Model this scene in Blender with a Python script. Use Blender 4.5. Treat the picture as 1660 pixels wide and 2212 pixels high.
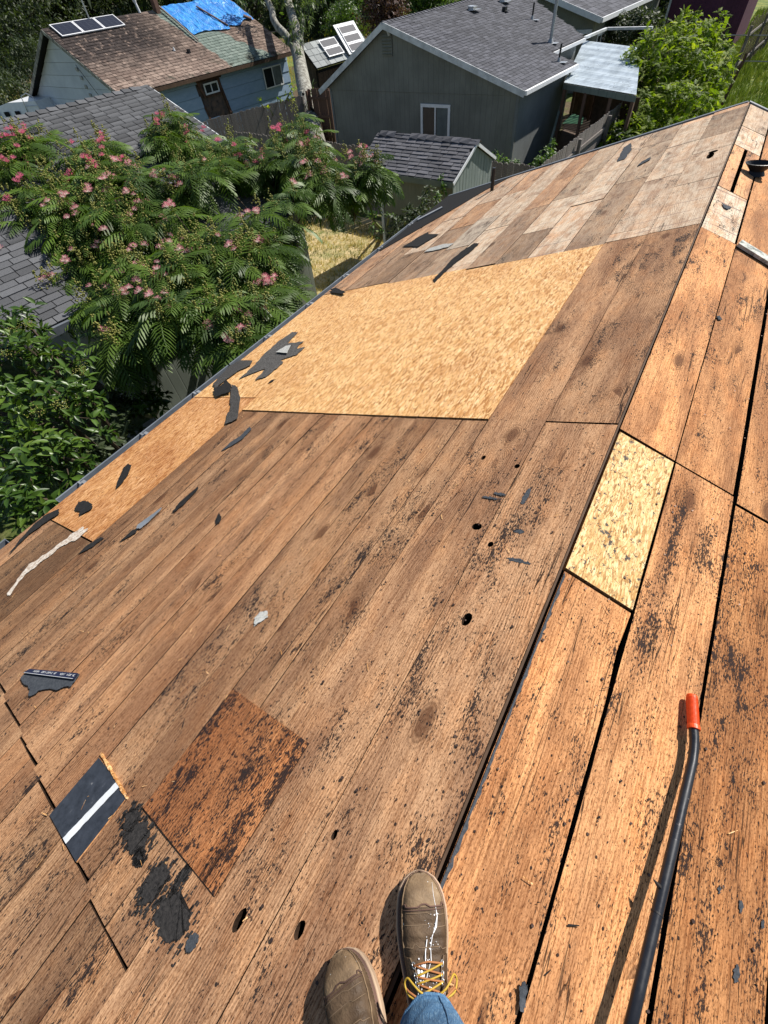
import bpy, bmesh, math, random
import numpy as np
from mathutils import Vector, Matrix, Quaternion, noise

for o in list(bpy.data.objects): bpy.data.objects.remove(o)
SC = bpy.context.scene
COL = SC.collection
RAD = math.radians
random.seed(7); RNG = np.random.RandomState(11)

# ------------------------------------------------------------------ camera
# roof frame: x = across the ridge, y = along the ridge, z = up; the ridge runs through the origin
FPX, CXP, CYP = 921.7, 830.0, 1106.0
def _ray(x, y): return np.array([x-CXP, -(y-CYP), -FPX])
_n = lambda v: v/np.linalg.norm(v)
_Y = _n(_ray(1805, -234)); _Z = -_n(_ray(923, 1808)); _Z = _n(_Z-_Z.dot(_Y)*_Y); _X = np.cross(_Y, _Z)
ROT = np.array([_X, _Y, _Z])
H = 1.35
CAM = np.array([-0.03*H, 0.0, H])
cam_data = bpy.data.cameras.new('camera'); cam = bpy.data.objects.new('camera', cam_data); COL.objects.link(cam)
cam_data.sensor_fit = 'VERTICAL'; cam_data.sensor_height = 24; cam_data.sensor_width = 18
cam_data.lens = FPX/2212*24; cam_data.clip_start = 0.02; cam_data.clip_end = 2000
M4 = Matrix([list(ROT[0])+[CAM[0]], list(ROT[1])+[CAM[1]], list(ROT[2])+[CAM[2]], [0, 0, 0, 1]])
cam.matrix_world = M4
SC.camera = cam
SC.render.resolution_x = 768; SC.render.resolution_y = 1024

# ------------------------------------------------------------------ light
SUN_AZ, SUN_EL = 21.0, 46.0       # azimuth from +y towards +x
w = bpy.data.worlds.new('World'); SC.world = w; w.use_nodes = True
wn = w.node_tree; wn.nodes.clear()
sky = wn.nodes.new('ShaderNodeTexSky'); sky.sky_type = 'NISHITA'; sky.sun_disc = False
sky.sun_elevation = RAD(SUN_EL); sky.sun_rotation = RAD(SUN_AZ); sky.air_density = 1.0; sky.dust_density = 0.6
bg = wn.nodes.new('ShaderNodeBackground'); bg.inputs[1].default_value = 0.065
wo = wn.nodes.new('ShaderNodeOutputWorld')
wn.links.new(sky.outputs[0], bg.inputs[0]); wn.links.new(bg.outputs[0], wo.inputs[0])
sd = bpy.data.lights.new('sun', 'SUN'); sd.energy = 4.8; sd.angle = RAD(0.53); sd.color = (1.0, 0.95, 0.87)
sun = bpy.data.objects.new('sun', sd); COL.objects.link(sun)
sdir = Vector((math.sin(RAD(SUN_AZ))*math.cos(RAD(SUN_EL)), math.cos(RAD(SUN_AZ))*math.cos(RAD(SUN_EL)), math.sin(RAD(SUN_EL))))
sun.rotation_euler = sdir.to_track_quat('Z', 'Y').to_euler(); sun.location = (5, 10, 20)
SC.view_settings.view_transform = 'Standard'; SC.view_settings.look = 'None'
SC.view_settings.exposure = 0.55; SC.view_settings.gamma = 1; SC.view_settings.use_curve_mapping = False

# ------------------------------------------------------------------ projection helpers (measure points of the place)
PIT = RAD(18.0); CP, SP = math.cos(PIT), math.sin(PIT); T = SP/CP
def W(x, y): return ROT@_n(_ray(x, y))
def pt(x, y, Z):
    return CAM+ROT@(np.array([(x-CXP)/FPX, -(y-CYP)/FPX, -1.0])*Z)
def onZ(x, y, z):
    r = W(x, y); return CAM+r*((z-CAM[2])/r[2])
def onV(x, y, p0, nr):
    r = W(x, y); return CAM+r*(np.dot(nr, np.array(p0)-CAM)/np.dot(nr, r))
def uvL(x, y):
    r = W(x, y); t = (T*CAM[0]-CAM[2])/(r[2]-T*r[0]); p = CAM+t*r; return p[0]/CP, p[1]
def uvR(x, y):
    r = W(x, y); t = (-T*CAM[0]-CAM[2])/(r[2]+T*r[0]); p = CAM+t*r; return p[0]/CP, p[1]
ML = Matrix(((CP, 0, -SP, 0), (0, 1, 0, 0), (SP, 0, CP, 0), (0, 0, 0, 1)))
MR = Matrix(((CP, 0, SP, 0), (0, 1, 0, 0), (-SP, 0, CP, 0), (0, 0, 0, 1)))
I4 = Matrix.Identity(4)

# ------------------------------------------------------------------ node material helpers
class NT:
    def __init__(s, name):
        s.m = bpy.data.materials.new(name); s.m.use_nodes = True; s.t = s.m.node_tree
        s.t.nodes.clear(); s.out = s.n('ShaderNodeOutputMaterial')
    def n(s, ty, **kw):
        nd = s.t.nodes.new(ty)
        for k, v in kw.items(): setattr(nd, k, v)
        return nd
    def l(s, a, b): s.t.links.new(a, b)
    def put(s, sock, v):
        if isinstance(v, bpy.types.NodeSocket): s.l(v, sock)
        elif v is not None:
            if hasattr(sock.default_value, '__len__') and not hasattr(v, '__len__'): v = [v]*len(sock.default_value)
            if hasattr(v, '__len__') and len(sock.default_value) == 4 and len(v) == 3: v = (*v, 1)
            sock.default_value = v
    def math(s, op, a, b=None, c=None, clamp=False):
        nd = s.n('ShaderNodeMath', operation=op, use_clamp=clamp)
        s.put(nd.inputs[0], a)
        if b is not None: s.put(nd.inputs[1], b)
        if c is not None: s.put(nd.inputs[2], c)
        return nd.outputs[0]
    def vmath(s, op, a, b=None):
        nd = s.n('ShaderNodeVectorMath', operation=op); s.put(nd.inputs[0], a)
        if b is not None: s.put(nd.inputs[1], b)
        return nd.outputs[1] if op in ('LENGTH', 'DOT_PRODUCT', 'DISTANCE') else nd.outputs[0]
    def noise(s, v, scale=1, detail=3, rough=0.55, dist=0, col=False):
        nd = s.n('ShaderNodeTexNoise'); s.l(v, nd.inputs['Vector']); nd.inputs['Scale'].default_value = scale
        nd.inputs['Detail'].default_value = detail; nd.inputs['Roughness'].default_value = rough
        nd.inputs['Distortion'].default_value = dist
        return nd.outputs[1] if col else nd.outputs[0]
    def voro(s, v, scale=1, feature='F1', out=0, rand=1.0):
        nd = s.n('ShaderNodeTexVoronoi', feature=feature, voronoi_dimensions='2D'); s.l(v, nd.inputs['Vector'])
        nd.inputs['Scale'].default_value = scale; nd.inputs['Randomness'].default_value = rand
        return nd.outputs[out]
    def ss(s, v, a, b, lo=0.0, hi=1.0):
        nd = s.n('ShaderNodeMapRange', interpolation_type='SMOOTHSTEP'); s.put(nd.inputs[0], v)
        for i, x in enumerate((a, b, lo, hi)): s.put(nd.inputs[i+1], x)
        return nd.outputs[0]
    def mix(s, f, a, b, mode='MIX'):
        nd = s.n('ShaderNodeMix', data_type='RGBA', blend_type=mode)
        s.put(nd.inputs[0], f); s.put(nd.inputs[6], a); s.put(nd.inputs[7], b); return nd.outputs[2]
    def ramp(s, f, stops):
        nd = s.n('ShaderNodeValToRGB'); s.put(nd.inputs[0], f); e = nd.color_ramp.elements
        while len(e) < len(stops): e.new(0.5)
        for el, (p, c) in zip(e, stops): el.position = p; el.color = (*c, 1) if len(c) == 3 else c
        return nd.outputs[0]
    def obj(s): return s.n('ShaderNodeTexCoord').outputs['Object']
    def rnd(s):
        a = s.n('ShaderNodeAttribute', attribute_type='GEOMETRY', attribute_name='rnd').outputs['Fac']
        r = s.n('ShaderNodeObjectInfo').outputs['Random']
        return s.math('FRACT', s.math('ADD', a, r))
    def attr(s, name): return s.n('ShaderNodeAttribute', attribute_type='OBJECT', attribute_name=name).outputs['Fac']
    def bump(s, h, strength=0.5, dist=0.01):
        b = s.n('ShaderNodeBump'); b.inputs['Strength'].default_value = strength; b.inputs['Distance'].default_value = dist
        s.l(h, b.inputs['Height']); return b.outputs[0]
    def bsdf(s, col, rough=0.7, metal=0.0, spec=0.3, normal=None, **kw):
        p = s.n('ShaderNodeBsdfPrincipled'); s.put(p.inputs['Base Color'], col); s.put(p.inputs['Roughness'], rough)
        s.put(p.inputs['Metallic'], metal); s.put(p.inputs['Specular IOR Level'], spec)
        if normal is not None: s.l(normal, p.inputs['Normal'])
        for k, v in kw.items(): s.put(p.inputs[k], v)
        s.l(p.outputs[0], s.out.inputs[0]); return p
    def scale(s, v, sc, off=(0, 0, 0)):
        m = s.n('ShaderNodeMapping'); s.l(v, m.inputs[0]); m.inputs['Scale'].default_value = sc
        m.inputs['Location'].default_value = off; return m.outputs[0]

def simple(name, col, rough=0.6, metal=0.0, spec=0.4, var=0.15, vscale=6, bumps=0.1, bscale=60, stretch=(1, 1, 1)):
    t = NT(name); P = t.scale(t.obj(), stretch)
    n1 = t.noise(P, vscale, 4); n2 = t.noise(P, bscale, 3)
    f = t.ss(n1, 0.3, 0.7, 1-var, 1+var); c = t.vmath('SCALE', (*col,)) if 0 else None
    r = t.rnd(); f2 = t.math('MULTIPLY_ADD', r, var, 1-var/2)
    g = t.math('MULTIPLY', f, f2)
    colr = t.mix(1.0, (*col, 1), t.n('ShaderNodeCombineColor').outputs[0], 'MULTIPLY')
    cc = [n for n in t.t.nodes if n.bl_idname == 'ShaderNodeCombineColor'][-1]
    for i in range(3): t.l(g, cc.inputs[i])
    t.bsdf(colr, rough, metal, spec, t.bump(n2, bumps, 0.01)); return t.m

def mat_wood():
    """weathered board: colour from the object's own colour; 'tar' = tar residue, 'pale' = dried pale surface"""
    t = NT('weathered_wood'); P = t.obj(); oi = t.n('ShaderNodeObjectInfo')
    tint = t.mix(1.0, oi.outputs['Color'], (1.07, 1.10, 1.20, 1), 'MULTIPLY'); rn = oi.outputs['Random']
    off = t.n('ShaderNodeCombineXYZ'); t.l(t.math('MULTIPLY', rn, 37.0), off.inputs[0]); t.l(t.math('MULTIPLY', rn, 91.0), off.inputs[1])
    Q = t.vmath('ADD', P, off.outputs[0])
    # knots
    kv = t.scale(Q, (2.6, 1.1, 0.0))
    kd = t.voro(kv, 1.0, 'F1', 0); kcol = t.n('ShaderNodeSeparateColor')
    kn = t.n('ShaderNodeTexVoronoi', voronoi_dimensions='2D'); t.l(kv, kn.inputs['Vector']); t.l(kn.outputs[1], kcol.inputs[0])
    pick = t.ss(kcol.outputs[0], 0.35, 0.4)
    kk = t.math('MULTIPLY', t.math('MULTIPLY', t.math('EXPONENT', t.math('MULTIPLY', t.math('MULTIPLY', kd, kd), -70.0)), pick), 1.0)
    warp = t.noise(t.scale(Q, (5.0, 0.9, 1)), 1.0, 2, 0.5)
    sep = t.n('ShaderNodeSeparateXYZ'); t.l(Q, sep.inputs[0])
    g = t.math('ADD', t.math('ADD', sep.outputs[0], t.math('MULTIPLY', warp, 0.16)), t.math('MULTIPLY', kk, 0.13))
    gr = t.math('SINE', t.math('MULTIPLY', g, 620.0))
    gr = t.math('MULTIPLY_ADD', gr, 0.5, 0.5)
    grm = t.noise(t.scale(Q, (6, 1.5, 1)), 1.0, 2)
    gr = t.math('MULTIPLY', gr, t.ss(grm, 0.38, 0.62, 0.15, 1.0))
    fib = t.noise(t.scale(Q, (230, 14, 1)), 1.0, 3, 0.7)
    fib2 = t.noise(t.scale(Q, (90, 2.5, 1)), 1.0, 3, 0.6)
    stain = t.noise(t.scale(Q, (5.5, 0.9, 1)), 1.0, 5, 0.62, 0.4)
    blot = t.noise(t.scale(Q, (9, 4.0, 1)), 1.0, 5, 0.65)
    # colour
    c = t.mix(t.ss(stain, 0.38, 0.62), t.mix(1.0, tint, (1.12, 1.08, 1.0, 1), 'MULTIPLY'), t.mix(1.0, tint, (0.66, 0.60, 0.57, 1), 'MULTIPLY'))
    c = t.mix(t.ss(blot, 0.44, 0.72, 0, 0.6), c, t.mix(1.0, c, (1.22, 1.08, 0.92, 1), 'MULTIPLY'))
    c = t.mix(t.math('MULTIPLY', gr, 0.36), c, t.mix(1.0, c, (0.42, 0.30, 0.22, 1), 'MULTIPLY'))
    pit_ = t.noise(t.scale(Q, (330, 80, 1)), 1.0, 2, 0.6)
    c = t.mix(t.ss(pit_, 0.56, 0.66, 0, 0.75), c, t.mix(1.0, c, (0.28, 0.19, 0.14, 1), 'MULTIPLY'))
    spk = t.noise(t.scale(Q, (210, 120, 1)), 1.0, 2, 0.75)
    c = t.mix(t.ss(spk, 0.50, 0.68, 0, 0.55), c, t.mix(1.0, c, (0.35, 0.25, 0.18, 1), 'MULTIPLY')); c = t.mix(t.ss(spk, 0.46, 0.32, 0, 0.5), c, t.mix(1.0, c, (1.35, 1.32, 1.22, 1), 'MULTIPLY'))
    c = t.mix(t.ss(fib, 0.42, 0.72, 0, 0.85), c, t.mix(1.0, c, (0.36, 0.26, 0.19, 1), 'MULTIPLY'))
    c = t.mix(t.ss(fib2, 0.54, 0.74, 0, 0.6), c, t.mix(1.0, c, (0.50, 0.36, 0.27, 1), 'MULTIPLY'))
    # pale dried boards
    pale = t.attr('pale')
    pn = t.noise(t.scale(Q, (14, 5, 1)), 1.0, 6, 0.7)
    scr = t.noise(t.scale(Q, (7, 60, 1)), 1.0, 3, 0.6, 1.5)
    pmask = t.math('MULTIPLY', pale, t.ss(t.math('ADD', pn, t.math('MULTIPLY', scr, 0.25)), 0.52, 0.74, 1.0, 0.35))
    pc = t.mix(t.ss(fib2, 0.42, 0.72), (0.74, 0.63, 0.48, 1), (0.46, 0.37, 0.28, 1))
    pc = t.mix(t.ss(pit_, 0.54, 0.64, 0, 0.7), pc, (0.25, 0.18, 0.14, 1))
    c = t.mix(pmask, c, pc)
    sq = t.n('ShaderNodeSeparateXYZ'); t.l(P, sq.inputs[0])
    yy = t.math('ADD', t.math('ADD', sq.outputs[1], t.math('MULTIPLY', sq.outputs[0], -0.10)), t.math('MULTIPLY', t.noise(t.scale(P, (4, 1, 1)), 1.0, 2), 0.06))
    ln = t.ss(t.math('ABSOLUTE', t.math('SUBTRACT', t.math('FRACT', t.math('MULTIPLY', yy, 4.4)), 0.5)), 0.02, 0.05, 1, 0)
    ln = t.math('MULTIPLY', t.math('MULTIPLY', ln, pale), t.ss(t.noise(t.scale(P, (2.2, 1.6, 1)), 1.0, 2), 0.46, 0.56, 0.08, 0.8))
    c = t.mix(ln, c, (0.20, 0.13, 0.115, 1))
    scr2 = t.noise(t.scale(P, (10, 80, 1)), 1.0, 4, 0.7, 2.0)
    c = t.mix(t.math('MULTIPLY', pale, t.ss(scr2, 0.60, 0.68, 0, 0.6)), c, (0.22, 0.15, 0.13, 1))
    # knot centre
    kc = t.ss(kk, 0.62, 0.93)
    kring = t.math('MULTIPLY', t.math('MULTIPLY_ADD', t.math('SINE', t.math('MULTIPLY', kd, 300.0)), 0.5, 0.5), t.ss(kk, 0.35, 0.7, 0, 0.55))
    kc = t.math('MULTIPLY', kc, t.math('SUBTRACT', 1.0, pale)); kring = t.math('MULTIPLY', kring, t.math('SUBTRACT', 1.0, pale))
    c = t.mix(t.math('MULTIPLY', kc, 0.75), c, (0.09, 0.035, 0.018, 1)); c = t.mix(kring, c, (0.10, 0.045, 0.022, 1))
    # cracks
    cr = t.noise(t.scale(Q, (17, 0.55, 1)), 1.0, 3, 0.5, 0.2)
    crack = t.math('MULTIPLY', t.ss(t.math('ABSOLUTE', t.math('SUBTRACT', cr, 0.5)), 0.002, 0.007, 1, 0), t.ss(t.noise(t.scale(Q, (3, 1.3, 1)), 1.0, 1), 0.52, 0.6))
    c = t.mix(t.math('MULTIPLY', crack, 0.85), c, (0.02, 0.012, 0.01, 1))
    # tar dashes and specks
    tar = t.attr('tar')
    big = t.noise(t.scale(Q, (4.2, 1.2, 1)), 1.0, 4, 0.6)
    dash = t.noise(t.scale(Q, (210, 62, 1)), 1.0, 3, 0.65)
    dash2 = t.noise(t.scale(Q, (48, 17, 1)), 1.0, 6, 0.8)
    mid = t.noise(t.scale(Q, (16, 5, 1)), 1.0, 3, 0.6)
    thr = t.math('SUBTRACT', t.math('MULTIPLY_ADD', t.ss(big, 0.40, 0.70), -0.12, 0.690), t.math('MULTIPLY', tar, 0.062))
    s1 = t.ss(t.math('SUBTRACT', dash, t.math('ADD', thr, t.ss(mid, 0.42, 0.62, 0.035, -0.05))), 0.0, 0.02); s2 = t.ss(t.math('SUBTRACT', dash2, t.math('ADD', thr, t.ss(mid, 0.44, 0.62, 0.085, -0.035))), 0.0, 0.02)
    vd = t.voro(t.scale(Q, (22, 17, 0.0)), 1.0); vn = t.n('ShaderNodeTexVoronoi', voronoi_dimensions='2D'); t.l(t.scale(Q, (22, 17, 0.0)), vn.inputs['Vector'])
    vs = t.n('ShaderNodeSeparateColor'); t.l(vn.outputs[1], vs.inputs[0])
    dots = t.math('MULTIPLY', t.ss(vd, 0.055, 0.085, 1, 0), t.math('GREATER_THAN', t.math('ADD', vs.outputs[1], t.math('MULTIPLY', tar, 0.12)), 0.80))
    vb = t.n('ShaderNodeTexVoronoi', voronoi_dimensions='2D'); t.l(t.scale(Q, (9, 6, 0.0)), vb.inputs['Vector']); vbs = t.n('ShaderNodeSeparateColor'); t.l(vb.outputs[1], vbs.inputs[0])
    dots2 = t.math('MULTIPLY', t.ss(t.math('ADD', vb.outputs[0], t.math('MULTIPLY', dash2, 0.1)), 0.09, 0.115, 1, 0), t.math('GREATER_THAN', vbs.outputs[1], 0.80))
    tm = t.math('MAXIMUM', t.math('MAXIMUM', s1, s2), t.math('MAXIMUM', dots, dots2))
    tm = t.math('MULTIPLY', tm, t.math('MINIMUM', t.math('MULTIPLY', tar, 3.0), 1.0))
    c = t.mix(t.math('MULTIPLY', tm, 0.93), c, (0.012, 0.012, 0.015, 1))
    hgt = t.math('ADD', t.math('ADD', t.math('MULTIPLY', fib, 0.55), t.math('MULTIPLY', gr, -0.35)), t.math('MULTIPLY', tm, 0.7))
    hgt = t.math('SUBTRACT', hgt, t.math('MULTIPLY', crack, 2.0))
    hgt = t.math('ADD', hgt, t.math('MULTIPLY', blot, 1.0))
    t.bsdf(c, 0.8, 0, 0.12, t.bump(hgt, 0.75, 0.0035)); return t.m

def mat_osb(name, base, fine=1.0, tar=False, dirty=0.0):
    t = NT(name); P = t.obj()
    wv = t.noise(P, 5*fine, 2, col=True)
    Pw = t.vmath('ADD', P, t.vmath('SCALE', wv)); 
    sc = [n for n in t.t.nodes if n.bl_idname == 'ShaderNodeVectorMath' and n.operation == 'SCALE'][-1]; sc.inputs['Scale'].default_value = 0.05
    av = None; edge = None
    for i, (ang, s, thr_) in enumerate(((0.05, 1.0, -1), (-0.55, 1.25, .5), (0.6, 1.1, .5), (1.35, 1.3, .72), (-0.15, .8, .6), (0.3, .7, .72))):
        m = t.n('ShaderNodeMapping'); t.l(Pw, m.inputs[0]); m.inputs['Rotation'].default_value = (0, 0, ang)
        m.inputs['Scale'].default_value = (38*s*fine, 9.0*s*fine, 1); m.inputs['Location'].default_value = (i*7.3, i*3.1, 0)
        v = t.n('ShaderNodeTexVoronoi', voronoi_dimensions='2D'); t.l(m.outputs[0], v.inputs['Vector']); sp = t.n('ShaderNodeSeparateColor'); t.l(v.outputs[1], sp.inputs[0])
        e = t.ss(v.outputs[0], 0.40, 0.66)
        if av is None: av, edge = sp.outputs[0], e
        else:
            k = t.math('MULTIPLY', t.math('GREATER_THAN', sp.outputs[1], thr_), t.math('LESS_THAN', v.outputs[0], .60))
            av = t.math('ADD', t.math('MULTIPLY', k, sp.outputs[0]), t.math('MULTIPLY', t.math('SUBTRACT', 1.0, k), av))
            edge = t.math('ADD', t.math('MULTIPLY', k, e), t.math('MULTIPLY', t.math('SUBTRACT', 1.0, k), edge))
    a = av; b = base
    c = t.ramp(a, [(0.0, (b[0]*0.36, b[1]*0.24, b[2]*0.14)), (0.12, (b[0]*0.62, b[1]*0.48, b[2]*0.34)), (0.3, (b[0]*0.92, b[1]*0.86, b[2]*0.78)), (0.6, b), (0.85, (min(.95, b[0]*1.15), b[1]*1.22, b[2]*1.45)), (1, (b[0]*0.80, b[1]*0.68, b[2]*0.52))])
    c = t.mix(t.math('MULTIPLY', edge, 0.85), c, (b[0]*0.36, b[1]*0.24, b[2]*0.13, 1))
    lo_ = t.noise(t.scale(P, (9, 5, 1)), 1.0, 5, 0.7); c = t.mix(t.ss(lo_, 0.42, 0.7, 0, 0.55), c, (b[0]*0.62, b[1]*0.46, b[2]*0.30, 1))
    fz = t.noise(t.scale(P, (70, 24, 1)), 1.0, 4, 0.7); c = t.mix(t.ss(fz, 0.52, 0.66, 0, 0.65), c, (b[0]*0.36, b[1]*0.23, b[2]*0.13, 1))
    st = t.noise(t.scale(P, (1.6, 1.6, 1)), 1.0, 5, 0.6); c = t.mix(t.ss(st, 0.48-dirty*0.2, 0.75, 0, 0.25+dirty*0.5), c, t.mix(1.0, c, (0.55, 0.38, 0.28, 1), 'MULTIPLY'))
    if tar:
        n = t.noise(t.scale(P, (40, 36, 1)), 1.0, 5, 0.7); m2 = t.noise(P, 5, 3)
        c = t.mix(t.ss(t.math('ADD', n, t.math('MULTIPLY', m2, 0.3)), 0.735, 0.765, 0, 0.92), c, (0.03, 0.03, 0.035, 1))
    h = t.math('ADD', a, t.math('MULTIPLY', edge, -0.7))
    t.bsdf(c, 0.7, 0, 0.3, t.bump(h, 0.5, 0.0025)); return t.m

def mat_shingle(name, base, patchy=None, rough=0.9):
    t = NT(name); P = t.obj(); r = t.rnd(); r2 = t.math('FRACT', t.math('MULTIPLY', r, 7.13))
    g = t.noise(P, 160, 2, 0.7); l = t.noise(P, 0.9, 4, 0.6)
    c = t.mix(r, tuple(x*0.72 for x in base)+(1,), tuple(x*1.3 for x in base)+(1,))
    c = t.mix(t.ss(g, 0.3, 0.7, 0, 1.0), t.mix(1.0, c, (0.62, 0.62, 0.63, 1), 'MULTIPLY'), t.mix(1.0, c, (1.3, 1.29, 1.28, 1), 'MULTIPLY'))
    if patchy:
        k, thr = patchy
        c = t.mix(t.math('MULTIPLY', t.ss(l, thr, thr+0.06), t.math('GREATER_THAN', r2, 0.35)), c, (*k, 1))
    t.bsdf(c, rough, 0, 0.2, t.bump(g, 0.5, 0.004)); return t.m

def mat_blue_roof():
    t = NT('old_brown_shingle'); P = t.obj(); r = t.rnd()
    t.obj()
    sep = t.n('ShaderNodeSeparateXYZ'); t.l(P, sep.inputs[0])   # local: x up the slope (0 eave), y along the eave
    l = t.noise(P, 1.0, 5, 0.65); l2 = t.noise(P, 3.5, 5, 0.7); g = t.noise(P, 60, 2, 0.7)
    base = t.mix(r, (0.16, 0.115, 0.095, 1), (0.33, 0.25, 0.205, 1)); base = t.mix(t.ss(t.noise(P, 2.2, 6, 0.75), 0.48, 0.62, 0, .75), base, (0.09, 0.07, 0.06, 1))
    # bare black felt where the upper left has lost its granules
    up = t.ss(sep.outputs[0], 0.6, 3.0); le = t.ss(sep.outputs[1], 6.6, 3.6)
    blk = t.math('MULTIPLY', t.math('MULTIPLY', up, le), t.ss(l2, 0.36, 0.46))
    c = t.mix(t.math('MULTIPLY', blk, 0.92), base, (0.035, 0.03, 0.03, 1))
    # green-grey replacement band
    yb = t.math('SUBTRACT', sep.outputs[1], t.math('MULTIPLY_ADD', sep.outputs[0], -0.38, 7.75))
    hw_ = t.math('MULTIPLY_ADD', sep.outputs[0], -0.24, 1.45); hw_ = t.math('ADD', hw_, t.math('MULTIPLY', t.math('SUBTRACT', t.noise(P, 1.6, 2), 0.5), 1.0))
    band = t.ss(t.math('SUBTRACT', t.math('ABSOLUTE', yb), t.math('MAXIMUM', hw_, 0.3)), -0.03, 0.05, 1, 0)
    band = t.math('MULTIPLY', band, 1.0)
    gc = t.mix(r, (0.16, 0.20, 0.175, 1), (0.24, 0.285, 0.25, 1)); c = t.mix(band, c, gc)
    c = t.mix(t.math('MULTIPLY', t.ss(l, 0.52, 0.62), t.ss(sep.outputs[0], 1.2, 0.0)), c, (0.06, 0.06, 0.045, 1))
    c = t.mix(t.ss(g, 0.3, 0.7), t.mix(1.0, c, (0.75, 0.75, 0.75, 1), 'MULTIPLY'), t.mix(1.0, c, (1.25, 1.25, 1.25, 1), 'MULTIPLY'))
    t.bsdf(c, 0.95, 0, 0.1, t.bump(t.math('ADD', g, t.math('MULTIPLY', l2, 2.0)), 0.6, 0.01)); return t.m

def mat_siding(name, base, pitch=0.1, lap=False, axis=0, vert=True, dirt=0.15):
    t = NT(name); P = t.obj(); sep = t.n('ShaderNodeSeparateXYZ'); t.l(P, sep.inputs[0])
    c = t.mix(t.ss(t.noise(P, 1.3, 4), 0.3, 0.7), tuple(x*(1-dirt) for x in base)+(1,), tuple(x*(1+dirt) for x in base)+(1,))
    wg = t.noise(t.scale(P, (40, 40, 4)), 1.0, 4, 0.7)
    c = t.mix(t.ss(wg, 0.4, 0.7, 0, 0.25), c, tuple(x*0.6 for x in base)+(1,))
    h = t.math('MULTIPLY', wg, 0.3)
    if vert:
        f = t.math('FRACT', t.math('DIVIDE', sep.outputs[axis], pitch)); gro = t.ss(t.math('ABSOLUTE', t.math('SUBTRACT', f, 0.5)), 0.03, 0.06, 1, 0)
        h = t.math('SUBTRACT', h, t.math('MULTIPLY', gro, 0.8)); c = t.mix(t.math('MULTIPLY', gro, 0.30), c, tuple(x*0.35 for x in base)+(1,))
    t.bsdf(c, 0.75, 0, 0.3, t.bump(h, 0.6, 0.006)); return t.m

def mat_leaf(name, dark, light, trans=0.35, rough=0.45, yellow=None, spec=0.4):
    t = NT(name); r = t.rnd(); P = t.n('ShaderNodeNewGeometry').outputs['Position']
    l = t.noise(P, 1.7, 3); f = t.math('MULTIPLY_ADD', r, 0.6, t.math('MULTIPLY', l, 0.5), clamp=True)
    st = [(0.15, dark), (0.75, light)]
    if yellow: st.append((0.97, yellow))
    c = t.ramp(f, st)
    p = t.bsdf(c, rough, 0, spec)
    tr = t.n('ShaderNodeBsdfTranslucent'); c2 = t.mix(1.0, c, (1.5, 1.6, 0.6, 1), 'MULTIPLY'); t.l(c2, tr.inputs[0])
    mx = t.n('ShaderNodeMixShader'); mx.inputs[0].default_value = trans
    t.l(p.outputs[0], mx.inputs[1]); t.l(tr.outputs[0], mx.inputs[2]); t.l(mx.outputs[0], t.out.inputs[0]); return t.m

def mat_ramp(name, scale, stops, rough=0.8, stretch=(1, 1, 1), bumps=0.3, bd=0.01, detail=5, spec=0.3, metal=0, **kw):
    t = NT(name); P = t.scale(t.obj(), stretch); n = t.noise(P, scale, detail, 0.65)
    r = t.rnd(); f = t.math('MULTIPLY_ADD', r, 0.12, t.math('SUBTRACT', n, 0.06))
    t.bsdf(t.ramp(f, stops), rough, metal, spec, t.bump(n, bumps, bd), **kw); return t.m

M = {}
M['wood'] = mat_wood()
M['osb'] = mat_osb('osb_new', (0.84, 0.525, 0.235), 0.52, dirty=0.25)
M['osb_low'] = mat_osb('osb_stained', (0.76, 0.43, 0.185), 0.55, dirty=1.0)
M['osb_tar'] = mat_osb('osb_patch', (0.78, 0.55, 0.25), 0.8, tar=True)
M['tar'] = mat_ramp('tar_residue', 90, [(0.3, (0.012, 0.012, 0.013)), (0.7, (0.05, 0.046, 0.044))], 0.85, spec=0.1, bumps=0.8, bd=0.004)
M['felt'] = mat_ramp('roofing_felt', 90, [(0.3, (0.012, 0.012, 0.013)), (0.7, (0.034, 0.033, 0.033))], 0.9, bumps=0.6, bd=0.004, spec=0.08)
M['felt_blue'] = mat_ramp('felt_weathered', 120, [(0.3, (0.03, 0.035, 0.043)), (0.7, (0.085, 0.093, 0.105))], 0.9, spec=0.1, bumps=0.6, bd=0.003)
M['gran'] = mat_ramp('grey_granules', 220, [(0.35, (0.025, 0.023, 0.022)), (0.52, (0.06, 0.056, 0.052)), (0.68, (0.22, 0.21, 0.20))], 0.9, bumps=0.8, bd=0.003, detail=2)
M['gran_pale'] = mat_ramp('pale_granules', 160, [(0.35, (0.20, 0.20, 0.19)), (0.6, (0.5, 0.5, 0.47))], 0.9, bumps=0.6, bd=0.003)
M['shiny'] = mat_ramp('panel_coating', 34, [(0.3, (0.018, 0.021, 0.028)), (0.66, (0.042, 0.048, 0.062)), (0.74, (0.16, 0.16, 0.17))], 0.42, bumps=0.2, bd=.003, spec=0.4, detail=8)
M['tape'] = simple('dark_blue_tape', (0.012, 0.014, 0.045), 0.35)
M['white'] = simple('white_paint', (0.74, 0.75, 0.77), 0.55, var=0.06)
M['white_d'] = simple('dirty_white_paint', (0.60, 0.62, 0.64), 0.6, var=0.2, vscale=4)
M['plaster'] = mat_ramp('white_residue', 45, [(0.35, (0.22, 0.14, 0.09)), (0.5, (0.50, 0.42, 0.34)), (0.7, (0.72, 0.68, 0.62))], 0.9)
M['gutter'] = mat_ramp('gutter_paint', 3, [(0.3, (0.10, 0.115, 0.135)), (0.7, (0.19, 0.21, 0.24))], 0.55, bumps=0.1)
M['alu'] = simple('bare_metal', (0.55, 0.56, 0.57), 0.35, 0.8)
M['alu_d'] = simple('dull_metal', (0.34, 0.35, 0.36), 0.5, 0.5)
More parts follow.
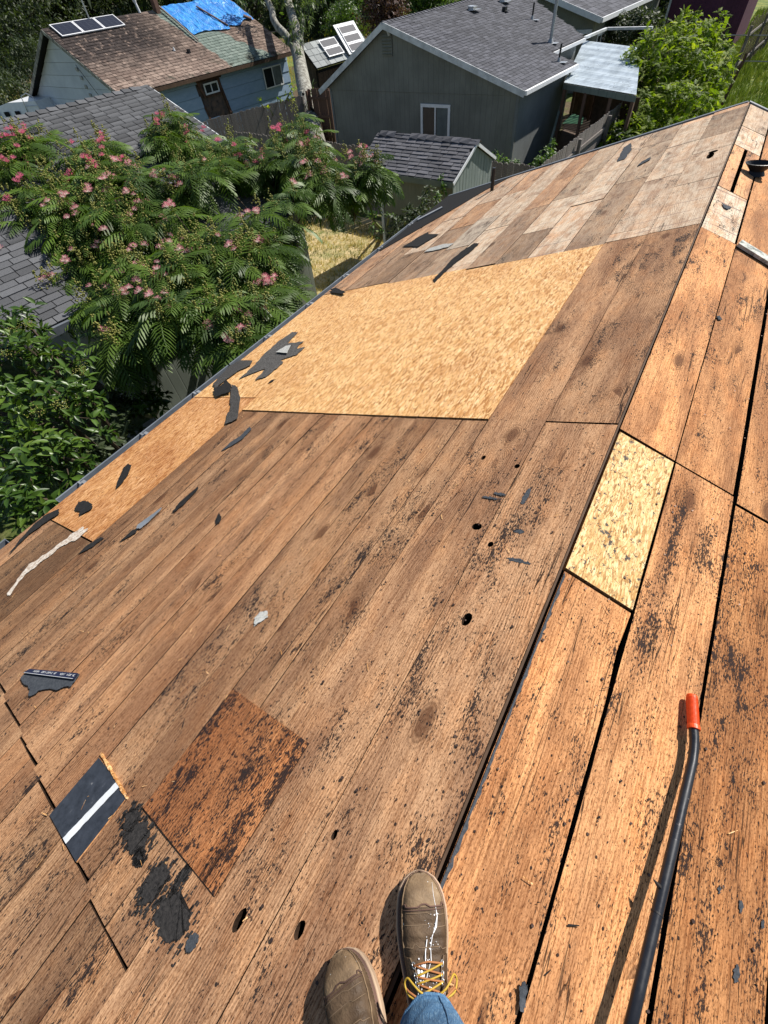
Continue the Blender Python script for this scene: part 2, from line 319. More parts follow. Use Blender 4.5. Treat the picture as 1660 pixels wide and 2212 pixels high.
M['black'] = simple('black_pipe', (0.012, 0.012, 0.014), 0.45)
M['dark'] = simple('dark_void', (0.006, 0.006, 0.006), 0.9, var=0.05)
M['edge'] = mat_ramp('dirty_shaded_edge', 20, [(0.3, (0.012, 0.009, 0.007)), (0.7, (0.05, 0.03, 0.02))], 0.95, spec=0.05)  # board sides and hole walls: grime plus gap shade put into the colour
M['rafter'] = mat_ramp('rafter_wood', 8, [(0.3, (0.05, 0.03, 0.018)), (0.7, (0.11, 0.065, 0.04))], 0.8)
M['sh_grey'] = mat_shingle('grey_shingle', (0.088, 0.090, 0.105))
M['sh_left'] = mat_shingle('blue_grey_shingle', (0.108, 0.111, 0.118))
M['sh_shed'] = mat_shingle('shed_shingle', (0.125, 0.125, 0.138))
M['sh_far'] = mat_shingle('far_shed_shingle', (0.30, 0.32, 0.32))
M['sh_blue'] = mat_blue_roof()
M['side_grey'] = mat_siding('grey_green_siding', (0.19, 0.195, 0.172), 0.2)
M['side_left'] = mat_siding('sage_siding', (0.20, 0.225, 0.19), 0.2, axis=1)
M['side_greyx'] = mat_siding('grey_green_siding_side', (0.185, 0.20, 0.20), 0.1, axis=1)
M['side_shed'] = mat_siding('shed_siding', (0.20, 0.205, 0.165), 0.1)
M['shed_board'] = mat_ramp('shed_board_paint', 7, [(0.25, (0.15, 0.18, 0.17)), (0.55, (0.23, 0.27, 0.25)), (0.75, (0.36, 0.36, 0.33))], 0.8, stretch=(6, 6, 0.5))
M['side_blue'] = mat_ramp('pale_blue_siding', 2.5, [(0.25, (0.24, 0.34, 0.47)), (0.6, (0.30, 0.41, 0.55)), (0.8, (0.38, 0.48, 0.60))], 0.75, stretch=(1, 1, 3))
M['side_white'] = mat_ramp('white_siding', 1.2, [(0.25, (0.52, 0.56, 0.60)), (0.7, (0.70, 0.74, 0.78))], 0.75)
M['rot'] = mat_ramp('exposed_sheathing', 5, [(0.3, (0.03, 0.02, 0.018)), (0.5, (0.09, 0.07, 0.065)), (0.7, (0.17, 0.11, 0.08))], 0.9)
M['brownframe'] = simple('brown_rotten_wood', (0.09, 0.045, 0.03), 0.8, var=0.4)
M['fence'] = mat_ramp('weathered_fence', 5, [(0.3, (0.10, 0.085, 0.075)), (0.55, (0.21, 0.185, 0.17)), (0.75, (0.30, 0.27, 0.25))], 0.9, stretch=(8, 8, 0.6))
M['fence_red'] = mat_ramp('redwood_fence', 5, [(0.3, (0.10, 0.055, 0.04)), (0.7, (0.22, 0.13, 0.09))], 0.9, stretch=(8, 8, 0.6))
M['glass'] = simple('window_glass', (0.02, 0.024, 0.026), 0.08, spec=0.6, var=0.05, bumps=0.0)
M['curtain'] = simple('curtain', (0.12, 0.14, 0.14), 0.8)
M['solar'] = NT('solar_cell').m
def _solar():
    t = NT('solar_cells'); P = t.obj(); s = t.n('ShaderNodeSeparateXYZ'); t.l(P, s.inputs[0])
    fx = t.math('FRACT', t.math('MULTIPLY', s.outputs[0], 9.0)); fy = t.math('FRACT', t.math('MULTIPLY', s.outputs[1], 4.0))
    g = t.math('MAXIMUM', t.math('LESS_THAN', fx, 0.06), t.math('LESS_THAN', fy, 0.04))
    t.bsdf(t.mix(g, (0.016, 0.020, 0.036, 1), (0.055, 0.065, 0.085, 1)), 0.55, 0, 0.15); return t.m
M['solar'] = _solar()
def _tarp():
    t = NT('blue_tarp'); P = t.obj(); n = t.noise(t.scale(P, (1, 2.5, 1)), 1.3, 5, 0.6, 1.0); n2 = t.noise(P, 9, 4)
    c = t.mix(t.ss(n, 0.35, 0.7), (0.015, 0.16, 0.52, 1), (0.05, 0.33, 0.78, 1)); c = t.mix(t.ss(n2, 0.66, 0.76, 0, 0.6), c, (0.35, 0.6, 0.85, 1))
    t.bsdf(c, 0.38, 0, 0.5, t.bump(t.math('ADD', n, t.math('MULTIPLY', n2, 0.2)), 1.0, 0.12)); return t.m
M['tarp'] = _tarp()
def _patio():
    t = NT('corrugated_sheet'); P = t.obj(); n = t.noise(t.scale(P, (2.5, 0.6, 1)), 1.2, 5, 0.65); n2 = t.noise(P, 14, 4, 0.7); n3 = t.noise(P, 0.9, 2)
    c = t.mix(t.ss(n, 0.35, 0.68), (0.60, 0.68, 0.74, 1), (0.40, 0.46, 0.50, 1)); c = t.mix(t.math('MULTIPLY', t.ss(n2, 0.58, 0.66), t.ss(n3, 0.48, 0.6)), c, (0.05, 0.05, 0.05, 1))
    t.bsdf(c, 0.4, 0, 0.5); return t.m
M['patio'] = _patio()
M['boat'] = simple('white_gelcoat', (0.78, 0.79, 0.80), 0.25, var=0.05)
M['boat_side'] = simple('pale_gelcoat', (0.52, 0.60, 0.64), 0.3, var=0.08)
M['purple'] = mat_siding('plum_siding', (0.10, 0.030, 0.060), 0.3)
M['plum_roof'] = simple('brown_roof', (0.20, 0.165, 0.14), 0.9)
M['bark'] = mat_ramp('pale_bark', 4, [(0.3, (0.11, 0.10, 0.085)), (0.5, (0.27, 0.26, 0.22)), (0.66, (0.48, 0.48, 0.42)), (0.8, (0.2, 0.14, 0.1))], 0.85, stretch=(2.2, 2.2, 0.6), bumps=0.7, bd=0.05)
M['bark_d'] = mat_ramp('dark_bark', 6, [(0.3, (0.04, 0.03, 0.022)), (0.7, (0.12, 0.095, 0.07))], 0.9, stretch=(3, 3, 0.6), bumps=0.7, bd=0.03)
M['leaf_mim'] = mat_leaf('mimosa_leaf', (0.022, 0.052, 0.008), (0.095, 0.165, 0.018), 0.28, 0.5)
M['leaf_shrub'] = mat_leaf('glossy_leaf', (0.020, 0.052, 0.008), (0.070, 0.130, 0.018), 0.18, 0.36, (0.14, 0.21, 0.03), 0.4)
M['leaf_lime'] = mat_leaf('lime_leaf', (0.040, 0.085, 0.008), (0.19, 0.26, 0.018), 0.45, 0.6, (0.42, 0.46, 0.03), 0.2)
M['leaf_weed'] = mat_leaf('weed_leaf', (0.035, 0.08, 0.02), (0.10, 0.17, 0.045), 0.35, 0.5)
M['leaf_dark'] = mat_leaf('far_dark_leaf', (0.020, 0.034, 0.015), (0.055, 0.078, 0.030), 0.25, 0.6)
M['leaf_green'] = mat_leaf('far_green_leaf', (0.030, 0.062, 0.015), (0.085, 0.145, 0.030), 0.35, 0.5)
M['leaf_red'] = mat_leaf('plum_leaf', (0.035, 0.018, 0.016), (0.12, 0.06, 0.045), 0.2, 0.6)
M['leaf_euc'] = mat_leaf('gum_leaf', (0.05, 0.085, 0.03), (0.12, 0.17, 0.06), 0.3, 0.5)
M['bud'] = mat_leaf('bud_cluster', (0.13, 0.16, 0.03), (0.34, 0.32, 0.08), 0.2, 0.6)
def _flower():
    t = NT('pink_stamens'); P = t.obj(); s = t.n('ShaderNodeSeparateXYZ'); t.l(P, s.inputs[0]); r = t.rnd()
    d = t.vmath('LENGTH', P)
    c = t.ramp(t.math('MULTIPLY', d, 1.0), [(0.30, (0.90, 0.80, 0.74)), (0.62, (0.88, 0.50, 0.50)), (1.0, (0.82, 0.24, 0.36))])
    p = t.bsdf(c, 0.7, 0, 0.2); tr = t.n('ShaderNodeBsdfTranslucent'); t.l(c, tr.inputs[0]); mx = t.n('ShaderNodeMixShader'); mx.inputs[0].default_value = 0.4
    t.l(p.outputs[0], mx.inputs[1]); t.l(tr.outputs[0], mx.inputs[2]); t.l(mx.outputs[0], t.out.inputs[0]); return t.m
M['flower'] = _flower()
M['stem'] = simple('brown_twig', (0.07, 0.05, 0.03), 0.8)
M['stem_g'] = simple('green_stem', (0.14, 0.17, 0.06), 0.7)
def _ground():
    t = NT('ground_soil_and_grass'); P = t.obj(); n = t.noise(P, 0.25, 5); n2 = t.noise(P, 6, 5, 0.7)
    c = t.ramp(n2, [(0.3, (0.035, 0.055, 0.015)), (0.5, (0.075, 0.10, 0.025)), (0.7, (0.17, 0.17, 0.06))])
    c2 = t.ramp(n2, [(0.3, (0.06, 0.042, 0.025)), (0.7, (0.16, 0.12, 0.075))]); c = t.mix(t.ss(n, 0.5, 0.6), c, c2)
    t.bsdf(c, 0.95, 0, 0.1, t.bump(n2, 0.8, 0.05)); return t.m
M['ground'] = _ground()
M['straw'] = mat_ramp('dry_lawn', 3, [(0.3, (0.14, 0.17, 0.045)), (0.42, (0.30, 0.26, 0.11)), (0.6, (0.48, 0.37, 0.19)), (0.75, (0.55, 0.44, 0.25))], 0.95, bumps=0.9, bd=0.03)
M['meadow'] = mat_ramp('green_meadow', 2.2, [(0.3, (0.05, 0.085, 0.02)), (0.5, (0.11, 0.16, 0.03)), (0.7, (0.25, 0.25, 0.05))], 0.95, bumps=0.9, bd=0.05)
M['asphalt'] = mat_ramp('road_asphalt', 20, [(0.3, (0.10, 0.10, 0.10)), (0.7, (0.15, 0.15, 0.148))], 0.9)
M['concrete'] = mat_ramp('yard_concrete', 3, [(0.3, (0.20, 0.18, 0.15)), (0.7, (0.36, 0.33, 0.29))], 0.9)
M['greenmat'] = simple('green_mat', (0.12, 0.32, 0.17), 0.8)
M['orange'] = simple('orange_grip', (0.80, 0.085, 0.012), 0.38, var=0.05, spec=0.5)
def _steel():
    t = NT('black_bar_paint'); P = t.obj(); n = t.noise(t.scale(P, (1, 1, 1)), 18, 5, 0.7); sc = t.noise(t.scale(P, (30, 120, 120)), 1.0, 3, 0.6)
    c = t.mix(t.ss(sc, 0.66, 0.74), (0.016, 0.018, 0.024, 1), (0.11, 0.10, 0.10, 1)); t.bsdf(c, t.ss(n, 0.3, 0.7, 0.26, 0.5), 0.2, 0.5, t.bump(n, 0.15, 0.002)); return t.m
M['steel'] = _steel()
def _leather(name, a, b, wear):
    t = NT(name); P = t.obj(); n = t.noise(P, 16, 6, 0.65); n2 = t.noise(P, 170, 3, 0.7); v = t.voro(P, 240); sp = t.noise(P, 90, 2, 0.5)
    c = t.ramp(n, [(0.3, a), (0.55, b), (0.75, wear)]); c = t.mix(t.ss(n2, 0.55, 0.75, 0, 0.4), c, a+(1,))
    c = t.mix(t.ss(sp, 0.735, 0.76), c, (0.6, 0.57, 0.52, 1))
    cre = t.noise(t.scale(P, (14, 60, 20)), 1.0, 3, 0.5, 0.6)
    t.bsdf(c, t.ss(n, 0.3, 0.7, 0.55, 0.75), 0, 0.3, t.bump(t.math('ADD', t.math('ADD', n2, t.math('MULTIPLY', v, 0.3)), t.math('MULTIPLY', cre, 1.6)), 0.55, 0.0025)); return t.m
M['leather'] = _leather('worn_brown_leather', (0.036, 0.022, 0.013), (0.095, 0.060, 0.034), (0.165, 0.112, 0.066))
M['leather_toe'] = _leather('scuffed_tan_leather', (0.10, 0.065, 0.038), (0.21, 0.140, 0.080), (0.34, 0.25, 0.16))
M['welt'] = simple('dark_welt', (0.11, 0.06, 0.045), 0.8, var=0.3)
M['sole'] = simple('pale_wedge_sole', (0.40, 0.29, 0.20), 0.7, var=0.2)
M['thread'] = simple('pale_thread', (0.17, 0.115, 0.07), 0.8)
M['lace_y'] = simple('yellow_lace', (0.42, 0.27, 0.03), 0.6, var=0.1)
M['lace_b'] = simple('brown_lace', (0.33, 0.13, 0.045), 0.7, var=0.1)
def _denim():
    t = NT('blue_denim'); P = t.obj(); n = t.noise(P, 13, 5, 0.6); tw = t.noise(t.scale(P, (330, 330, 60)), 1.0, 3, 0.7); seam = t.noise(t.scale(P, (60, 60, 5)), 1.0, 2)
    c = t.ramp(n, [(0.3, (0.045, 0.11, 0.21)), (0.6, (0.085, 0.185, 0.32)), (0.8, (0.16, 0.29, 0.44))])
    c = t.mix(t.ss(tw, 0.48, 0.72, 0, 0.6), c, (0.22, 0.36, 0.50, 1)); c = t.mix(t.ss(seam, 0.55, 0.8, 0, 0.4), c, (0.03, 0.07, 0.15, 1))
    t.bsdf(c, 0.85, 0, 0.2, t.bump(t.math('ADD', tw, t.math('MULTIPLY', n, 1.5)), 0.6, 0.003)); return t.m
M['denim'] = _denim()
M['shirt'] = simple('grey_shirt', (0.16, 0.17, 0.19), 0.9)
M['skin'] = simple('skin', (0.45, 0.27, 0.19), 0.5)
M['nail'] = simple('rusty_nail', (0.08, 0.05, 0.04), 0.5, 0.5)

# ------------------------------------------------------------------ object helpers
def tag(o, label=None, cat=None, group=None, kind=None):
    if label: o['label'] = label
    if cat: o['category'] = cat
    if group: o['group'] = group
    if kind: o['kind'] = kind
    return o
def link(o, parent=None):
    COL.objects.link(o)
    if parent is not None:
        o.parent = parent; o.matrix_parent_inverse = WM[parent.name].inverted()
    return o
WM = {}
def empty(name, loc, label=None, cat=None, group=None, rotz=0.0):
    o = bpy.data.objects.new(name, None); COL.objects.link(o); o.empty_display_size = 0.3
    m = Matrix.Translation(Vector(loc))@Matrix.Rotation(rotz, 4, 'Z'); o.matrix_world = m; WM[o.name] = m.copy()
    return tag(o, label, cat, group)
def place(name, mesh, mat=I4, parent=None, mats=None):
    o = bpy.data.objects.new(name, mesh); link(o, parent); o.matrix_basis = mat
    WM[o.name] = mat.copy(); return o

class MB:
    """collects shapes and links them as one mesh"""
    def __init__(s): s.v = []; s.f = []; s.mi = []
    def add(s, vs, fs, m=None, mi=0):
        b = len(s.v)
        for v in vs:
            v = Vector(v); s.v.append(tuple(m@v) if m is not None else tuple(v))
        for f in fs: s.f.append(tuple(b+i for i in f)); s.mi.append(mi)
    def box(s, c, d, m=None, mi=0):
        x, y, z = (d[0]/2, d[1]/2, d[2]/2)
        vs = [(c[0]+a*x, c[1]+b*y, c[2]+e*z) for a in (-1, 1) for b in (-1, 1) for e in (-1, 1)]
        s.add(vs, [(0, 1, 3, 2), (4, 6, 7, 5), (0, 4, 5, 1), (2, 3, 7, 6), (0, 2, 6, 4), (1, 5, 7, 3)], m, mi)
    def beam(s, a, b, w, h, up=(0, 0, 1), mi=0):
        a, b = Vector(a), Vector(b); d = (b-a); L = d.length; d = d/L; u = Vector(up); x = d.cross(u)
        if x.length < 1e-4: x = d.cross(Vector((1, 0, 0)))
        x.normalize(); u = x.cross(d)
        m = Matrix((( *x, 0), (*d, 0), (*u, 0), (0, 0, 0, 1))).transposed(); m = Matrix.Translation((a+b)/2)@m
        s.box((0, 0, 0), (w, L, h), m, mi)
    def tube(s, pts, rs, seg=8, cap=True, mi=0, flat=1.0):
        pts = [Vector(p) for p in pts]; n = len(pts)
        if not hasattr(rs, '__len__'): rs = [rs]*n
        b = len(s.v); ref = None
        for i, p in enumerate(pts):
            d = (pts[min(i+1, n-1)]-pts[max(i-1, 0)]).normalized()
            if ref is None:
                ref = d.orthogonal().normalized()
            ref = (ref-d*ref.dot(d)).normalized(); bn = d.cross(ref)
            for k in range(seg):
                a = 2*math.pi*k/seg; s.v.append(tuple(p+(ref*math.cos(a)+bn*math.sin(a)*flat)*rs[i]))
        for i in range(n-1):
            for k in range(seg):
                k2 = (k+1) % seg; s.f.append((b+i*seg+k, b+i*seg+k2, b+(i+1)*seg+k2, b+(i+1)*seg+k)); s.mi.append(mi)
        if cap:
            s.f.append(tuple(b+k for k in range(seg))[::-1]); s.mi.append(mi); s.f.append(tuple(b+(n-1)*seg+k for k in range(seg))); s.mi.append(mi)
    def poly(s, pts, th, m=None, mi=0):
        """closed outline (x,y) extruded from z=0 down to -th"""
        n = len(pts); a = sum(pts[i][0]*pts[(i+1) % n][1]-pts[(i+1) % n][0]*pts[i][1] for i in range(n))
        if a < 0: pts = pts[::-1]
        vs = [(p[0], p[1], p[2] if len(p) > 2 else 0) for p in pts]; vs += [(v[0], v[1], v[2]-th) for v in vs]
        fs = [tuple(range(n)), tuple(range(2*n-1, n-1, -1))]+[(i, i+n, (i+1) % n+n, (i+1) % n) for i in range(n)]
        s.add(vs, fs, m, mi)
    def mesh(s, name, mats, smooth=False):
        me = bpy.data.meshes.new(name); me.from_pydata(s.v, [], s.f)
        for k in (mats if isinstance(mats, (list, tuple)) else [mats]): me.materials.append(M[k] if isinstance(k, str) else k)
        me.polygons.foreach_set('material_index', s.mi)
        if smooth: me.polygons.foreach_set('use_smooth', [True]*len(s.f))
        me.update(); return me
    def build(s, name, mats, parent=None, mat=I4, smooth=False):
        return place(name, s.mesh(name, mats, smooth), mat, parent)

def np_mesh(name, V, F, mat, rnd=None, smooth=False):
    """V (n,3), F (m,4) quads"""
    me = bpy.data.meshes.new(name); me.vertices.add(len(V)); me.vertices.foreach_set('co', np.asarray(V, dtype=np.float32).ravel())
    k = F.shape[1]; me.loops.add(F.size); me.loops.foreach_set('vertex_index', F.astype(np.int32).ravel())
    me.polygons.add(len(F)); me.polygons.foreach_set('loop_start', np.arange(0, F.size, k, dtype=np.int32))
    try: me.polygons.foreach_set('loop_total', np.full(len(F), k, dtype=np.int32))
    except Exception: pass
    me.materials.append(M[mat] if isinstance(mat, str) else mat)
    if rnd is not None:
        a = me.attributes.new('rnd', 'FLOAT', 'POINT'); a.data.foreach_set('value', np.asarray(rnd, dtype=np.float32))
    if smooth: me.polygons.foreach_set('use_smooth', np.ones(len(F), dtype=bool))
    me.update(calc_edges=True); me.validate(); return me

def scatter(parent, part, stuff, temps, xf, mat, cap=300, smooth=False):
    """temps: list of (V,F); xf: list of (template index, 4x4 Matrix). The ones nearest the camera become parts, the rest one stuff part."""
    meshes = [np_mesh(part, V, F, mat, smooth=smooth) for V, F in temps]
    xf = sorted(xf, key=lambda t: (Vector(CAM)-t[1].translation).length)
    for k, m in xf[:cap]: place(part, meshes[k], m, parent)
    rest = xf[cap:]
    if rest:
        Vs, Fs, Rs = [], [], []; base = 0
        for ti, (V, F) in enumerate(temps):
            mm = np.array([np.array(m) for k, m in rest if k == ti])
            if len(mm) == 0: continue
            Vh = np.c_[V, np.ones(len(V))]; out = np.einsum('mij,nj->mni', mm, Vh)[:, :, :3]
            n, q = len(mm), len(V); Vs.append(out.reshape(-1, 3)); Fs.append((F[None]+np.arange(n)[:, None, None]*q+base).reshape(-1, F.shape[1])); base += n*q
            Rs.append(np.repeat(RNG.rand(n), q))
        o = place(stuff, np_mesh(stuff, np.concatenate(Vs), np.concatenate(Fs), mat, np.concatenate(Rs), smooth), I4, parent); o['kind'] = 'stuff'
    return

def frame(loc, x, z):
    """matrix with local x along x and local z near z"""
    x = Vector(x).normalized(); z = Vector(z); y = z.cross(x)
    if y.length < 1e-5: y = Vector((0, 1, 0)).cross(x)
    y.normalize(); z = x.cross(y)
    m = Matrix(((*x, 0), (*y, 0), (*z, 0), (0, 0, 0, 1))).transposed(); m.translation = Vector(loc); return m

ZG = -3.9      # ground level

# ================================================================== THE HOUSE WHOSE ROOF IS BEING STRIPPED
house = empty('house', (0, 2.5, ZG), 'brown house with its roof stripped to bare boards under the worker', 'house')
YB, YF = -3.2, 7.66       # roof from behind the worker to the far rake
UE = 3.84                 # slope length

def board(name, plane, u0, u1, y0, y1, tint, tar=0.3, pale=0.0, lift=0.0, th=0.022, mat='wood', edge=None, jit=0.0016, holes=(), tilt=0.0, gap=0.0022, endjit=0.002, label=None):
    rs = random.Random(int((u0*97+y0*31+u1*13)*1000)); L = y1-y0; n = max(2, int(L/0.16)); 
    step = [i/n for i in range(n+1)]
    ph = rs.random()*50
    left, right = [], []
    for s in step:
        y = y0+gap+s*(L-2*gap)
        jl = (noise.noise((y*6, ph, 0))*jit); jr = (noise.noise((y*6, ph+9, 0))*jit)
        a, b = u0+gap+jl, u1-gap+jr
        if edge: a, b = edge(y, a, b)
        left.append((a, y)); right.append((b, y))
    wz = lambda y, k: noise.noise((y*1.5, ph+k, 3))*0.0022+lift
    vs = []
    for (a, y), (b, _) in zip(left, right):
        e0 = rs.uniform(-endjit, endjit) if y in (left[0][1], left[-1][1]) else 0
        vs += [(a, y+e0, wz(y, 0)-tilt), (b, y-e0, wz(y, 5)+tilt), (a, y+e0, wz(y, 0)-tilt-th), (b, y-e0, wz(y, 5)+tilt-th)]
    fs = []
    for i in range(n):
        p, q = 4*i, 4*i+4
        fs += [(p, p+1, q+1, q), (p+2, q+2, q+3, p+3), (p, q, q+2, p+2), (p+1, p+3, q+3, q+1)]
    fs += [(0, 2, 3, 1), (4*n, 4*n+1, 4*n+3, 4*n+2)]
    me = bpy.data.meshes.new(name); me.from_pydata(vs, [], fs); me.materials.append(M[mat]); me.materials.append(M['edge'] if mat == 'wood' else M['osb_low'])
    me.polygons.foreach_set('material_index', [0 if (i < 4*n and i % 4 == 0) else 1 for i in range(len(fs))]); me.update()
    mt = ML if plane == 'L' else MR
    if holes:
        tmp = bpy.data.objects.new('tmp', me); COL.objects.link(tmp); cut = []
        for (hu, hy, ru, ry) in holes:
            mb = MB(); k = 14; rr = [1.25+rs.uniform(-.06, .06) for _ in range(k)]
            mb.v = [(hu+ru*rr[i]*math.cos(2*math.pi*i/k), hy+ry*rr[i]*math.sin(2*math.pi*i/k), z) for z in (-0.1, 0.1) for i in range(k)]
            mb.f = [tuple(range(k))[::-1], tuple(range(k, 2*k))]+[(i, (i+1) % k, (i+1) % k+k, i+k) for i in range(k)]
            cm = bpy.data.meshes.new('cut'); cm.from_pydata(mb.v, [], mb.f); cm.materials.append(M[mat]); cm.materials.append(M['edge']); cm.polygons.foreach_set('material_index', [1]*len(mb.f)); co = bpy.data.objects.new('cut', cm); COL.objects.link(co); cut.append(co)
            md = tmp.modifiers.new('b', 'BOOLEAN'); md.operation = 'DIFFERENCE'; md.solver = 'EXACT'; md.object = co
        dg = bpy.context.evaluated_depsgraph_get(); me2 = bpy.data.meshes.new_from_object(tmp.evaluated_get(dg))
        for co in cut+[tmp]: bpy.data.objects.remove(co)
        me2.name = name; me = me2
        if len(me.materials) == 0 or me.materials[0] is None: me.materials.clear(); me.materials.append(M[mat])
    o = place(name, me, mt, house); o.color = (*tint, 1); o['tar'] = float(tar); o['pale'] = float(pale)
    if label: o['label'] = label
    return o

BR = lambda k=1.0, s=0: (0.45*k, (0.272+s)*k, (0.150+s)*k)         # brown weathered
OR = lambda k=1.0, s=0: (0.67*k, (0.350+s)*k, (0.155+s)*k)         # warm orange fir
TN = lambda k=1.0, s=0: (0.56*k, (0.335+s)*k, (0.185+s)*k)
rb = random.Random(3)
Lrows = [0.0, -0.305, -0.605, -0.915, -1.225, -1.53, -1.83, -2.135, -2.44, -2.81, -3.14, -3.48, -3.84]
# --- lower left field
hol = {}
for (hu, hy, ru, ry) in [(-0.390, -0.397, 0.010, 0.021), (-0.231, -0.319, 0.009, 0.016), (-0.267, -0.125, 0.006, 0.010), (-0.352, 1.005, 0.017, 0.015),
                         (-0.208, 0.599, 0.013, 0.021), (-0.504, 1.423, 0.008, 0.014), (-0.325, 1.388, 0.010, 0.012), (-0.30+.04, 0.93, 0.009, 0.011)]:
    for i in range(len(Lrows)-1):
        if Lrows[i+1] < hu < Lrows[i]: hol.setdefault(i, []).append((hu, hy, ru, ry))
board('board', 'L', -0.305, 0.012, YB, 1.715, TN(0.90), 0.75, lift=0.006, holes=[h for h in hol.get(0, [])])
board('board', 'L', -0.605, -0.305, YB, 4.05, TN(0.86), 0.45, lift=0.003, holes=hol.get(1, []))
board('board', 'L', -0.305, 0.012, 1.722, 4.055, TN(0.80), 0.55, lift=0.006)
seam = [0]*2+[0.0]*20
lows = [-0.605, -0.86, -1.14, -1.45, -1.76, -2.07, -2.38, -2.70, -3.05, -3.45, -3.84]
for i in range(len(lows)-1):      # nearer than the crooked seam
    u1, u0 = lows[i], lows[i+1]; ys = -0.652+(-(u0+u1)/2-0.6)*0.058
    um_ = (u0+u1)/2+rb.uniform(-.028, .028)
    board('board', 'L', um_, u1, YB, ys, BR(rb.uniform(0.80, 1.05), rb.uniform(-0.02, 0.01)), rb.uniform(0.4, 0.9), 0, lift=rb.uniform(-0.001, 0.0015), gap=.0017, tilt=rb.uniform(-.0008, .0008))
    board('board', 'L', u0, um_, YB, ys, BR(rb.uniform(0.78, 1.1), rb.uniform(-0.02, 0.01)), rb.uniform(0.4, 0.9), 0, lift=rb.uniform(-0.001, 0.0015), gap=.0017)
ins = [-0.605, -0.915, -1.225, -1.53, -1.83, -2.135, -2.44, -2.81]
for i in range(len(ins)-1):
    u1, u0 = ins[i], ins[i+1]; ys = -0.650+(-(u0+u1)/2-0.6)*0.058
    k = [0.94, 0.92, 1.0, 1.02, 0.88, 0.92, 0.74][i]
    um_ = (u0+u1)/2+rb.uniform(-.028, .028)
    board('board', 'L', um_, u1, ys, 1.712, BR(k*rb.uniform(.86, 1.18), rb.uniform(-0.015, 0.012)), [0.75, 0.55, 0.5, 0.55, 0.5, 0.6, 0.6][i], 0, lift=rb.uniform(-0.001, 0.0015), gap=.0017, tilt=rb.uniform(-.0008, .0008))
    board('board', 'L', u0, um_, ys, 1.712, BR(k, rb.uniform(-0.015, 0.012)), [0.75, 0.55, 0.5, 0.55, 0.5, 0.6, 0.6][i], 0, lift=rb.uniform(-0.001, 0.0015), gap=.0017)
# --- eave side, left
for (a, b, y0, y1, k) in [(-3.14, -2.81, -0.52, 0.235, 0.52), (-3.55, -3.14, -0.5, 0.235, 0.55), (-3.84, -3.55, -0.5, 0.235, 1.1)]:
    board('board', 'L', a, b, y0, y1, BR(k), 0.35)
board('roof_panel', 'L', -3.84, -2.81, 0.242, 1.9, BR(), mat='osb_low', label='stained strand board panel along the eave')
board('roof_panel', 'L', -3.84, -3.04, 1.906, 4.12, BR(), mat='osb')
board('roof_panel', 'L', -2.81, -1.83, 1.722, 4.075, BR(), mat='osb', lift=0.004)
board('roof_panel', 'L', -1.83, -0.605, 1.722, 4.03, BR(), mat='osb', lift=0.004)
board('roof_panel', 'L', -3.04, -2.81, 1.906, 4.12, BR(), mat='osb', lift=0.001)
# --- patches
board('patch_board', 'L', -0.915, -0.49, -0.41, 0.02, (0.47, 0.215, 0.090), 2.1, 0, lift=0.007, label='reddish patch board streaked with black tar')
board('patch_panel', 'L', -1.26, -1.00, -0.628, -0.42, (0, 0, 0), mat='shiny', lift=0.006, label='black coated patch with one white stripe')
mb = MB(); mb.poly([(-1.122+rb.uniform(-.0012, .0012)+.0015*i_, -0.624+.0099*i_) for i_ in range(21)]+[(-1.064+rb.uniform(-.0012, .0012)-.0015*i_, -0.426-.0099*i_) for i_ in range(21)], 0.0008); mb.build('white_stripe', 'white_d', house, ML@Matrix.Translation((0, 0, 0.0088)))
mb = MB()
for i_ in range(24):
    a_ = -1.262+i_*.011; mb.beam((a_, -0.409-(i_*.011)*.072, 0.003), (a_+.0115, -0.4095-(i_*.011)*.072, 0.003+rb.uniform(0, .003)), rb.uniform(.003, .009), 0.011)
mb.build('raw_edge', 'osb', house, ML)
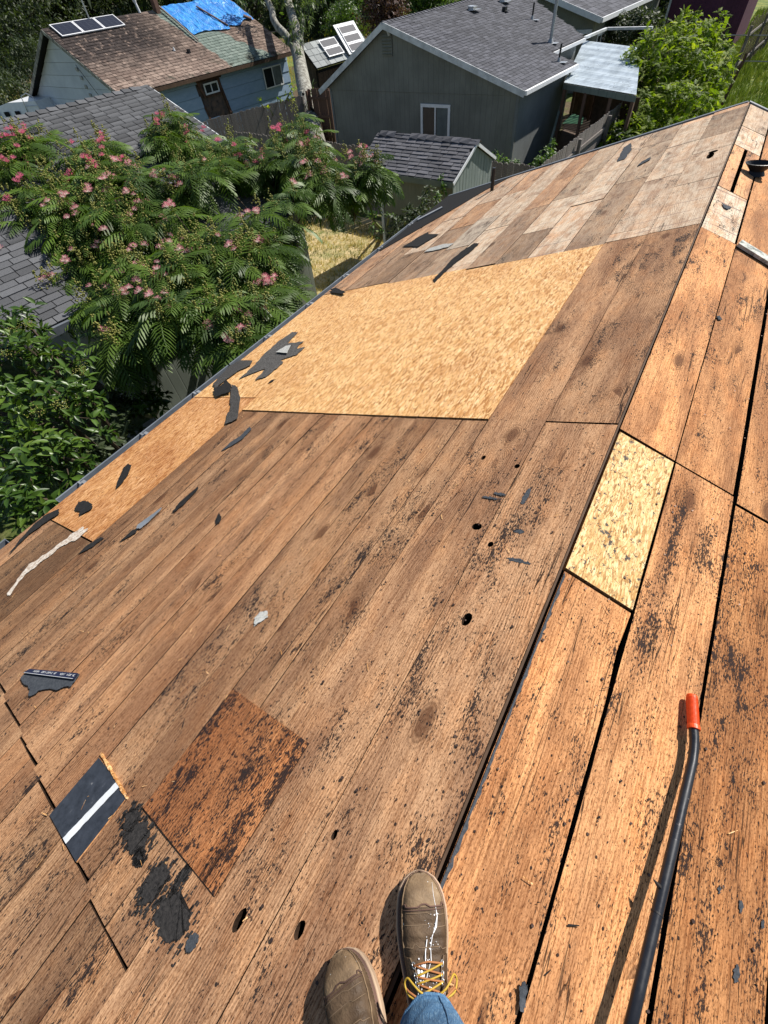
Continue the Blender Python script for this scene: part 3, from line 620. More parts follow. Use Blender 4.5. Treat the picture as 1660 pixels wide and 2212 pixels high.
# --- far left field, pale mixed boards
far = {0: [(4.062, 5.1, TN(.86), .25, .75), (5.105, 6.02, TN(.84), .2, .68), (6.025, 6.55, TN(.84), .2, .7), (6.555, 7.5, BR(.62), .25, .25), (7.503, YF, OR(.9), .1, .2)],
       1: [(4.062, 4.22, OR(1), .1, .85), (4.224, 5.5, TN(1), .25, .62), (5.505, 6.6, TN(1), .2, .78), (6.605, 7.5, TN(.8), .2, .85), (7.503, YF, OR(1.2), .1, .5)],
       2: [(4.04, 5.7, BR(.86, .012), .4, .18), (5.705, 7.0, BR(.95, .03), .3, .35), (7.005, YF, BR(.9, .02), .3, .3)],
       3: [(4.04, 5.3, OR(1), .15, .9), (5.305, 6.3, TN(1), .15, .95), (6.305, 6.9, TN(1), .15, .8), (6.905, YF, TN(.9), .3, .6)],
       4: [(4.04, 4.75, BR(.72, .012), .4, .1), (4.755, 5.7, TN(1), .15, .92), (5.705, 6.6, BR(.9, .03), .3, .3), (6.605, YF, BR(.9, .02), .3, .45)],
       5: [(4.07, 5.6, BR(.85), .3, .15), (5.605, 6.6, OR(.8), .3, .1), (6.605, YF, OR(.75), .3, .1)],
       6: [(4.07, 5.2, TN(1), .15, .9), (5.205, 6.2, TN(.9), .15, .85), (6.205, YF, TN(.9), .2, .75)],
       7: [(4.07, 4.8, BR(.75), .3, .3), (4.805, 5.7, (0.40, 0.37, 0.31), .3, .55), (5.705, 6.6, TN(1), .2, .8), (6.605, YF, OR(.9), .3, .2)],
       8: [(4.07, 5.6, BR(.76), .3, .1), (5.605, 6.5, OR(.7), .3, .05), (6.505, YF, TN(.9), .3, .5)],
       9: [(4.13, 5.0, BR(.6), .3, 0), (5.005, 6.1, TN(1), .2, .75), (6.105, 7.1, TN(1), .2, .6), (7.105, YF, OR(.9), .2, .15)],
       10: [(4.13, 5.5, BR(.8), .3, .05), (5.505, 6.6, OR(.82), .3, .15), (6.605, 7.25, OR(1.05), .1, .1)],
       11: [(4.13, 5.2, OR(.82), .3, .1), (5.205, 6.1, OR(.9), .2, .2)]}
for r, lst in far.items():
    u1, u0 = Lrows[r], Lrows[r+1]
    if r == 0: u1 = 0.012
    for (y0, y1, tint, tr, pl) in lst:
        g_ = sum(tint)/3; pl = .12+pl*.72; tint = tuple(c_*.72+gg*.28 for c_, gg in zip(tint, (g_*1.35, g_, g_*.72)))
        ob = board('board', 'L', u0, u1, y0, y1, tint, tr, pl, lift=0.006 if r == 0 else rb.uniform(-0.002, 0.003),
              holes=[(-0.132, 5.82, 0.022, 0.075), (-0.125, 5.93, 0.03, 0.03)] if (r == 0 and y0 < 5.8 < y1) else ())
# felt still on the far eave corner
mb = MB(); mb.poly([(-3.86, 5.5), (-3.80, 5.45), (-3.2, 6.75), (-3.0, 7.28), (-2.75, 7.68), (-3.86, 7.68)], 0.004); mb.build('roofing_felt', 'felt', house, ML@Matrix.Translation((0, 0, 0.008)))
# --- right slope
def split(y, a, b):
    if -0.2 < y < 0.92: b += 0.001+0.006*noise.noise((y*9, 2, 0))-0.016*math.exp(-((y-.70)/.07)**2)
    return a, b
g0 = 0.026
board('board', 'R', g0, 0.290, YB, 0.905, OR(1.0), 0.85, lift=0.0, edge=split)
board('board', 'R', 0.294, 0.573, YB, 1.700, OR(0.97, 0.005), 0.7, lift=0.002, edge=lambda y, a, b: (a+0.002, b-0.002))
board('board', 'R', 0.583, 0.852, YB, 1.660, OR(0.80, -0.02), 1.35, lift=0.0)
board('board', 'R', 0.864, 1.150, YB, 1.660, OR(0.9), 0.7)
board('roof_panel', 'R', 0.026, 0.290, 0.915, 1.697, BR(), mat='osb_tar', lift=0.002, label='pale strand board patch spotted with tar')
board('board', 'R', g0-0.004, 0.290, 1.708, 4.045, OR(0.98), 0.55, lift=0.003)
board('board', 'R', 0.294, 0.568, 1.708, 4.02, OR(0.90), 0.65, lift=0.0)
board('board', 'R', 0.586, 0.852, 1.672, 4.02, OR(0.88), 0.6)
board('board', 'R', 0.864, 1.150, 1.672, 4.02, OR(0.9), 0.5)
board('board', 'R', g0, 0.283, 4.055, 4.93, OR(1.1, .03), 0.35, 1.0, label='short white-washed board beside the ridge')
board('board', 'R', g0, 0.132, 4.937, 6.09, OR(1.12, .03), 0.6, 0.12); board('board', 'R', 0.160, 0.283, 4.937, 6.09, OR(1.08, .02), 0.6, 0.10)
board('board', 'R', g0, 0.283, 6.098, 6.75, OR(1.0, .03), 0.3, 0.95); board('board', 'R', g0, 0.283, 6.757, YF, TN(.9, .04), 0.5, 0.6)
board('board', 'R', 0.294, 0.573, 4.03, 7.0, OR(0.85), 0.3); board('board', 'R', 0.294, 0.573, 7.005, YF, OR(0.85), 0.3)
board('board', 'R', 0.586, 0.852, 4.03, YF, OR(0.85), 0.3)
for i in range(8):
    a = 1.156+i*0.336; board('board', 'R', a, min(a+0.332, UE), YB, YF, OR(0.9), 0.5)
# batten of flaking metal lying at the board seam belongs to the roof
rr = random.Random(5)
# nails in the near boards
nm = MB(); 
nm.v = [(0.0042*math.cos(2*math.pi*i/8), 0.0042*math.sin(2*math.pi*i/8), 0.0) for i in range(8)]+[(0.0036*math.cos(2*math.pi*i/8), 0.0036*math.sin(2*math.pi*i/8), 0.0018) for i in range(8)]
nm.f = [(i, (i+1) % 8, (i+1) % 8+8, i+8) for i in range(8)]+[tuple(range(8, 16))]; nm.mi = [0]*9
nmesh = nm.mesh('nail', 'nail'); k = 0
for yy in (-0.36, -0.02, 0.21, 0.62, 1.03, 1.44):
    for pl, u in [('R', .05), ('R', .25), ('R', .33), ('R', .53), ('R', .63), ('R', .80), ('L', -.05), ('L', -.27), ('L', -.34), ('L', -.57), ('L', -.66), ('L', -.88)]:
        m = (ML if pl == 'L' else MR)@Matrix.Translation((u+rr.uniform(-.02, .02), yy+rr.uniform(-.02, .02), 0.0095 if pl == 'L' else 0.0035))@Matrix.Rotation(rr.uniform(-.2, .2), 4, 'X')@Matrix.Diagonal((rr.uniform(.8, 1.3),)*3+(1,))
        place('nail', nmesh, m, house)
# the other nail heads, too small to pick apart
V_, F_ = [], []; rn_ = random.Random(8)
for yy in np.arange(-0.95, 7.6, 0.305):
    for pl, us in ((ML, np.arange(-3.75, -0.03, 0.075)), (MR, np.arange(0.05, 1.1, 0.075))):
        for u in us:
            if rn_.random() < .45: continue
            c_ = pl@Vector((u+rn_.uniform(-.02, .02), yy+rn_.gauss(0, .02), 0.0085 if pl is ML and u > -.3 else 0.0045)); s_ = rn_.uniform(.0022, .0042); b_ = len(V_)
            V_ += [tuple(c_+Vector((s_*math.cos(k*math.pi/3), s_*math.sin(k*math.pi/3), .0012))) for k in range(6)]; F_ += [(b_, b_+1, b_+2, b_+3), (b_, b_+3, b_+4, b_+5)]
o = place('nails', np_mesh('nails', np.array(V_), np.array(F_), 'nail'), I4, house); o['kind'] = 'stuff'
# splinters, crumbs of tar and torn granules
V_, F_ = [], []; Vt, Ft = [], []
for k in range(900):
    u = -abs(rn_.triangular(0, 3.7, 1.2)) if rn_.random() < .72 else rn_.uniform(.05, 1.1); y = rn_.uniform(-.8, 5.5) if rn_.random() < .75 else rn_.uniform(-.6, 1.5)
    pl = ML if u < 0 else MR; a = rn_.gauss(1.57, .7) if rn_.random() < .7 else rn_.random()*6.28; L_, w_ = (rn_.uniform(.008, .034), rn_.uniform(.0008, .0022)) if k % 2 else (rn_.uniform(.002, .006), rn_.uniform(.002, .005))
    d = Vector((math.cos(a), math.sin(a), 0)); s_ = Vector((-d.y, d.x, 0)); c_ = Vector((u, y, .011 if u > -.3 and u < 0 else .0065)); hh = Vector((0, 0, rn_.uniform(.001, .0035)))
    pts = [pl@(c_-d*L_/2-s_*w_), pl@(c_+d*L_/2-s_*w_*.5+hh), pl@(c_+d*L_/2+s_*w_*.5+hh), pl@(c_-d*L_/2+s_*w_)]
    (VV, FF) = (V_, F_) if k % 2 and rn_.random() < .6 else (Vt, Ft); b_ = len(VV); VV += [tuple(p) for p in pts]; FF.append((b_, b_+1, b_+2, b_+3))
o = place('splinters', np_mesh('splinters', np.array(V_), np.array(F_), 'osb')); o['kind'] = 'stuff'
o = place('tar_crumbs', np_mesh('tar_crumbs', np.array(Vt), np.array(Ft), 'felt')); o['kind'] = 'stuff'
# rafters and dark attic
raf = MB(); 
for y in np.arange(YB+0.1, YF, 0.61):
    raf = MB(); raf.box((-UE/2, y, -0.13), (UE-0.1, 0.04, 0.14)); raf.build('rafter', 'rafter', house, ML@Matrix.Translation((0, 0, -0.03)))
    raf = MB(); raf.box((UE/2, y, -0.13), (UE-0.1, 0.04, 0.14)); raf.build('rafter', 'rafter', house, MR@Matrix.Translation((0, 0, -0.03)))
mb = MB(); mb.box((0, (YB+YF)/2, -0.10), (0.035, YF-YB-0.1, 0.2)); mb.build('ridge_beam', 'rafter', house)
xe = UE*CP; ze = -UE*SP
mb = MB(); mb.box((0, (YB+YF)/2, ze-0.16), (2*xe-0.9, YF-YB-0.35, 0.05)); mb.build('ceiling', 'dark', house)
# walls
wl = MB(); hx = xe-0.42
wl.box((-hx, (YB+YF)/2, (ZG+ze-0.02)/2), (0.14, YF-YB-0.6, ze-0.02-ZG)); wl.build('wall', 'side_left', house)
wl = MB(); wl.box((hx, (YB+YF)/2, (ZG+ze-0.02)/2), (0.14, YF-YB-0.6, ze-0.02-ZG)); wl.build('wall', 'side_left', house)
for yy in (YB+0.3, YF-0.3):
    wl = MB(); wl.add([(-hx, yy-0.07, ZG), (hx, yy-0.07, ZG), (hx, yy-0.07, -hx*T-0.2), (0, yy-0.07, -0.2), (-hx, yy-0.07, -hx*T-0.2), (-hx, yy+0.07, ZG), (hx, yy+0.07, ZG), (hx, yy+0.07, -hx*T-0.2), (0, yy+0.07, -0.2), (-hx, yy+0.07, -hx*T-0.2)],
           [(0, 1, 2, 3, 4), (9, 8, 7, 6, 5), (0, 5, 6, 1), (1, 6, 7, 2), (2, 7, 8, 3), (3, 8, 9, 4), (4, 9, 5, 0)]); wl.build('wall', 'side_left', house)
# rake trim with metal edge at the far gable
for s, mt in ((-1, ML), (1, MR)):
    r_ = MB(); r_.box((s*UE/2, YF+0.015, -0.07), (UE, 0.022, 0.15)); r_.build('rake_board', 'white_d', house, mt)
    r_ = MB(); r_.box((s*UE/2, YF+0.022, 0.008), (UE-0.01, 0.05, 0.012)); r_.build('drip_edge', 'gutter', house, mt)
# fascia and gutter on the left eave
fz = ze-0.02
mb = MB(); mb.box((-xe-0.012, (YB+YF)/2, fz-0.075), (0.02, YF-YB, 0.15)); mb.build('fascia', 'white_d', house)
def gutter(y0, y1):
    g = MB(); x0 = -xe-0.024; prof = [(0, 0), (0, -0.10), (-0.055, -0.10), (-0.085, -0.045), (-0.085, 0.0), (-0.094, 0.0), (-0.094, -0.012)]
    prof2 = [(x0+a, fz-0.015+b) for a, b in prof]
    vs = [(x, y, z) for y in (y0, y1) for x, z in prof2]; n = len(prof2)
    g.add(vs, [(i, i+1, i+1+n, i+n) for i in range(n-1)]+[]); o = g.build('gutter', 'gutter', house)
    so = o.modifiers.new('s', 'SOLIDIFY'); so.thickness = 0.004
    for y in (y0+0.002, y1-0.002):
        c = MB(); c.poly([(x, z) for x, z in prof2[:6]], 0.004, Matrix(((1, 0, 0, 0), (0, 0, 1, y), (0, 1, 0, 0), (0, 0, 0, 1)))); c.build('gutter_end', 'gutter', house)
    return o
gutter(0.40, 2.50); gutter(2.52, 6.9); gutter(-3.1, -0.05)
for y in (0.62, 1.30, 1.98, 3.1, 3.9, 4.7, 5.6, 6.5, -0.7):
    c = MB(); c.box((-xe-0.068, y, fz-0.008), (0.09, 0.018, 0.004)); c.box((-xe-0.03, y+0.02, fz+0.012), (0.05, 0.03, 0.004)); c.build('gutter_bracket', 'alu_d', house)
mb = MB(); mb.beam(ML@Vector((-3.80, 6.55, 0.02)), ML@Vector((-3.55, 6.9, 0.022)), 0.035, 0.02); mb.build('trim_offcut', 'alu_d', house)
# pipe at the far left
b = ML@Vector((uvL(1063, 412)[0], uvL(1063, 412)[1], 0)); mb = MB(); mb.tube([b-Vector((0, 0, .08)), b+Vector((0, 0, 0.27))], 0.024, 14); mb.build('vent_pipe', 'black', house)
# round vent opening on the right slope: a dark flared collar
c0 = MR@Vector((0.285, 5.56, 0.0)); mb = MB(); pts = []
n = 20; 
for k, (r, h) in enumerate([(0.075, 0.0), (0.055, 0.03), (0.105, 0.085), (0.098, 0.087), (0.05, 0.03), (0.04, -0.05)]):
    for i in range(n):
        a = 2*math.pi*i/n; wob = 1+0.10*math.sin(2*a+1)*(k in (2, 3)); mb.v.append((c0.x+r*wob*math.cos(a), c0.y+r*wob*0.85*math.sin(a), c0.z+h))
for k in range(5):
    for i in range(n): mb.f.append((k*n+i, k*n+(i+1) % n, (k+1)*n+(i+1) % n, (k+1)*n+i)); mb.mi.append(0)
mb.f.append(tuple(5*n+i for i in range(n))); mb.mi.append(0)
mb.build('vent_collar', 'black', house, smooth=False)

# ------------------------------------------------------------------ tar residue stuck on the boards
def blob(pts, jit, rs, n=5):
    out = []
    m = len(pts)
    for i in range(m):
        a, b_ = pts[i], pts[(i+1) % m]
        for k in range(n):
            f = k/n; out.append((a[0]+(b_[0]-a[0])*f+rs.uniform(-jit, jit)*(k > 0), a[1]+(b_[1]-a[1])*f+rs.uniform(-jit, jit)*(k > 0)))
    return out
def ell(c, ru, ry, ang=0, k=9): return [(c[0]+ru*math.cos(2*math.pi*i/k)*math.cos(ang)-ry*math.sin(2*math.pi*i/k)*math.sin(ang), c[1]+ru*math.cos(2*math.pi*i/k)*math.sin(ang)+ry*math.sin(2*math.pi*i/k)*math.cos(ang)) for i in range(k)]
rs = random.Random(9)
for (cu, cy, ru, ry, jt) in [(-0.852, -0.462, 0.045, 0.04, 0.009), (-0.69, -0.495, 0.035, 0.05, 0.009), (-0.575, -0.505, 0.065, 0.045, 0.011), (-0.93, -0.452, 0.03, 0.03, .01), (-0.62, -0.44, 0.012, 0.03, .006), (-0.80, -0.49, 0.02, 0.012, .005)]:
    mb = MB(); mb.poly(blob(blob(ell((cu, cy), ru, ry, 0, 12), jt, rs, 3), .0035, rs, 4), 0.001)
    for _k in range(70):
        a_ = rs.random()*6.28; q_ = 1+abs(rs.gauss(0, .35)); s_ = rs.uniform(.0015, .005)/q_; mb.poly([(x+cu+ru*q_*math.cos(a_), y+cy+ry*q_*math.sin(a_)) for x, y in [(-s_, -s_*2), (s_, -s_*1.6), (s_*1.2, s_*2.2), (-s_*.6, s_*1.8)]], 0.0008)
    mb.build('tar_patch', 'tar', house, ML@Matrix.Translation((0, 0, 0.0046)))
mb = MB(); mb.poly(blob(ell((-0.475, -0.50), 0.016, 0.02), .002, rs), 0.003); mb.build('tar_patch', 'felt_blue', house, ML@Matrix.Translation((0, 0, 0.0085)))
for (cu, cy, ru, ry) in [(-0.22, 1.21, .012, .05), (-0.13, 0.885, 0.045, 0.008), (-0.18, 1.02, .02, .012), (-0.36, 1.17, .04, .006), (-.33, 1.20, .03, .008), (-.12, 1.20, .02, .01)][:5]:
    mb = MB(); mb.poly(blob(ell((cu, cy), ru, ry), .004, rs), 0.0006); mb.build('tar_patch', 'felt_blue', house, ML@Matrix.Translation((0, 0, 0.0076)))
for _ in range(6):
    cu = rs.uniform(0.60, 0.84); cy = rs.uniform(-0.2, 0.6); s_ = rs.uniform(.4, 1)
    mb = MB(); mb.poly(blob(ell((cu, cy), .009*s_, .022*s_), .003, rs, 3), 0.001); mb.build('tar_patch', 'felt_blue', house, MR@Matrix.Translation((0, 0, 0.0038)))
# tar smear along the ridge gap edge of the first right-hand board
mb = MB(); pts = [(g0+0.003, -0.15)]+[(g0+0.003, 0.9)]+[(g0+0.008+0.007*abs(noise.noise((y*23, 0, 0)))*2, y) for y in np.linspace(0.88, -0.14, 60)]; mb.poly(pts, 0.001); mb.build('tar_patch', 'felt_blue', house, MR@Matrix.Translation((0, 0, 0.0046)))
# white residue streaks by the lower OSB corner
q = [uvL(*p) for p in [(18, 1284), (25, 1288), (60, 1240), (100, 1210), (130, 1185), (165, 1170), (188, 1145), (178, 1137), (155, 1152), (140, 1165), (100, 1195), (62, 1218)]]
q = [(a+.035*(i > 5)-.01, b) for i, (a, b) in enumerate(q)]; mb = MB(); mb.poly(blob(blob(q, .014, rs, 4), .004, rs, 3), 0.0006); mb.build('white_residue', 'plaster', house, ML@Matrix.Translation((0, 0, 0.006)))

# ------------------------------------------------------------------ loose scraps on the roof (things)
def scrap(label, px, mat, plane='L', jit=0.006, lift=0.006, curl=0.0, name='shingle_scrap', n=6, cat='roofing scrap', th=0.0022, group=None):
    q = [(uvL if plane == 'L' else uvR)(*p) for p in px]; cu = sum(a for a, _ in q)/len(q); cy = sum(b for _, b in q)/len(q)
    q = [(a-cu, b-cy) for a, b in q]; pts = blob(q, jit, rs, n); R_ = max(math.hypot(*p) for p in q)
    pts = [(p[0], p[1], curl*.45*(math.hypot(*p)/R_)**2*(0.4+0.6*noise.noise((p[0]*4, p[1]*4, 1)))) for p in pts]
    mb = MB(); nn = len(pts)
    vs = list(pts)+[(0, 0, 0)]+[(p[0], p[1], p[2]-th) for p in pts]+[(0, 0, -th)]
    ar = sum(pts[i][0]*pts[(i+1) % nn][1]-pts[(i+1) % nn][0]*pts[i][1] for i in range(nn))
    # triangulate with bmesh to cope with concave outlines
    bm = bmesh.new(); bv = [bm.verts.new(p) for p in pts]
    if ar < 0: bv.reverse()
    f = bm.faces.new(bv); bmesh.ops.triangulate(bm, faces=[f])
    ex = bmesh.ops.extrude_face_region(bm, geom=list(bm.faces)); 
    bmesh.ops.translate(bm, vec=(0, 0, th), verts=[g for g in ex['geom'] if isinstance(g, bmesh.types.BMVert)])
    bmesh.ops.recalc_face_normals(bm, faces=bm.faces)
    me = bpy.data.meshes.new(name); bm.to_mesh(me); bm.free(); me.materials.append(M[mat])
    m = (ML if plane == 'L' else MR)@Matrix.Translation((cu, cy, lift*.7+.001)); o = place(name, me, m)
    return tag(o, label, cat, group)
c3 = lambda x, y: (x/2, y/2+518.8)
c4 = lambda x, y: (x/2+830, y/2+207.5)
c5 = lambda x, y: (x/2, y/2+1124)
cz = lambda x, y: (864.6+x/4, 415+y/4)     # crop from (1000,480), zoom 3.458
scrap('largest ragged dark sheet lying on the strand board by the gutter', [c3(1035, 605), c3(1095, 550), c3(1140, 500), c3(1200, 445), c3(1265, 400), c3(1290, 400), c3(1245, 450), c3(1315, 440), c3(1265, 475), c3(1322, 465), c3(1280, 500), c3(1215, 520), c3(1225, 535), c3(1150, 595), c3(1105, 608), c3(1150, 560), c3(1095, 570)], 'gran', lift=0.008, jit=.01, curl=0.01)  # ragged dark granular sheet just above the panel
scrap('pale grey shingle flap lying on the largest ragged dark sheet', [c3(1198, 492), c3(1240, 466), c3(1262, 462), c3(1246, 497)], 'gran_pale', lift=0.030, jit=.003)
scrap('granular black shingle strip hanging over the gutter edge', [c3(925, 625), c3(955, 590), c3(1000, 545), c3(1040, 525), c3(1095, 525), c3(1085, 545), c3(1030, 570), c3(975, 610), c3(935, 645)], 'gran', lift=0.012, jit=.008, curl=.03)
scrap('crumpled black shingle piece at the corner of the strand board by the gutter', [c3(930, 650), c3(960, 635), c3(985, 612), c3(1005, 640), c3(1000, 665), c3(965, 672), c3(940, 684)], 'felt', lift=0.018, jit=.012, curl=.06)
scrap('long grey shingle strip bent down over the edge of the strand board', [c3(1005, 628), c3(1030, 640), c3(1042, 690), c3(1030, 775), c3(1005, 790), c3(976, 798), c3(985, 755), c3(1000, 740), c3(998, 690)], 'gran', lift=0.012, jit=.006, curl=.02)
scrap('small dark sliver on the strand board below the ragged sheet', [c3(1160, 622), c3(1175, 607), c3(1190, 604), c3(1180, 614)], 'felt', jit=.002)
scrap('dark teardrop felt scrap on the stained panel by the gutter', [c3(505, 1080), c3(515, 1040), c3(540, 985), c3(560, 970), c3(573, 976), c3(555, 1020), c3(525, 1060)], 'felt', lift=.010, jit=.005, curl=.02)
scrap('dark leaf-shaped felt scrap with ragged points at the panel corner', [c3(330, 1168), c3(345, 1135), c3(375, 1130), c3(405, 1145), c3(400, 1165), c3(370, 1180), c3(345, 1195), c3(352, 1175)], 'felt', lift=.010, jit=.008, curl=.02)
scrap('long black felt strip slanting off the eave at the left edge', [c3(45, 1362), c3(95, 1295), c3(150, 1235), c3(205, 1190), c3(262, 1165), c3(262, 1185), c3(200, 1225), c3(130, 1275), c3(80, 1325)], 'felt', lift=.012, jit=.006, curl=.02)
scrap('narrow black blade of felt on the boards below the strand board', [c3(748, 1178), c3(775, 1140), c3(858, 1068), c3(860, 1076), c3(800, 1142), c3(760, 1175)], 'felt', jit=.003)
scrap('thin black felt sliver beside its glinting metal flake', [c3(520, 1308), c3(570, 1260), c3(600, 1245), c3(590, 1268)], 'felt', jit=.003)
scrap('shiny wrinkled foil strip on the dark boards', [c3(595, 1250), c3(600, 1235), c3(640, 1205), c3(705, 1160), c3(700, 1170), c3(650, 1218), c3(612, 1250)], 'alu', jit=.003, lift=.01, curl=.02, name='foil_strip', cat='foil scrap')
scrap('black felt sliver in front of the white residue streak', [c3(340, 1362), c3(375, 1325), c3(440, 1285), c3(452, 1290), c3(400, 1330)], 'felt', jit=.004)
scrap('small bent black scrap on the boards in the middle left', [c3(938, 1232), c3(935, 1212), c3(950, 1185), c3(960, 1200), c3(955, 1222)], 'felt', jit=.003, curl=.02)
scrap('thin weathered shingle sliver on the boards below the bent strip', [c3(958, 915), c3(1000, 875), c3(1040, 850), c3(1080, 810), c3(1090, 818), c3(1050, 862), c3(1005, 890)], 'felt_blue', jit=.003)
scrap('long straight black felt strip crossing onto the top of the strand board', [cz(285, 770), cz(320, 730), cz(430, 610), cz(520, 530), cz(640, 450), cz(685, 450), cz(600, 530), cz(490, 610), cz(380, 705), cz(305, 788)], 'felt', jit=.008, lift=.01)
scrap('forked black felt scrap on the brown boards near the gutter', [cz(20, 480), cz(60, 460), cz(150, 400), cz(250, 350), cz(245, 370), cz(180, 410), cz(260, 395), cz(340, 370), cz(270, 410), cz(160, 480), cz(120, 478)], 'felt', jit=.01, lift=.01, curl=.02)
scrap('white speckled shingle scrap on the boards near the gutter', [cz(210, 525), cz(260, 490), cz(380, 455), cz(465, 450), cz(420, 480), cz(300, 510)], 'gran_pale', jit=.008, lift=.01)
scrap('blue grey felt scrap on the pale boards by the far rake', [c4(1008, 700), c4(1035, 640), c4(1065, 625), c4(1068, 650), c4(1045, 690)][::-1] if 0 else [(830+1008/2, 700/2), (830+1035/2, 640/2), (830+1065/2, 622/2), (830+1070/2, 650/2), (830+1040/2, 690/2)], 'felt_blue', jit=.012, lift=.008)
scrap('narrow blue grey felt scrap below the one at the far rake', [(830+1093/2, 722/2), (830+1110/2, 705/2), (830+1152/2, 680/2), (830+1148/2, 694/2)], 'felt_blue', jit=.008, lift=.008)
scrap('small grey leaf-like flake on the white-washed boards right of the ridge', [(830+1455/2, 880/2), (830+1475/2, 890/2), (830+1500/2, 900/2), (830+1480/2, 908/2), (830+1465/2, 900/2)], 'felt_blue', plane='R', jit=.003)
scrap('tiny grey flake on the orange board right of the ridge', [c4(1432, 955), c4(1445, 952), c4(1458, 970), c4(1440, 970)], 'felt_blue', plane='R', jit=.002)
scrap('grey feathery debris with a thin twig in the middle of the left boards', [c5(1102, 462), c5(1110, 420), c5(1130, 398), c5(1160, 402), c5(1155, 425), c5(1125, 445)], 'gran_pale', jit=.008, name='debris_flake', cat='debris')
scrap('black flake standing in the gap at the bottom right of the boots', [(830+575/2, 1520.8+1310/2), (830+572/2, 1520.8+1215/2), (830+590/2, 1520.8+1187/2), (830+608/2, 1520.8+1200/2), (830+600/2, 1520.8+1290/2), (830+590/2, 1520.8+1320/2)], 'felt_blue', plane='R', jit=.003, lift=.01, curl=.03)
scrap('dark flap curled at the gutter above the strand board', [c3(1430, 218), c3(1455, 212), c3(1500, 232), c3(1485, 240), c3(1440, 232)], 'felt', jit=.004, lift=.02, curl=.05)
# the printed shingle piece
sx = lambda x, y: ((40+x/5.1875)*0.8646, (1640+y/5.1875)*0.8646)
sp_ = scrap('grey torn shingle piece with a dark blue printed band along its top', [sx(125, 240), sx(215, 178), sx(845, 235), sx(790, 320), sx(730, 400), sx(640, 405), sx(560, 445), sx(470, 430), sx(400, 435), sx(310, 455), sx(250, 510), sx(200, 525), sx(180, 505), sx(200, 440), sx(180, 385), sx(130, 375), sx(80, 295)], 'gran', jit=.0025, lift=.008, curl=.004)
sp_.data.materials[0] = M['felt_blue']
WM[sp_.name] = sp_.matrix_basis.copy()
tp = [uvL(*sx(*p)) for p in [(130, 232), (215, 180), (845, 237), (790, 318)]]
mb = MB(); mb.poly(tp, 0.001); mb.build('printed_band', 'tape', sp_, ML@Matrix.Translation((0, 0, 0.0165)))
mb = MB()
def along(f, g):
    a = np.array(tp[0])*(1-f)+np.array(tp[3])*f; b_ = np.array(tp[1])*(1-f)+np.array(tp[2])*f; p = a*(1-g)+b_*g; return Vector((p[0], p[1], 0.001))
mb.beam(along(0.02, .07), along(.98, .07), 0.0022, 0.0006)
gx = [0.16, 0.175, 0.20, 0.225, 0.24, 0.26, 0.33, 0.35, 0.37, 0.40, 0.44, 0.46, 0.48, 0.50, 0.53, 0.58, 0.60, 0.70, 0.72, 0.74, 0.77, 0.83, 0.86, 0.88, 0.90, 0.94, 0.96]
for i, f in enumerate(gx):
    lo, hi = (0.42, 0.72)
    k = i % 4
    if k == 0: mb.beam(along(f, lo), along(f+.004, hi), .0022, .0006); mb.beam(along(f, hi), along(f+.014, hi), .0022, .0006)
    elif k == 1: mb.beam(along(f+.008, lo), along(f-.002, hi), .0022, .0006); mb.beam(along(f, .56), along(f+.012, .56), .0022, .0006)
    elif k == 2:
        mb.beam(along(f, lo), along(f+.012, lo), .0022, .0006); mb.beam(along(f, hi), along(f+.012, hi), .0022, .0006); mb.beam(along(f, lo), along(f, hi), .0022, .0006)
    else: mb.beam(along(f, lo), along(f+.012, hi), .0022, .0006); mb.beam(along(f+.012, lo), along(f, hi), .0022, .0006)
mb.build('printing', 'white_d', sp_, ML@Matrix.Translation((0, 0, 0.0172)))
# pale batten strip across the right slope
strip = MB(); a, b_ = (0.30, 4.05), (1.5, 3.80)
strip.beam((a[0], a[1], 0.018), (b_[0], b_[1], 0.018), 0.085, 0.020); o = strip.build('metal_strip', 'plaster', None, MR)
o.data.materials[0] = mat_ramp('flaking_grey_strip', 16, [(0.35, (0.12, 0.14, 0.13)), (0.5, (0.45, 0.46, 0.42)), (0.65, (0.66, 0.66, 0.6))], 0.8, stretch=(1, 1, 1))
tag(o, 'pale flaking strip lying across the right slope at the ridge', 'strip')

# ------------------------------------------------------------------ pry bar
bar = empty('pry_bar', tuple(MR@Vector((0.55, 0.3, 0))), 'long black pry bar with an orange ribbed grip', 'pry bar')
def RP(px, py, hgt):      # point above the right slope, seen at that pixel
    r = W(px, py); nrm = np.array([SP, 0, CP]); t = (hgt-nrm.dot(CAM))/nrm.dot(r); return CAM+r*t
p0 = RP(1495, 1504, 0.030); p1 = RP(1499, 1576, 0.040); p2 = RP(1503, 1606, 0.043); p3 = RP(1496, 1648, 0.048); p4 = RP(1451, 1841, 0.064); p5 = RP(1383, 2130, 0.088)
d = (p5-p4)/np.linalg.norm(p5-p4); p6 = p5+d*0.18; p7 = p6+d*0.03+np.array([0.0, 0, -0.03]); 
curve = [p0, p1]
for i in range(1, 6):
    f = i/6; curve.append((1-f)**2*p1+2*f*(1-f)*p2+f*f*p3)
curve += [p3, p4, p5, p6]
rsb = [0.0125]*len(curve)
mb = MB(); mb.tube(curve, rsb, 20); mb.build('shaft', 'steel', bar, smooth=True)
mb = MB(); mb.tube([p6, p7, p7+d*.03+np.array([0, 0, -.03])], [0.0125, 0.012, 0.004], 10, flat=1.0); mb.build('claw', 'steel', bar, smooth=True)
gp = MB(); d0 = (p1-p0)/np.linalg.norm(p1-p0); L0 = np.linalg.norm(p1-p0); pts, rr_ = [p0-d0*0.004, p0-d0*0.0035], [0.004, 0.013]
nr_ = 22
pts.append(p0); rr_.append(0.0152)
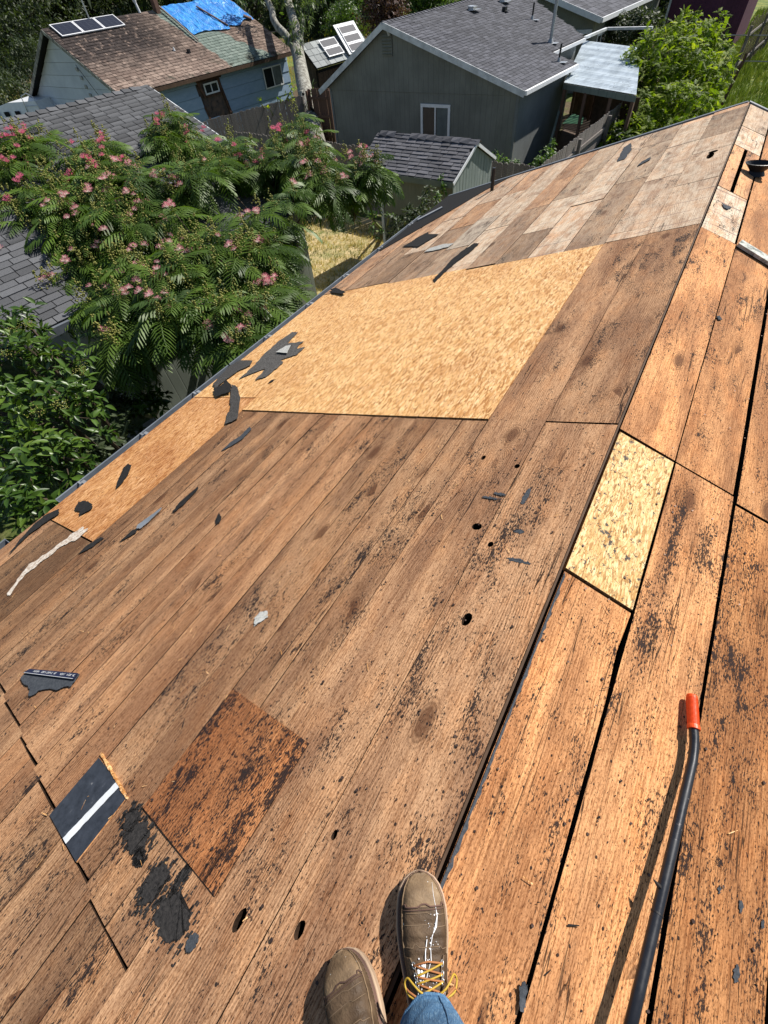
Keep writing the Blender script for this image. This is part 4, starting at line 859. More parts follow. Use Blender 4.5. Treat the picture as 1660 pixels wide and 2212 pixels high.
for i in range(nr_):
    s0 = 0.006+i*(L0*0.80)/nr_; st = L0*0.80/nr_
    pts += [p0+d0*s0, p0+d0*(s0+st*0.3), p0+d0*(s0+st*0.5), p0+d0*(s0+st*0.8)]; rr_ += [0.0150, 0.0162, 0.0162, 0.0150]
pts += [p0+d0*(L0*0.86), p0+d0*(L0*0.92), p0+d0*(L0*0.99), p0+d0*L0]; rr_ += [0.0158, 0.0168, 0.0172, 0.0150]
gp.tube(pts, rr_, 22); gp.build('grip', 'orange', bar, smooth=False)
tb = MB(); tq = p4+(p5-p4)*0.32; tb.tube([tq, tq+np.array([-.012, .004, .008]), tq+np.array([-.024, .010, .006])], [0.005, .006, .0015], 6); tb.build('tar_lump', 'tar', bar)
tb = MB(); tb.tube([p4+(p5-p4)*.49, p4+(p5-p4)*.505], [0.0134, .0134], 20); tb.build('wrap_edge', 'black', bar)

# ================================================================== THE WORKER (boots, jeans; the rest is behind the camera)
person = empty('person', (0, -0.32, 0.0), 'person in worn brown leather work boots and blue jeans standing on the ridge', 'person')
def make_boot(toe, heel, zax, lace):
    """boot local frame: x from toe to heel, y across, z up, origin at the toe on the sole's underside"""
    toe, heel = Vector(toe), Vector(heel); Lb = 0.305
    m = frame(toe, heel-toe, zax)
    # outline half widths along the length (t 0 toe .. 1 heel)
    ts = [0, .015, .045, .09, .15, .22, .30, .38, .46, .55, .64, .74, .84, .92, .97, 1.0]
    hw = [0.006, .020, .034, .0445, .0515, .0550, .0560, .0545, .0505, .0455, .0415, .0400, .0400, .036, .027, .010]
    off = [0, 0, 0, 0, 0, 0, -.001, -.002, -.003, -.003, -.002, 0, 0, 0, 0, 0]
    def outline(k, z): return [(t*Lb, (h+k)*1+o, z) for t, h, o in zip(ts, hw, off)]+[(t*Lb, -(h+k)+o, z) for t, h, o in list(zip(ts, hw, off))[::-1]]
    sole = MB(); n = len(ts)*2
    rings = [outline(-.003, 0.0), outline(.002, 0.004), outline(.003, 0.022), outline(.001, .026)]
    for r in rings: sole.v += [tuple(m@Vector(p)) for p in r]
    for k in range(3):
        for i in range(n): sole.f.append((k*n+i, k*n+(i+1) % n, (k+1)*n+(i+1) % n, (k+1)*n+i)); sole.mi.append(0)
    sole.f.append(tuple(range(n))[::-1]); sole.f.append(tuple(3*n+i for i in range(n))); sole.mi += [0, 0]
    bo = sole.build('boot', 'sole', person, smooth=False); bo['label'] = lace
    # welt: flat dark rim above the pale sole with a pale thread on it
    we = MB()
    for r in [outline(-.0008, .0262), outline(-.0015, .031), outline(-.010, .033)]: we.v += [tuple(m@Vector(p)) for p in r]
    for k in range(2):
        for i in range(n): we.f.append((k*n+i, k*n+(i+1) % n, (k+1)*n+(i+1) % n, (k+1)*n+i)); we.mi.append(0)
    we.build('welt', 'welt', bo, smooth=True)
    th = MB(); path = [m@Vector(p) for p in outline(-.0045, .0327)]
    for a, b in zip(path, path[1:]+path[:1]):
        L_ = (b-a).length; q = max(1, int(L_/0.006))
        for j in range(q): th.beam(a+(b-a)*((j+.15)/q), a+(b-a)*((j+.75)/q), .0014, .0012)
    th.build('stitching', 'thread', bo)
    # upper: arches across the foot
    top = [.030, .040, .052, .061, .067, .0715, .0745, .0790, .087, .101, .120, .150, .170, .172, .165, .120]
    up = MB(); seg = 22; secs = 64; tt = np.linspace(0.012, 0.985, secs)
    rows = []
    for t in tt:
        h = np.interp(t, ts, hw)-.006; z1 = np.interp(t, ts, top); o = np.interp(t, ts, off)
        if t < .12: z1 = .034+(z1-.034)*math.sqrt(max(0, t/.12))*1.0
        # creases over the flex of the toes, raised seams
        crease = -0.0040*math.exp(-((t-.285)/.010)**2)-0.0045*math.exp(-((t-.375)/.010)**2)+0.0030*math.exp(-((t-.33)/.016)**2)+0.0030*math.exp(-((t-.41)/.016)**2)-.0030*math.exp(-((t-.445)/.010)**2)
        row = []
        for k in range(seg+1):
            a = math.pi*k/seg; c, s_ = math.cos(a), math.sin(a)
            e = 0.62 if t < .5 else 0.62+.25*(t-.5)
            y = math.copysign(abs(c)**e, c)*h; z = .030+(z1-.030)*abs(s_)**(0.75)
            # plug line: the toe plug stands a little proud of the side wall
            if abs(c) < 0.80 and 0.03 < t < 0.40: z += 0.0016
            z += crease*abs(s_)
            z += 0.0012*noise.noise((t*22, k*0.5, 4))*s_
            row.append((t*Lb, y+o, z))
        rows.append(row)
    for r in rows: up.v += [tuple(m@Vector(p)) for p in r]
    w_ = seg+1
    for i in range(secs-1):
        for k in range(seg):
            t = tt[i]; toecap = t < .185 and 3 <= k < seg-3
            up.f.append((i*w_+k, i*w_+k+1, (i+1)*w_+k+1, (i+1)*w_+k)); up.mi.append(1 if toecap else 0)
    up.f.append(tuple(range(w_))); up.mi.append(0); up.f.append(tuple((secs-1)*w_+k for k in range(w_))[::-1]); up.mi.append(0)
    up.build('upper', ['leather', 'leather_toe'], bo, smooth=True)
    def onup(t, k, lift=0.001):   # a point on the upper
        i = min(secs-1, max(0, int(round((t-.012)/(.985-.012)*(secs-1))))); kk = max(0, min(seg, k)); a = int(kk); f = kk-a
        p = Vector(rows[i][a]).lerp(Vector(rows[i][min(seg, a+1)]), f); c = Vector((p.x, 0, .03)); return m@(p+(p-c).normalized()*lift)
    # seams: toe seam across, plug seams along the sides, vamp lines
    for (tA, ks, r) in [(.195, np.linspace(3, seg-3, 26), .0016), (.212, np.linspace(3, seg-3, 26), .0010)]:
        s_ = MB(); s_.tube([onup(tA+.006*math.sin(k), k, .0012) for k in ks], r, 6); s_.build('seam', 'welt', bo, smooth=True)
    for kk in (3.0, seg-3.0):
        s_ = MB(); s_.tube([onup(t, kk, .0012) for t in np.linspace(.04, .52, 30)], .0016, 6); s_.build('seam', 'leather_toe', bo, smooth=True)
    for tA in (.240, .300, .400):
        s_ = MB(); s_.tube([onup(tA+.01*math.sin(k*.35), k, .0006) for k in np.linspace(4, seg-4, 20)], .0008, 5); s_.build('seam', 'thread', bo, smooth=True)
    # eyestay flaps either side of the tongue
    for sgn in (-1, 1):
        k0, k1 = (seg/2+sgn*2.6, seg/2+sgn*7.5); fl = MB(); g = 14; tr = np.linspace(.44, .72, g)
        for lift in (0.0045, 0.0012):
            for i, t in enumerate(tr):
                curve_ = 1.6*max(0, (.50-t)/.06)
                for f in (0, .33, .66, 1): fl.v.append(tuple(onup(t, k0+sgn*curve_+(k1-k0-sgn*curve_)*f, lift)))
        for i in range(g-1):
            for j in range(3): a = i*4+j; fl.f.append((a, a+1, a+5, a+4)); fl.mi.append(0)
        nn = g*4
        for i in range(g-1):
            for j in (0, 3): a = i*4+j; fl.f.append((a, a+4, a+4+nn, a+nn)); fl.mi.append(0)
        for j in range(3): fl.f.append((j, j+1, j+1+nn, j+nn)); fl.mi.append(0)
        fl.build('eyestay', 'leather', bo, smooth=False)
        s_ = MB(); s_.tube([onup(t, k0+sgn*(1.6*max(0, (.50-t)/.06)+.35), .0052) for t in np.linspace(.445, .71, 16)], .0010, 5); s_.build('seam', 'thread', bo)
        for t in (.470, .515, .560, .605):
            s_ = MB(); c = onup(t, k0+sgn*.7, .0058); ax = (onup(t+.02, k0+sgn*.7, .0058)-c).normalized(); bx = (onup(t, k0+sgn*2, .0058)-c).normalized()
            s_.tube([c+(ax*math.cos(a)+bx*math.sin(a)*.7)*.0052 for a in np.linspace(0, 2*math.pi, 12)], .0010, 5, cap=False); s_.build('eyelet', 'alu', bo, smooth=True)
    # laces: crossing rows and a bow with loops
    eye = [(t, -1) for t in (.525, .565, .605, .645)]
    for a, b in zip((.470, .515, .560), (.515, .560, .605)):
        for sgn, mt in ((-1, 'lace_y'), (1, 'lace_b')):
            s_ = MB(); pA = onup(a, seg/2+sgn*3.3, .007); pB = onup(b, seg/2-sgn*3.3, .007); mid = (pA+pB)/2+(m.to_3x3()@Vector((0, 0, .004)))
            s_.tube([pA, pA.lerp(mid, .5)+m.to_3x3()@Vector((0, 0, .001)), mid, mid.lerp(pB, .5)+m.to_3x3()@Vector((0, 0, .001)), pB], .0017, 7); s_.build('lace', mt, bo, smooth=True)
    s_ = MB(); s_.tube([onup(.470, seg/2-3.3, .007), onup(.467, seg/2, .008), onup(.470, seg/2+3.3, .007)], .0018, 7); s_.build('lace', 'lace_b', bo, smooth=True)
    R3 = m.to_3x3(); K = onup(.605, seg/2, .012)
    for sgn in (-1, 1):
        loop = [K]+[K+R3@Vector(v) for v in [(-.002, sgn*.010, .006), (-.010, sgn*.026, .008), (-.020, sgn*.038, .002), (-.026, sgn*.046, -.006), (-.018, sgn*.052, -.012), (-.002, sgn*.044, -.006), (.004, sgn*.020, .001)]]+[K]
        pts = []
        for i in range(len(loop)-1):
            for f in (0, .33, .66):
                a0 = loop[max(i-1, 0)]; a1 = loop[i]; a2 = loop[i+1]; a3 = loop[min(i+2, len(loop)-1)]
                pts.append(.5*((2*a1)+(a2-a0)*f+(2*a0-5*a1+4*a2-a3)*f*f+(3*a1-a0-3*a2+a3)*f**3))
        s_ = MB(); s_.tube(pts+[K], .0019, 7); s_.build('lace', 'lace_y', bo, smooth=True)
        s_ = MB(); s_.tube([K, K+R3@Vector((.004, sgn*.022, .004)), K+R3@Vector((-.008, sgn*.045, -.004)), K+R3@Vector((-.016+.02*(sgn > 0), sgn*.056, -.022)), K+R3@Vector((.006, sgn*.062, -.040))], .0019, 7); s_.build('lace', 'lace_b', bo, smooth=True)
    return bo, m
LPt = lambda px, py, h: (lambda r: Vector(CAM+r*((h-np.array([-SP, 0, CP]).dot(CAM))/np.array([-SP, 0, CP]).dot(r))))(W(px, py))
rt_toe = Vector(CAM+W(902, 1880)*((0.030-CAM[2])/W(902, 1880)[2])); rt_mid = Vector(CAM+W(921, 2130)*((0.030-CAM[2])/W(921, 2130)[2]))
dr = (rt_mid-rt_toe).normalized(); rt_toe.z = 0.004; rt_heel = rt_toe+dr*0.305; rt_heel.z = 0.004
bootR, mR_ = make_boot(rt_toe, rt_heel, (0.16, 0, 1), 'right boot with white splashes and yellow laces')
lf_toe = LPt(733, 2054, 0.03); lf_mid = LPt(775, 2205, 0.03); dl = (lf_mid-lf_toe).normalized(); nl = Vector((-SP, 0, CP)); lf_toe -= nl*0.021; 
bootL, mL_ = make_boot(lf_toe, lf_toe+dl*0.305, nl, 'left boot with a wet tan toe')
# paint splashes on the right boot
sp = MB(); rs = random.Random(4)
def topR(t, y):
    ts = [0, .015, .045, .09, .15, .22, .30, .38, .46, .55, .64, .74, .84, .92, .97, 1.0]; top = [.030, .040, .052, .061, .067, .0715, .0745, .0790, .087, .101, .120, .150, .170, .172, .165, .120]
    hw = [0.006, .020, .034, .0445, .0515, .0550, .0560, .0545, .0505, .0455, .0415, .0400, .0400, .036, .027, .010]
    h = np.interp(t, ts, hw)-.006; z1 = np.interp(t, ts, top)
    c = min(.99, abs(y)/h)**(1/.62); s_ = math.sqrt(1-c*c); return mR_@Vector((t*.305, y, .030+(z1-.030)*s_**.75+.0022))
line = [(.07, .025), (.14, .024), (.20, .026), (.25, .027), (.30, .022), (.345, .012), (.40, .006), (.46, .004), (.50, -.004), (.55, -.012)]
sgn = -1
sp.tube([topR(t, sgn*-y) for t, y in line], [.0003, .0005, .0006, .0012, .0026, .0010, .0006, .0009, .0004, .0014], 6)
sp.tube([topR(t, y) for t, y in [(.36, .0), (.42, -.006), (.48, -.009), (.54, -.016), (.58, -.022)]], .0010, 6)
for _ in range(60):
    t = rs.uniform(.22, .6); y = rs.gauss(0.018-(t-.25)*.09, .010); c = topR(t, max(-.038, min(.038, y))); r = abs(rs.gauss(0, .0008))+.0004
    sp.tube([c-Vector((0, 0, .0004)), c+Vector((0, 0, .0006))], [r, r*.6], 7)
for _ in range(16):
    t = rs.gauss(.50, .02); y = rs.gauss(-.022, .005); c = topR(t, y); r = rs.uniform(.0015, .004); sp.tube([c-Vector((0, 0, .0006)), c+Vector((0, 0, .0008))], [r, r*.6], 8)
sp.build('paint_splash', 'white', bootR, smooth=True)
sp = MB()
# jeans: one continuous surface for both legs and the seat
def leg(hem, path, rad, seedv, tilt):
    """rings along the leg from the hem up"""
    V = []; seg = 40; n = len(path); path = [Vector(p) for p in path]; rad = [Vector(r) for r in rad]
    P_ = []
    for i in range((n-1)*7+1):
        f = i/7; k = min(int(f), n-2); g = f-k; P_.append((Vector(path[k]).lerp(Vector(path[k+1]), g), rad[k]+(rad[k+1]-rad[k])*g, f/(n-1)))
    for c, r, s_ in P_:
        ring = []
        for j in range(seg):
            a = 2*math.pi*j/seg; wr = 1+0.055*noise.noise((math.cos(a)*1.8+seedv, math.sin(a)*1.8, s_*11))+0.05*math.exp(-s_*9)*math.sin(3*a+seedv+s_*40)+0.03*noise.noise((math.cos(a)*4, math.sin(a)*4, s_*30+seedv))
            ring.append(Vector((c.x+r[0]*wr*math.cos(a), c.y+r[1]*wr*math.sin(a), c.z+tilt*math.exp(-s_*6)*math.sin(a)*0.5)))
        V.append(ring)
    return V
aR = rt_toe+dr*0.240
LR = leg(aR, [aR+Vector((.006, 0, .115)), aR+Vector((.022, -.005, .18)), aR+Vector((.040, -.02, .30)), (aR.x+.06, -.34, .47), (aR.x+.05, -.42, .66), (aR.x+0.02, -.46, .86)],
         [(.062, .066), (.066, .070), (.074, .080), (.078, .082), (.090, .092), (.10, .11)], 2.0, 0.05)
aL = lf_toe+dl*0.215
LL = leg(aL, [aL+Vector((0, 0, .125)), aL+Vector((0, -.01, .20)), aL+Vector((0, -.03, .31)), (aL.x, -.46, .47), (aL.x+.01, -.47, .66), (aL.x+.03, -.47, .86)],
         [(.062, .066), (.066, .070), (.070, .076), (.078, .082), (.090, .092), (.10, .11)], 5.0, 0.03)
jn = MB()
for V in (LR, LL):
    b = len(jn.v); seg = len(V[0])
    for r in V: jn.v += [tuple(p) for p in r]
    for i in range(len(V)-1):
        for k in range(seg): jn.f.append((b+i*seg+k, b+i*seg+(k+1) % seg, b+(i+1)*seg+(k+1) % seg, b+(i+1)*seg+k)); jn.mi.append(0)
hipc = Vector(((aR.x+aL.x)/2+.02, -.48, .96)); b = len(jn.v); seg = 32; rads = [(.185, .13, -.10), (.20, .14, -.04), (.19, .135, .03), (.18, .13, .10)]
for rx, ry, dz in rads:
    jn.v += [(hipc.x+rx*math.cos(2*math.pi*j/seg), hipc.y+ry*math.sin(2*math.pi*j/seg), hipc.z+dz) for j in range(seg)]
for i in range(3):
    for k in range(seg): jn.f.append((b+i*seg+k, b+i*seg+(k+1) % seg, b+(i+1)*seg+(k+1) % seg, b+(i+1)*seg+k)); jn.mi.append(0)
jn.f.append(tuple(b+k for k in range(seg))[::-1]); jn.mi.append(0)
je = jn.build('jeans', 'denim', person, smooth=True)
for V, s0 in ((LR, 0), (LL, 0)):   # rolled hem band and side seam
    hm = MB(); hm.tube(V[0]+[V[0][0]], .0035, 6, cap=False); hm.build('hem', 'denim', je, smooth=True)
    hm = MB(); hm.tube([r[12]+Vector((0, .001, 0)) for r in V], .0016, 5); hm.build('side_seam', 'denim', je, smooth=True)
# calves inside the jeans so that they are not hollow
cv = MB(); cv.tube([aR+Vector((0, 0, .06)), aR+Vector((.01, 0, .2)), (aR.x+.06, -.34, .47)], [.04, .045, .06], 12); cv.tube([aL+Vector((0, 0, .06)), aL+Vector((0, 0, .2)), (aL.x, -.46, .47)], [.04, .045, .06], 12); cv.build('sock', 'shirt', person, smooth=True)
# torso behind the camera (keeps the shadow right)
to = MB(); to.tube([hipc+Vector((0, 0, .05)), hipc+Vector((0, -.01, .25)), hipc+Vector((0, -.01, .45)), hipc+Vector((0, 0, .55)), hipc+Vector((0, .01, .60))], [.165, .17, .19, .14, .06], 18, flat=.62); to.build('shirt', 'shirt', person, smooth=True)
hd_ = MB(); hc = hipc+Vector((0, .03, .74)); hd_.tube([hc+Vector((0, -.01, -.16)), hc+Vector((0, 0, -.10)), hc+Vector((0, 0, -.04)), hc+Vector((0, 0, .05)), hc+Vector((0, 0, .11))], [.055, .065, .085, .085, .03], 14); hd_.build('head', 'skin', person, smooth=True)

# ================================================================== GROUND
def sheet(name, pts, z, mat, kind='structure'):
    mb = MB(); mb.add([(p[0], p[1], z) for p in pts], [tuple(range(len(pts)))]); 
    me = mb.mesh(name, mat); bm = bmesh.new(); bm.from_mesh(me); bmesh.ops.recalc_face_normals(bm, faces=bm.faces)
    for f in bm.faces:
        if f.normal.z < 0: f.normal_flip()
    bm.to_mesh(me); bm.free(); o = place(name, me); o['kind'] = kind; return o
sheet('ground', [(-900, -300), (900, -300), (900, 1500), (-900, 1500)], ZG-0.02, 'ground')
sheet('dry_lawn', [(-11.5, 6.5), (-3.6, 6.5), (-3.6, 12.8), (-11.5, 13.6)], ZG, 'straw')
sheet('meadow', [(-2.2, 12.5), (12, 12.5), (30, 120), (-3.5, 90), (-3.0, 30)], ZG, 'meadow')
m0 = [onZ(*q, ZG) for q in [(655, 100), (705, 60), (860, 22), (900, 60), (760, 75), (700, 112)]]
sheet('field', [p[:2] for p in [onZ(560, 150, ZG), onZ(660, 45, ZG), onZ(900, 10, ZG), onZ(900, 120, ZG)]], ZG+0.004, 'meadow')
sheet('road', [p[:2] for p in [onZ(600, 128, ZG), onZ(600, 112, ZG), onZ(752, 78, ZG), onZ(860, 48, ZG), onZ(860, 70, ZG), onZ(752, 95, ZG)]], ZG+0.008, 'asphalt')
sheet('path', [p[:2] for p in [onZ(255, 985, ZG), onZ(275, 940, ZG), onZ(440, 830, ZG), onZ(480, 850, ZG)]], ZG+0.008, 'concrete')

# ================================================================== NEIGHBOUR BUILDINGS
def HF(o, az):
    a = RAD(az); m = Matrix(((math.cos(a), math.sin(a), 0, o[0]), (-math.sin(a), math.cos(a), 0, o[1]), (0, 0, 1, 0), (0, 0, 0, 1))); return m
def inpoly(x, y, poly):
    c = False; n = len(poly)
    for i in range(n):
        x1, y1 = poly[i]; x2, y2 = poly[(i+1) % n]
        if (y1 > y) != (y2 > y) and x < (x2-x1)*(y-y1)/(y2-y1)+x1: c = not c
    return c
def slope(parent, F, eave, ridge, poly, course, tab, mat, cap=300, th=0.012, deck='dark', sgn=1, thick=0.07, name='shingle'):
    """eave/ridge: (a,z). poly: outline in (distance up the slope, along b)."""
    ea = Vector((eave[0], 0, eave[1])); ri = Vector((ridge[0], 0, ridge[1])); x = (ri-ea).normalized(); y = Vector((0, 1, 0)); z = x.cross(y)
    if z.z < 0: z = -z
    m = Matrix(((*x, 0), (*y, 0), (*z, 0), (0, 0, 0, 1))).transposed(); m.translation = ea; m = F@m
    mb = MB(); mb.poly(poly, thick); mb.build('roof', deck, parent, m)
    xs = [p[0] for p in poly]; ys = [p[1] for p in poly]; r_ = random.Random(int(course*1000+len(poly)+eave[0]*100)); tabs = []
    nx = int((max(xs)-min(xs))/course)
    for i in range(nx+1):
        x0 = min(xs)+i*course; y0 = min(ys)-r_.random()*tab
        while y0 < max(ys):
            wd = tab*(1 if r_.random() < .75 else r_.uniform(.5, 1.4)); g = 0.008*tab/.3; 
            ya, yb = max(y0+g, min(ys)), min(y0+wd-g, max(ys)); lift = th*r_.uniform(.7, 1.25); curl = r_.uniform(-.12, .12)*course
            if yb-ya > .03 and inpoly(x0+course*.5, (ya+yb)/2, poly):
                x1 = min(x0+course*1.12, max(xs)+.02); xa = x0+curl*.25
                tabs.append([(xa, ya, lift), (xa, yb, lift*r_.uniform(.8, 1.2)), (x1, yb, 0.002), (x1, ya, 0.002), (xa, ya, 0), (xa, yb, 0)])
            y0 += wd
    cl = np.array([np.array(m@Vector(t[0])) for t in tabs]); order = np.argsort(((cl-CAM)**2).sum(1)) if len(tabs) else []
    F6 = [(0, 1, 2, 3), (4, 5, 1, 0), (4, 0, 3, 3), (1, 5, 2, 2)]
    flip = (m.to_3x3().determinant() < 0)
    fq = [(0, 1, 2, 3), (4, 5, 1, 0)]; ft = [(4, 0, 3), (1, 5, 2)]
    for k in order[:cap]:
        me = bpy.data.meshes.new(name); me.from_pydata(tabs[k], [], fq+ft); me.materials.append(M[mat]); place(name, me, m, parent)
    rest = order[cap:]
    if len(rest):
        V = np.array([tabs[k] for k in rest]).reshape(-1, 3); F4 = np.array([(0, 1, 2, 3), (4, 5, 1, 0)])
        Fq = (F4[None]+np.arange(len(rest))[:, None, None]*6).reshape(-1, 4)
        o = place('shingles', np_mesh('shingles', V, Fq, mat, np.repeat(RNG.rand(len(rest)), 6)), m, parent); o['kind'] = 'stuff'
    return m
def ridge_caps(parent, F, a, z, b0, b1, step, mat, w_=0.12, sl=0.29, name='ridge_cap'):
    n = int((b1-b0)/step); r_ = random.Random(int(b1*10))
    for i in range(n):
        y = b0+i*step; mb = MB(); h = 0.018
        mb.add([(a-w_, y, z-w_*sl+.004+h), (a, y, z+.012+h+r_.uniform(0, .006)), (a+w_, y, z-w_*sl+.004+h), (a-w_, y+step*1.1, z-w_*sl+.006), (a, y+step*1.1, z+.012), (a+w_, y+step*1.1, z-w_*sl+.006),
                (a-w_, y, z-w_*sl-.01), (a, y, z-.01), (a+w_, y, z-w_*sl-.01)], [(0, 1, 4, 3), (1, 2, 5, 4), (6, 7, 1, 0), (7, 8, 2, 1)]); mb.build(name, mat, parent, F)
def wall_ab(parent, F, pts, b, th, mat, name='wall'):
    """pts (a,z) outline of a wall facing -b"""
    mb = MB(); n = len(pts); ar = sum(pts[i][0]*pts[(i+1) % n][1]-pts[(i+1) % n][0]*pts[i][1] for i in range(n))
    if ar < 0: pts = pts[::-1]
    vs = [(p[0], b, p[1]) for p in pts]+[(p[0], b+th, p[1]) for p in pts]
    mb.add(vs, [tuple(range(n)), tuple(range(2*n-1, n-1, -1))]+[(i, i+n, (i+1) % n+n, (i+1) % n) for i in range(n)]); return mb.build(name, mat, parent, F)
def lbox(parent, F, name, a, b, z, mat):
    mb = MB(); mb.box(((a[0]+a[1])/2, (b[0]+b[1])/2, (z[0]+z[1])/2), (a[1]-a[0], b[1]-b[0], z[1]-z[0])); return mb.build(name, mat, parent, F)
def window(parent, F, side, p, u0, u1, z0, z1, fr=0.08, frame_mat='white', sash=1, curtain=False):
    """side 'b': wall facing -b at b=p, spans a; side 'a': wall facing +a at a=p, spans b"""
    def bx(u, v, z, d, nm, mt, par):
        if side == 'b': return lbox(par, F, nm, (u, v), (p-d[1], p-d[0]), z, mt)
        return lbox(par, F, nm, (p+d[0], p+d[1]), (u, v), z, mt)
    w_ = bx(u0, u1, (z0, z1), (0.002, 0.012), 'window', 'dark', parent)
    bx(u0, u1, (z1-fr, z1), (.012, .05), 'frame', frame_mat, w_); bx(u0, u1, (z0, z0+fr), (.012, .05), 'frame', frame_mat, w_)
    bx(u0, u0+fr, (z0+fr, z1-fr), (.012, .05), 'frame', frame_mat, w_); bx(u1-fr, u1, (z0+fr, z1-fr), (.012, .05), 'frame', frame_mat, w_)
    um = (u0+u1)/2; q = 0.025
    bx(um-q, um+q, (z0+fr, z1-fr), (.012, .042), 'frame', frame_mat, w_)
    for a_, b_ in ((u0+fr, um-q), (um+q, u1-fr)): bx(a_, b_, (z0+fr, z1-fr), (.014, .022), 'pane', 'glass', w_)
    if curtain: bx(um+q+.03, u1-fr-.03, (z0+fr, z1-fr), (.0225, .024), 'curtain', 'curtain', w_)
    return w_

# ---------- grey gabled house
E1 = (-5.8, 17.33, -1.5); FG = HF(E1, 5.0)
gh = empty('grey_house', (E1[0], E1[1], ZG), 'grey green gabled house with dark shingle roof and one white window', 'house', rotz=-RAD(5))
zr = -0.02; AR = -5.14; sl_ = (zr+1.5)/(-AR)
m_g = slope(gh, FG, (0, -1.5), (AR, zr), [(0, -0.02), (0, 4.1), (1.02, 4.15), (1.02, 7.2), (5.35, 9.7), (5.35, -0.02)], 0.143, 0.30, 'sh_grey', thick=.05)
slope(gh, FG, (-8.3, -1.62), (AR, zr), [(0, 0), (0, 9), (3.53, 9.7), (3.53, 0)], 0.143, 0.3, 'sh_grey', cap=20, thick=.05)
ridge_caps(gh, FG, AR, zr, -0.02, 9.4, .2, 'sh_grey')
wa, wl_ = -0.22, -7.9
wall_ab(gh, FG, [(wl_, ZG), (wa, ZG), (wa, -1.66), (wl_, -1.66)], 0.16, .1, 'side_grey')
wall_ab(gh, FG, [(wl_, -1.655), (wa, -1.655), (wa, -1.60), (AR, zr-.12), (wl_, -1.56)], 0.145, .1, 'side_grey')
lbox(gh, FG, 'corner_trim', (wa-.07, wa+.015), (.13, .16), (ZG, -1.62), 'side_greyx'); lbox(gh, FG, 'corner_trim', (wl_-.015, wl_+.07), (.13, .16), (ZG, -1.62), 'side_greyx')
lbox(gh, FG, 'wall', (wa-.1, wa), (.26, 4.0), (ZG, -1.60), 'side_greyx'); lbox(gh, FG, 'wall', (wl_, wl_+.1), (.26, 9.0), (ZG, -1.62), 'side_greyx')
lbox(gh, FG, 'wall', (-1.3, -1.2), (4.0, 7.1), (ZG, -1.3), 'side_greyx'); lbox(gh, FG, 'wall', (-1.3, wa), (3.92, 4.0), (ZG, -1.62), 'side_greyx')
for (a0, z0, a1, z1, nm) in [(0.02, -1.5-.05, AR, zr-.03, 'rake_board'), (-8.3, -1.62-.05, AR, zr-.03, 'rake_board')]:
    mb = MB(); mb.beam((a0, -0.035, z0-.035), (a1, -0.035, z1-.035), .025, .15, up=(0, 0, 1)); mb.build(nm, 'white_d', gh, FG)
mb = MB(); mb.beam((0.045, -.03, -1.56), (.045, 4.1, -1.56), .10, .10); mb.build('gutter', 'white', gh, FG)
mb = MB(); mb.beam((-0.95, 4.15, -1.29), (-.95, 7.2, -1.29), .08, .09); mb.build('gutter', 'white', gh, FG)
window(gh, FG, 'b', .16, -3.80, -2.62, -2.98, -1.92, fr=.085, curtain=True)
# louvred gable vent with an end cap above it
lv = lbox(gh, FG, 'gable_vent', (-5.32, -4.90), (.11, .145), (-0.78, -0.30), 'side_grey')
for i in range(6):
    mb = MB(); z = -.74+i*.075; mb.beam((-5.29, .10, z), (-4.93, .10, z), .05, .012, up=(0, .6, 1)); mb.build('louvre', 'side_shed', lv, FG)
mb = MB(); mb.tube([FG@Vector((-4.98, .02, -.18)), FG@Vector((-4.98, .1, -.30))], .05, 10); mb.build('bracket', 'white_d', gh)
def on_g(a, b, h=0): return FG@Vector((a, b, -1.5+(-a)*sl_+h))
def rvent(a, b, s=1.0):
    v = MB(); c = Vector((a, b, -1.5+(-a)*sl_)); v.box((c.x+.0, c.y, c.z+.03), (.52*s, .42*s, .012)); v.beam((c.x-.16*s, c.y, c.z+.13), (c.x+.14*s, c.y, c.z+.10), .30*s, .012)
    v.box((c.x-.02, c.y, c.z+.07), (.22*s, .24*s, .1)); v.build('roof_vent', 'alu', gh, FG)
rvent(-4.42, 4.6); rvent(-4.38, 7.0)
mb = MB(); mb.box((-3.84, 6.03, -.33), (.14, .16, .12)); mb.box((-3.84, 6.03, -.38), (.3, .26, .012)); mb.build('roof_vent', 'black', gh, FG)
def pipe(a, b, h, r, mt, collar=True):
    p = on_g(a, b); v = MB(); v.tube([p, p+Vector((0, 0, h))], r, 12); o = v.build('vent_pipe', mt, gh)
    v = MB(); v.tube([p-Vector((0, 0, .02)), p+Vector((0, 0, .10))], [r*2.2, r*1.15], 12); v.build('flashing', 'alu_d', gh)
    v = MB(); v.box((a+.12, b, -1.5+(-a-.12)*sl_+.022), (.30, .24, .008)); v.build('flashing', 'alu', gh, FG); return o
pipe(-1.40, 4.94, .98, .055, 'alu_d'); v = MB(); p = on_g(-1.40, 4.94, .98); v.tube([p, p+Vector((0, 0, .03)), p+Vector((0, 0, .08)), p+Vector((0, 0, .10))], [.06, .085, .085, .05], 12); v.build('pipe_cap', 'alu', gh)
pipe(-.43, 3.5, .42, .03, 'black'); pipe(-2.9, 6.53, .42, .03, 'black')
# pole leaning on the side wall
pl = empty('leaning_pole', tuple(FG@Vector((.6, 1.3, 0)))[:2]+(ZG,), 'long pale pole leaning on the grey house under its eave', 'pole')
mb = MB(); mb.beam((0.45, 1.35, ZG), (-.05, 3.75, -1.62), .07, .05); mb.build('shaft', 'side_left', pl, FG)

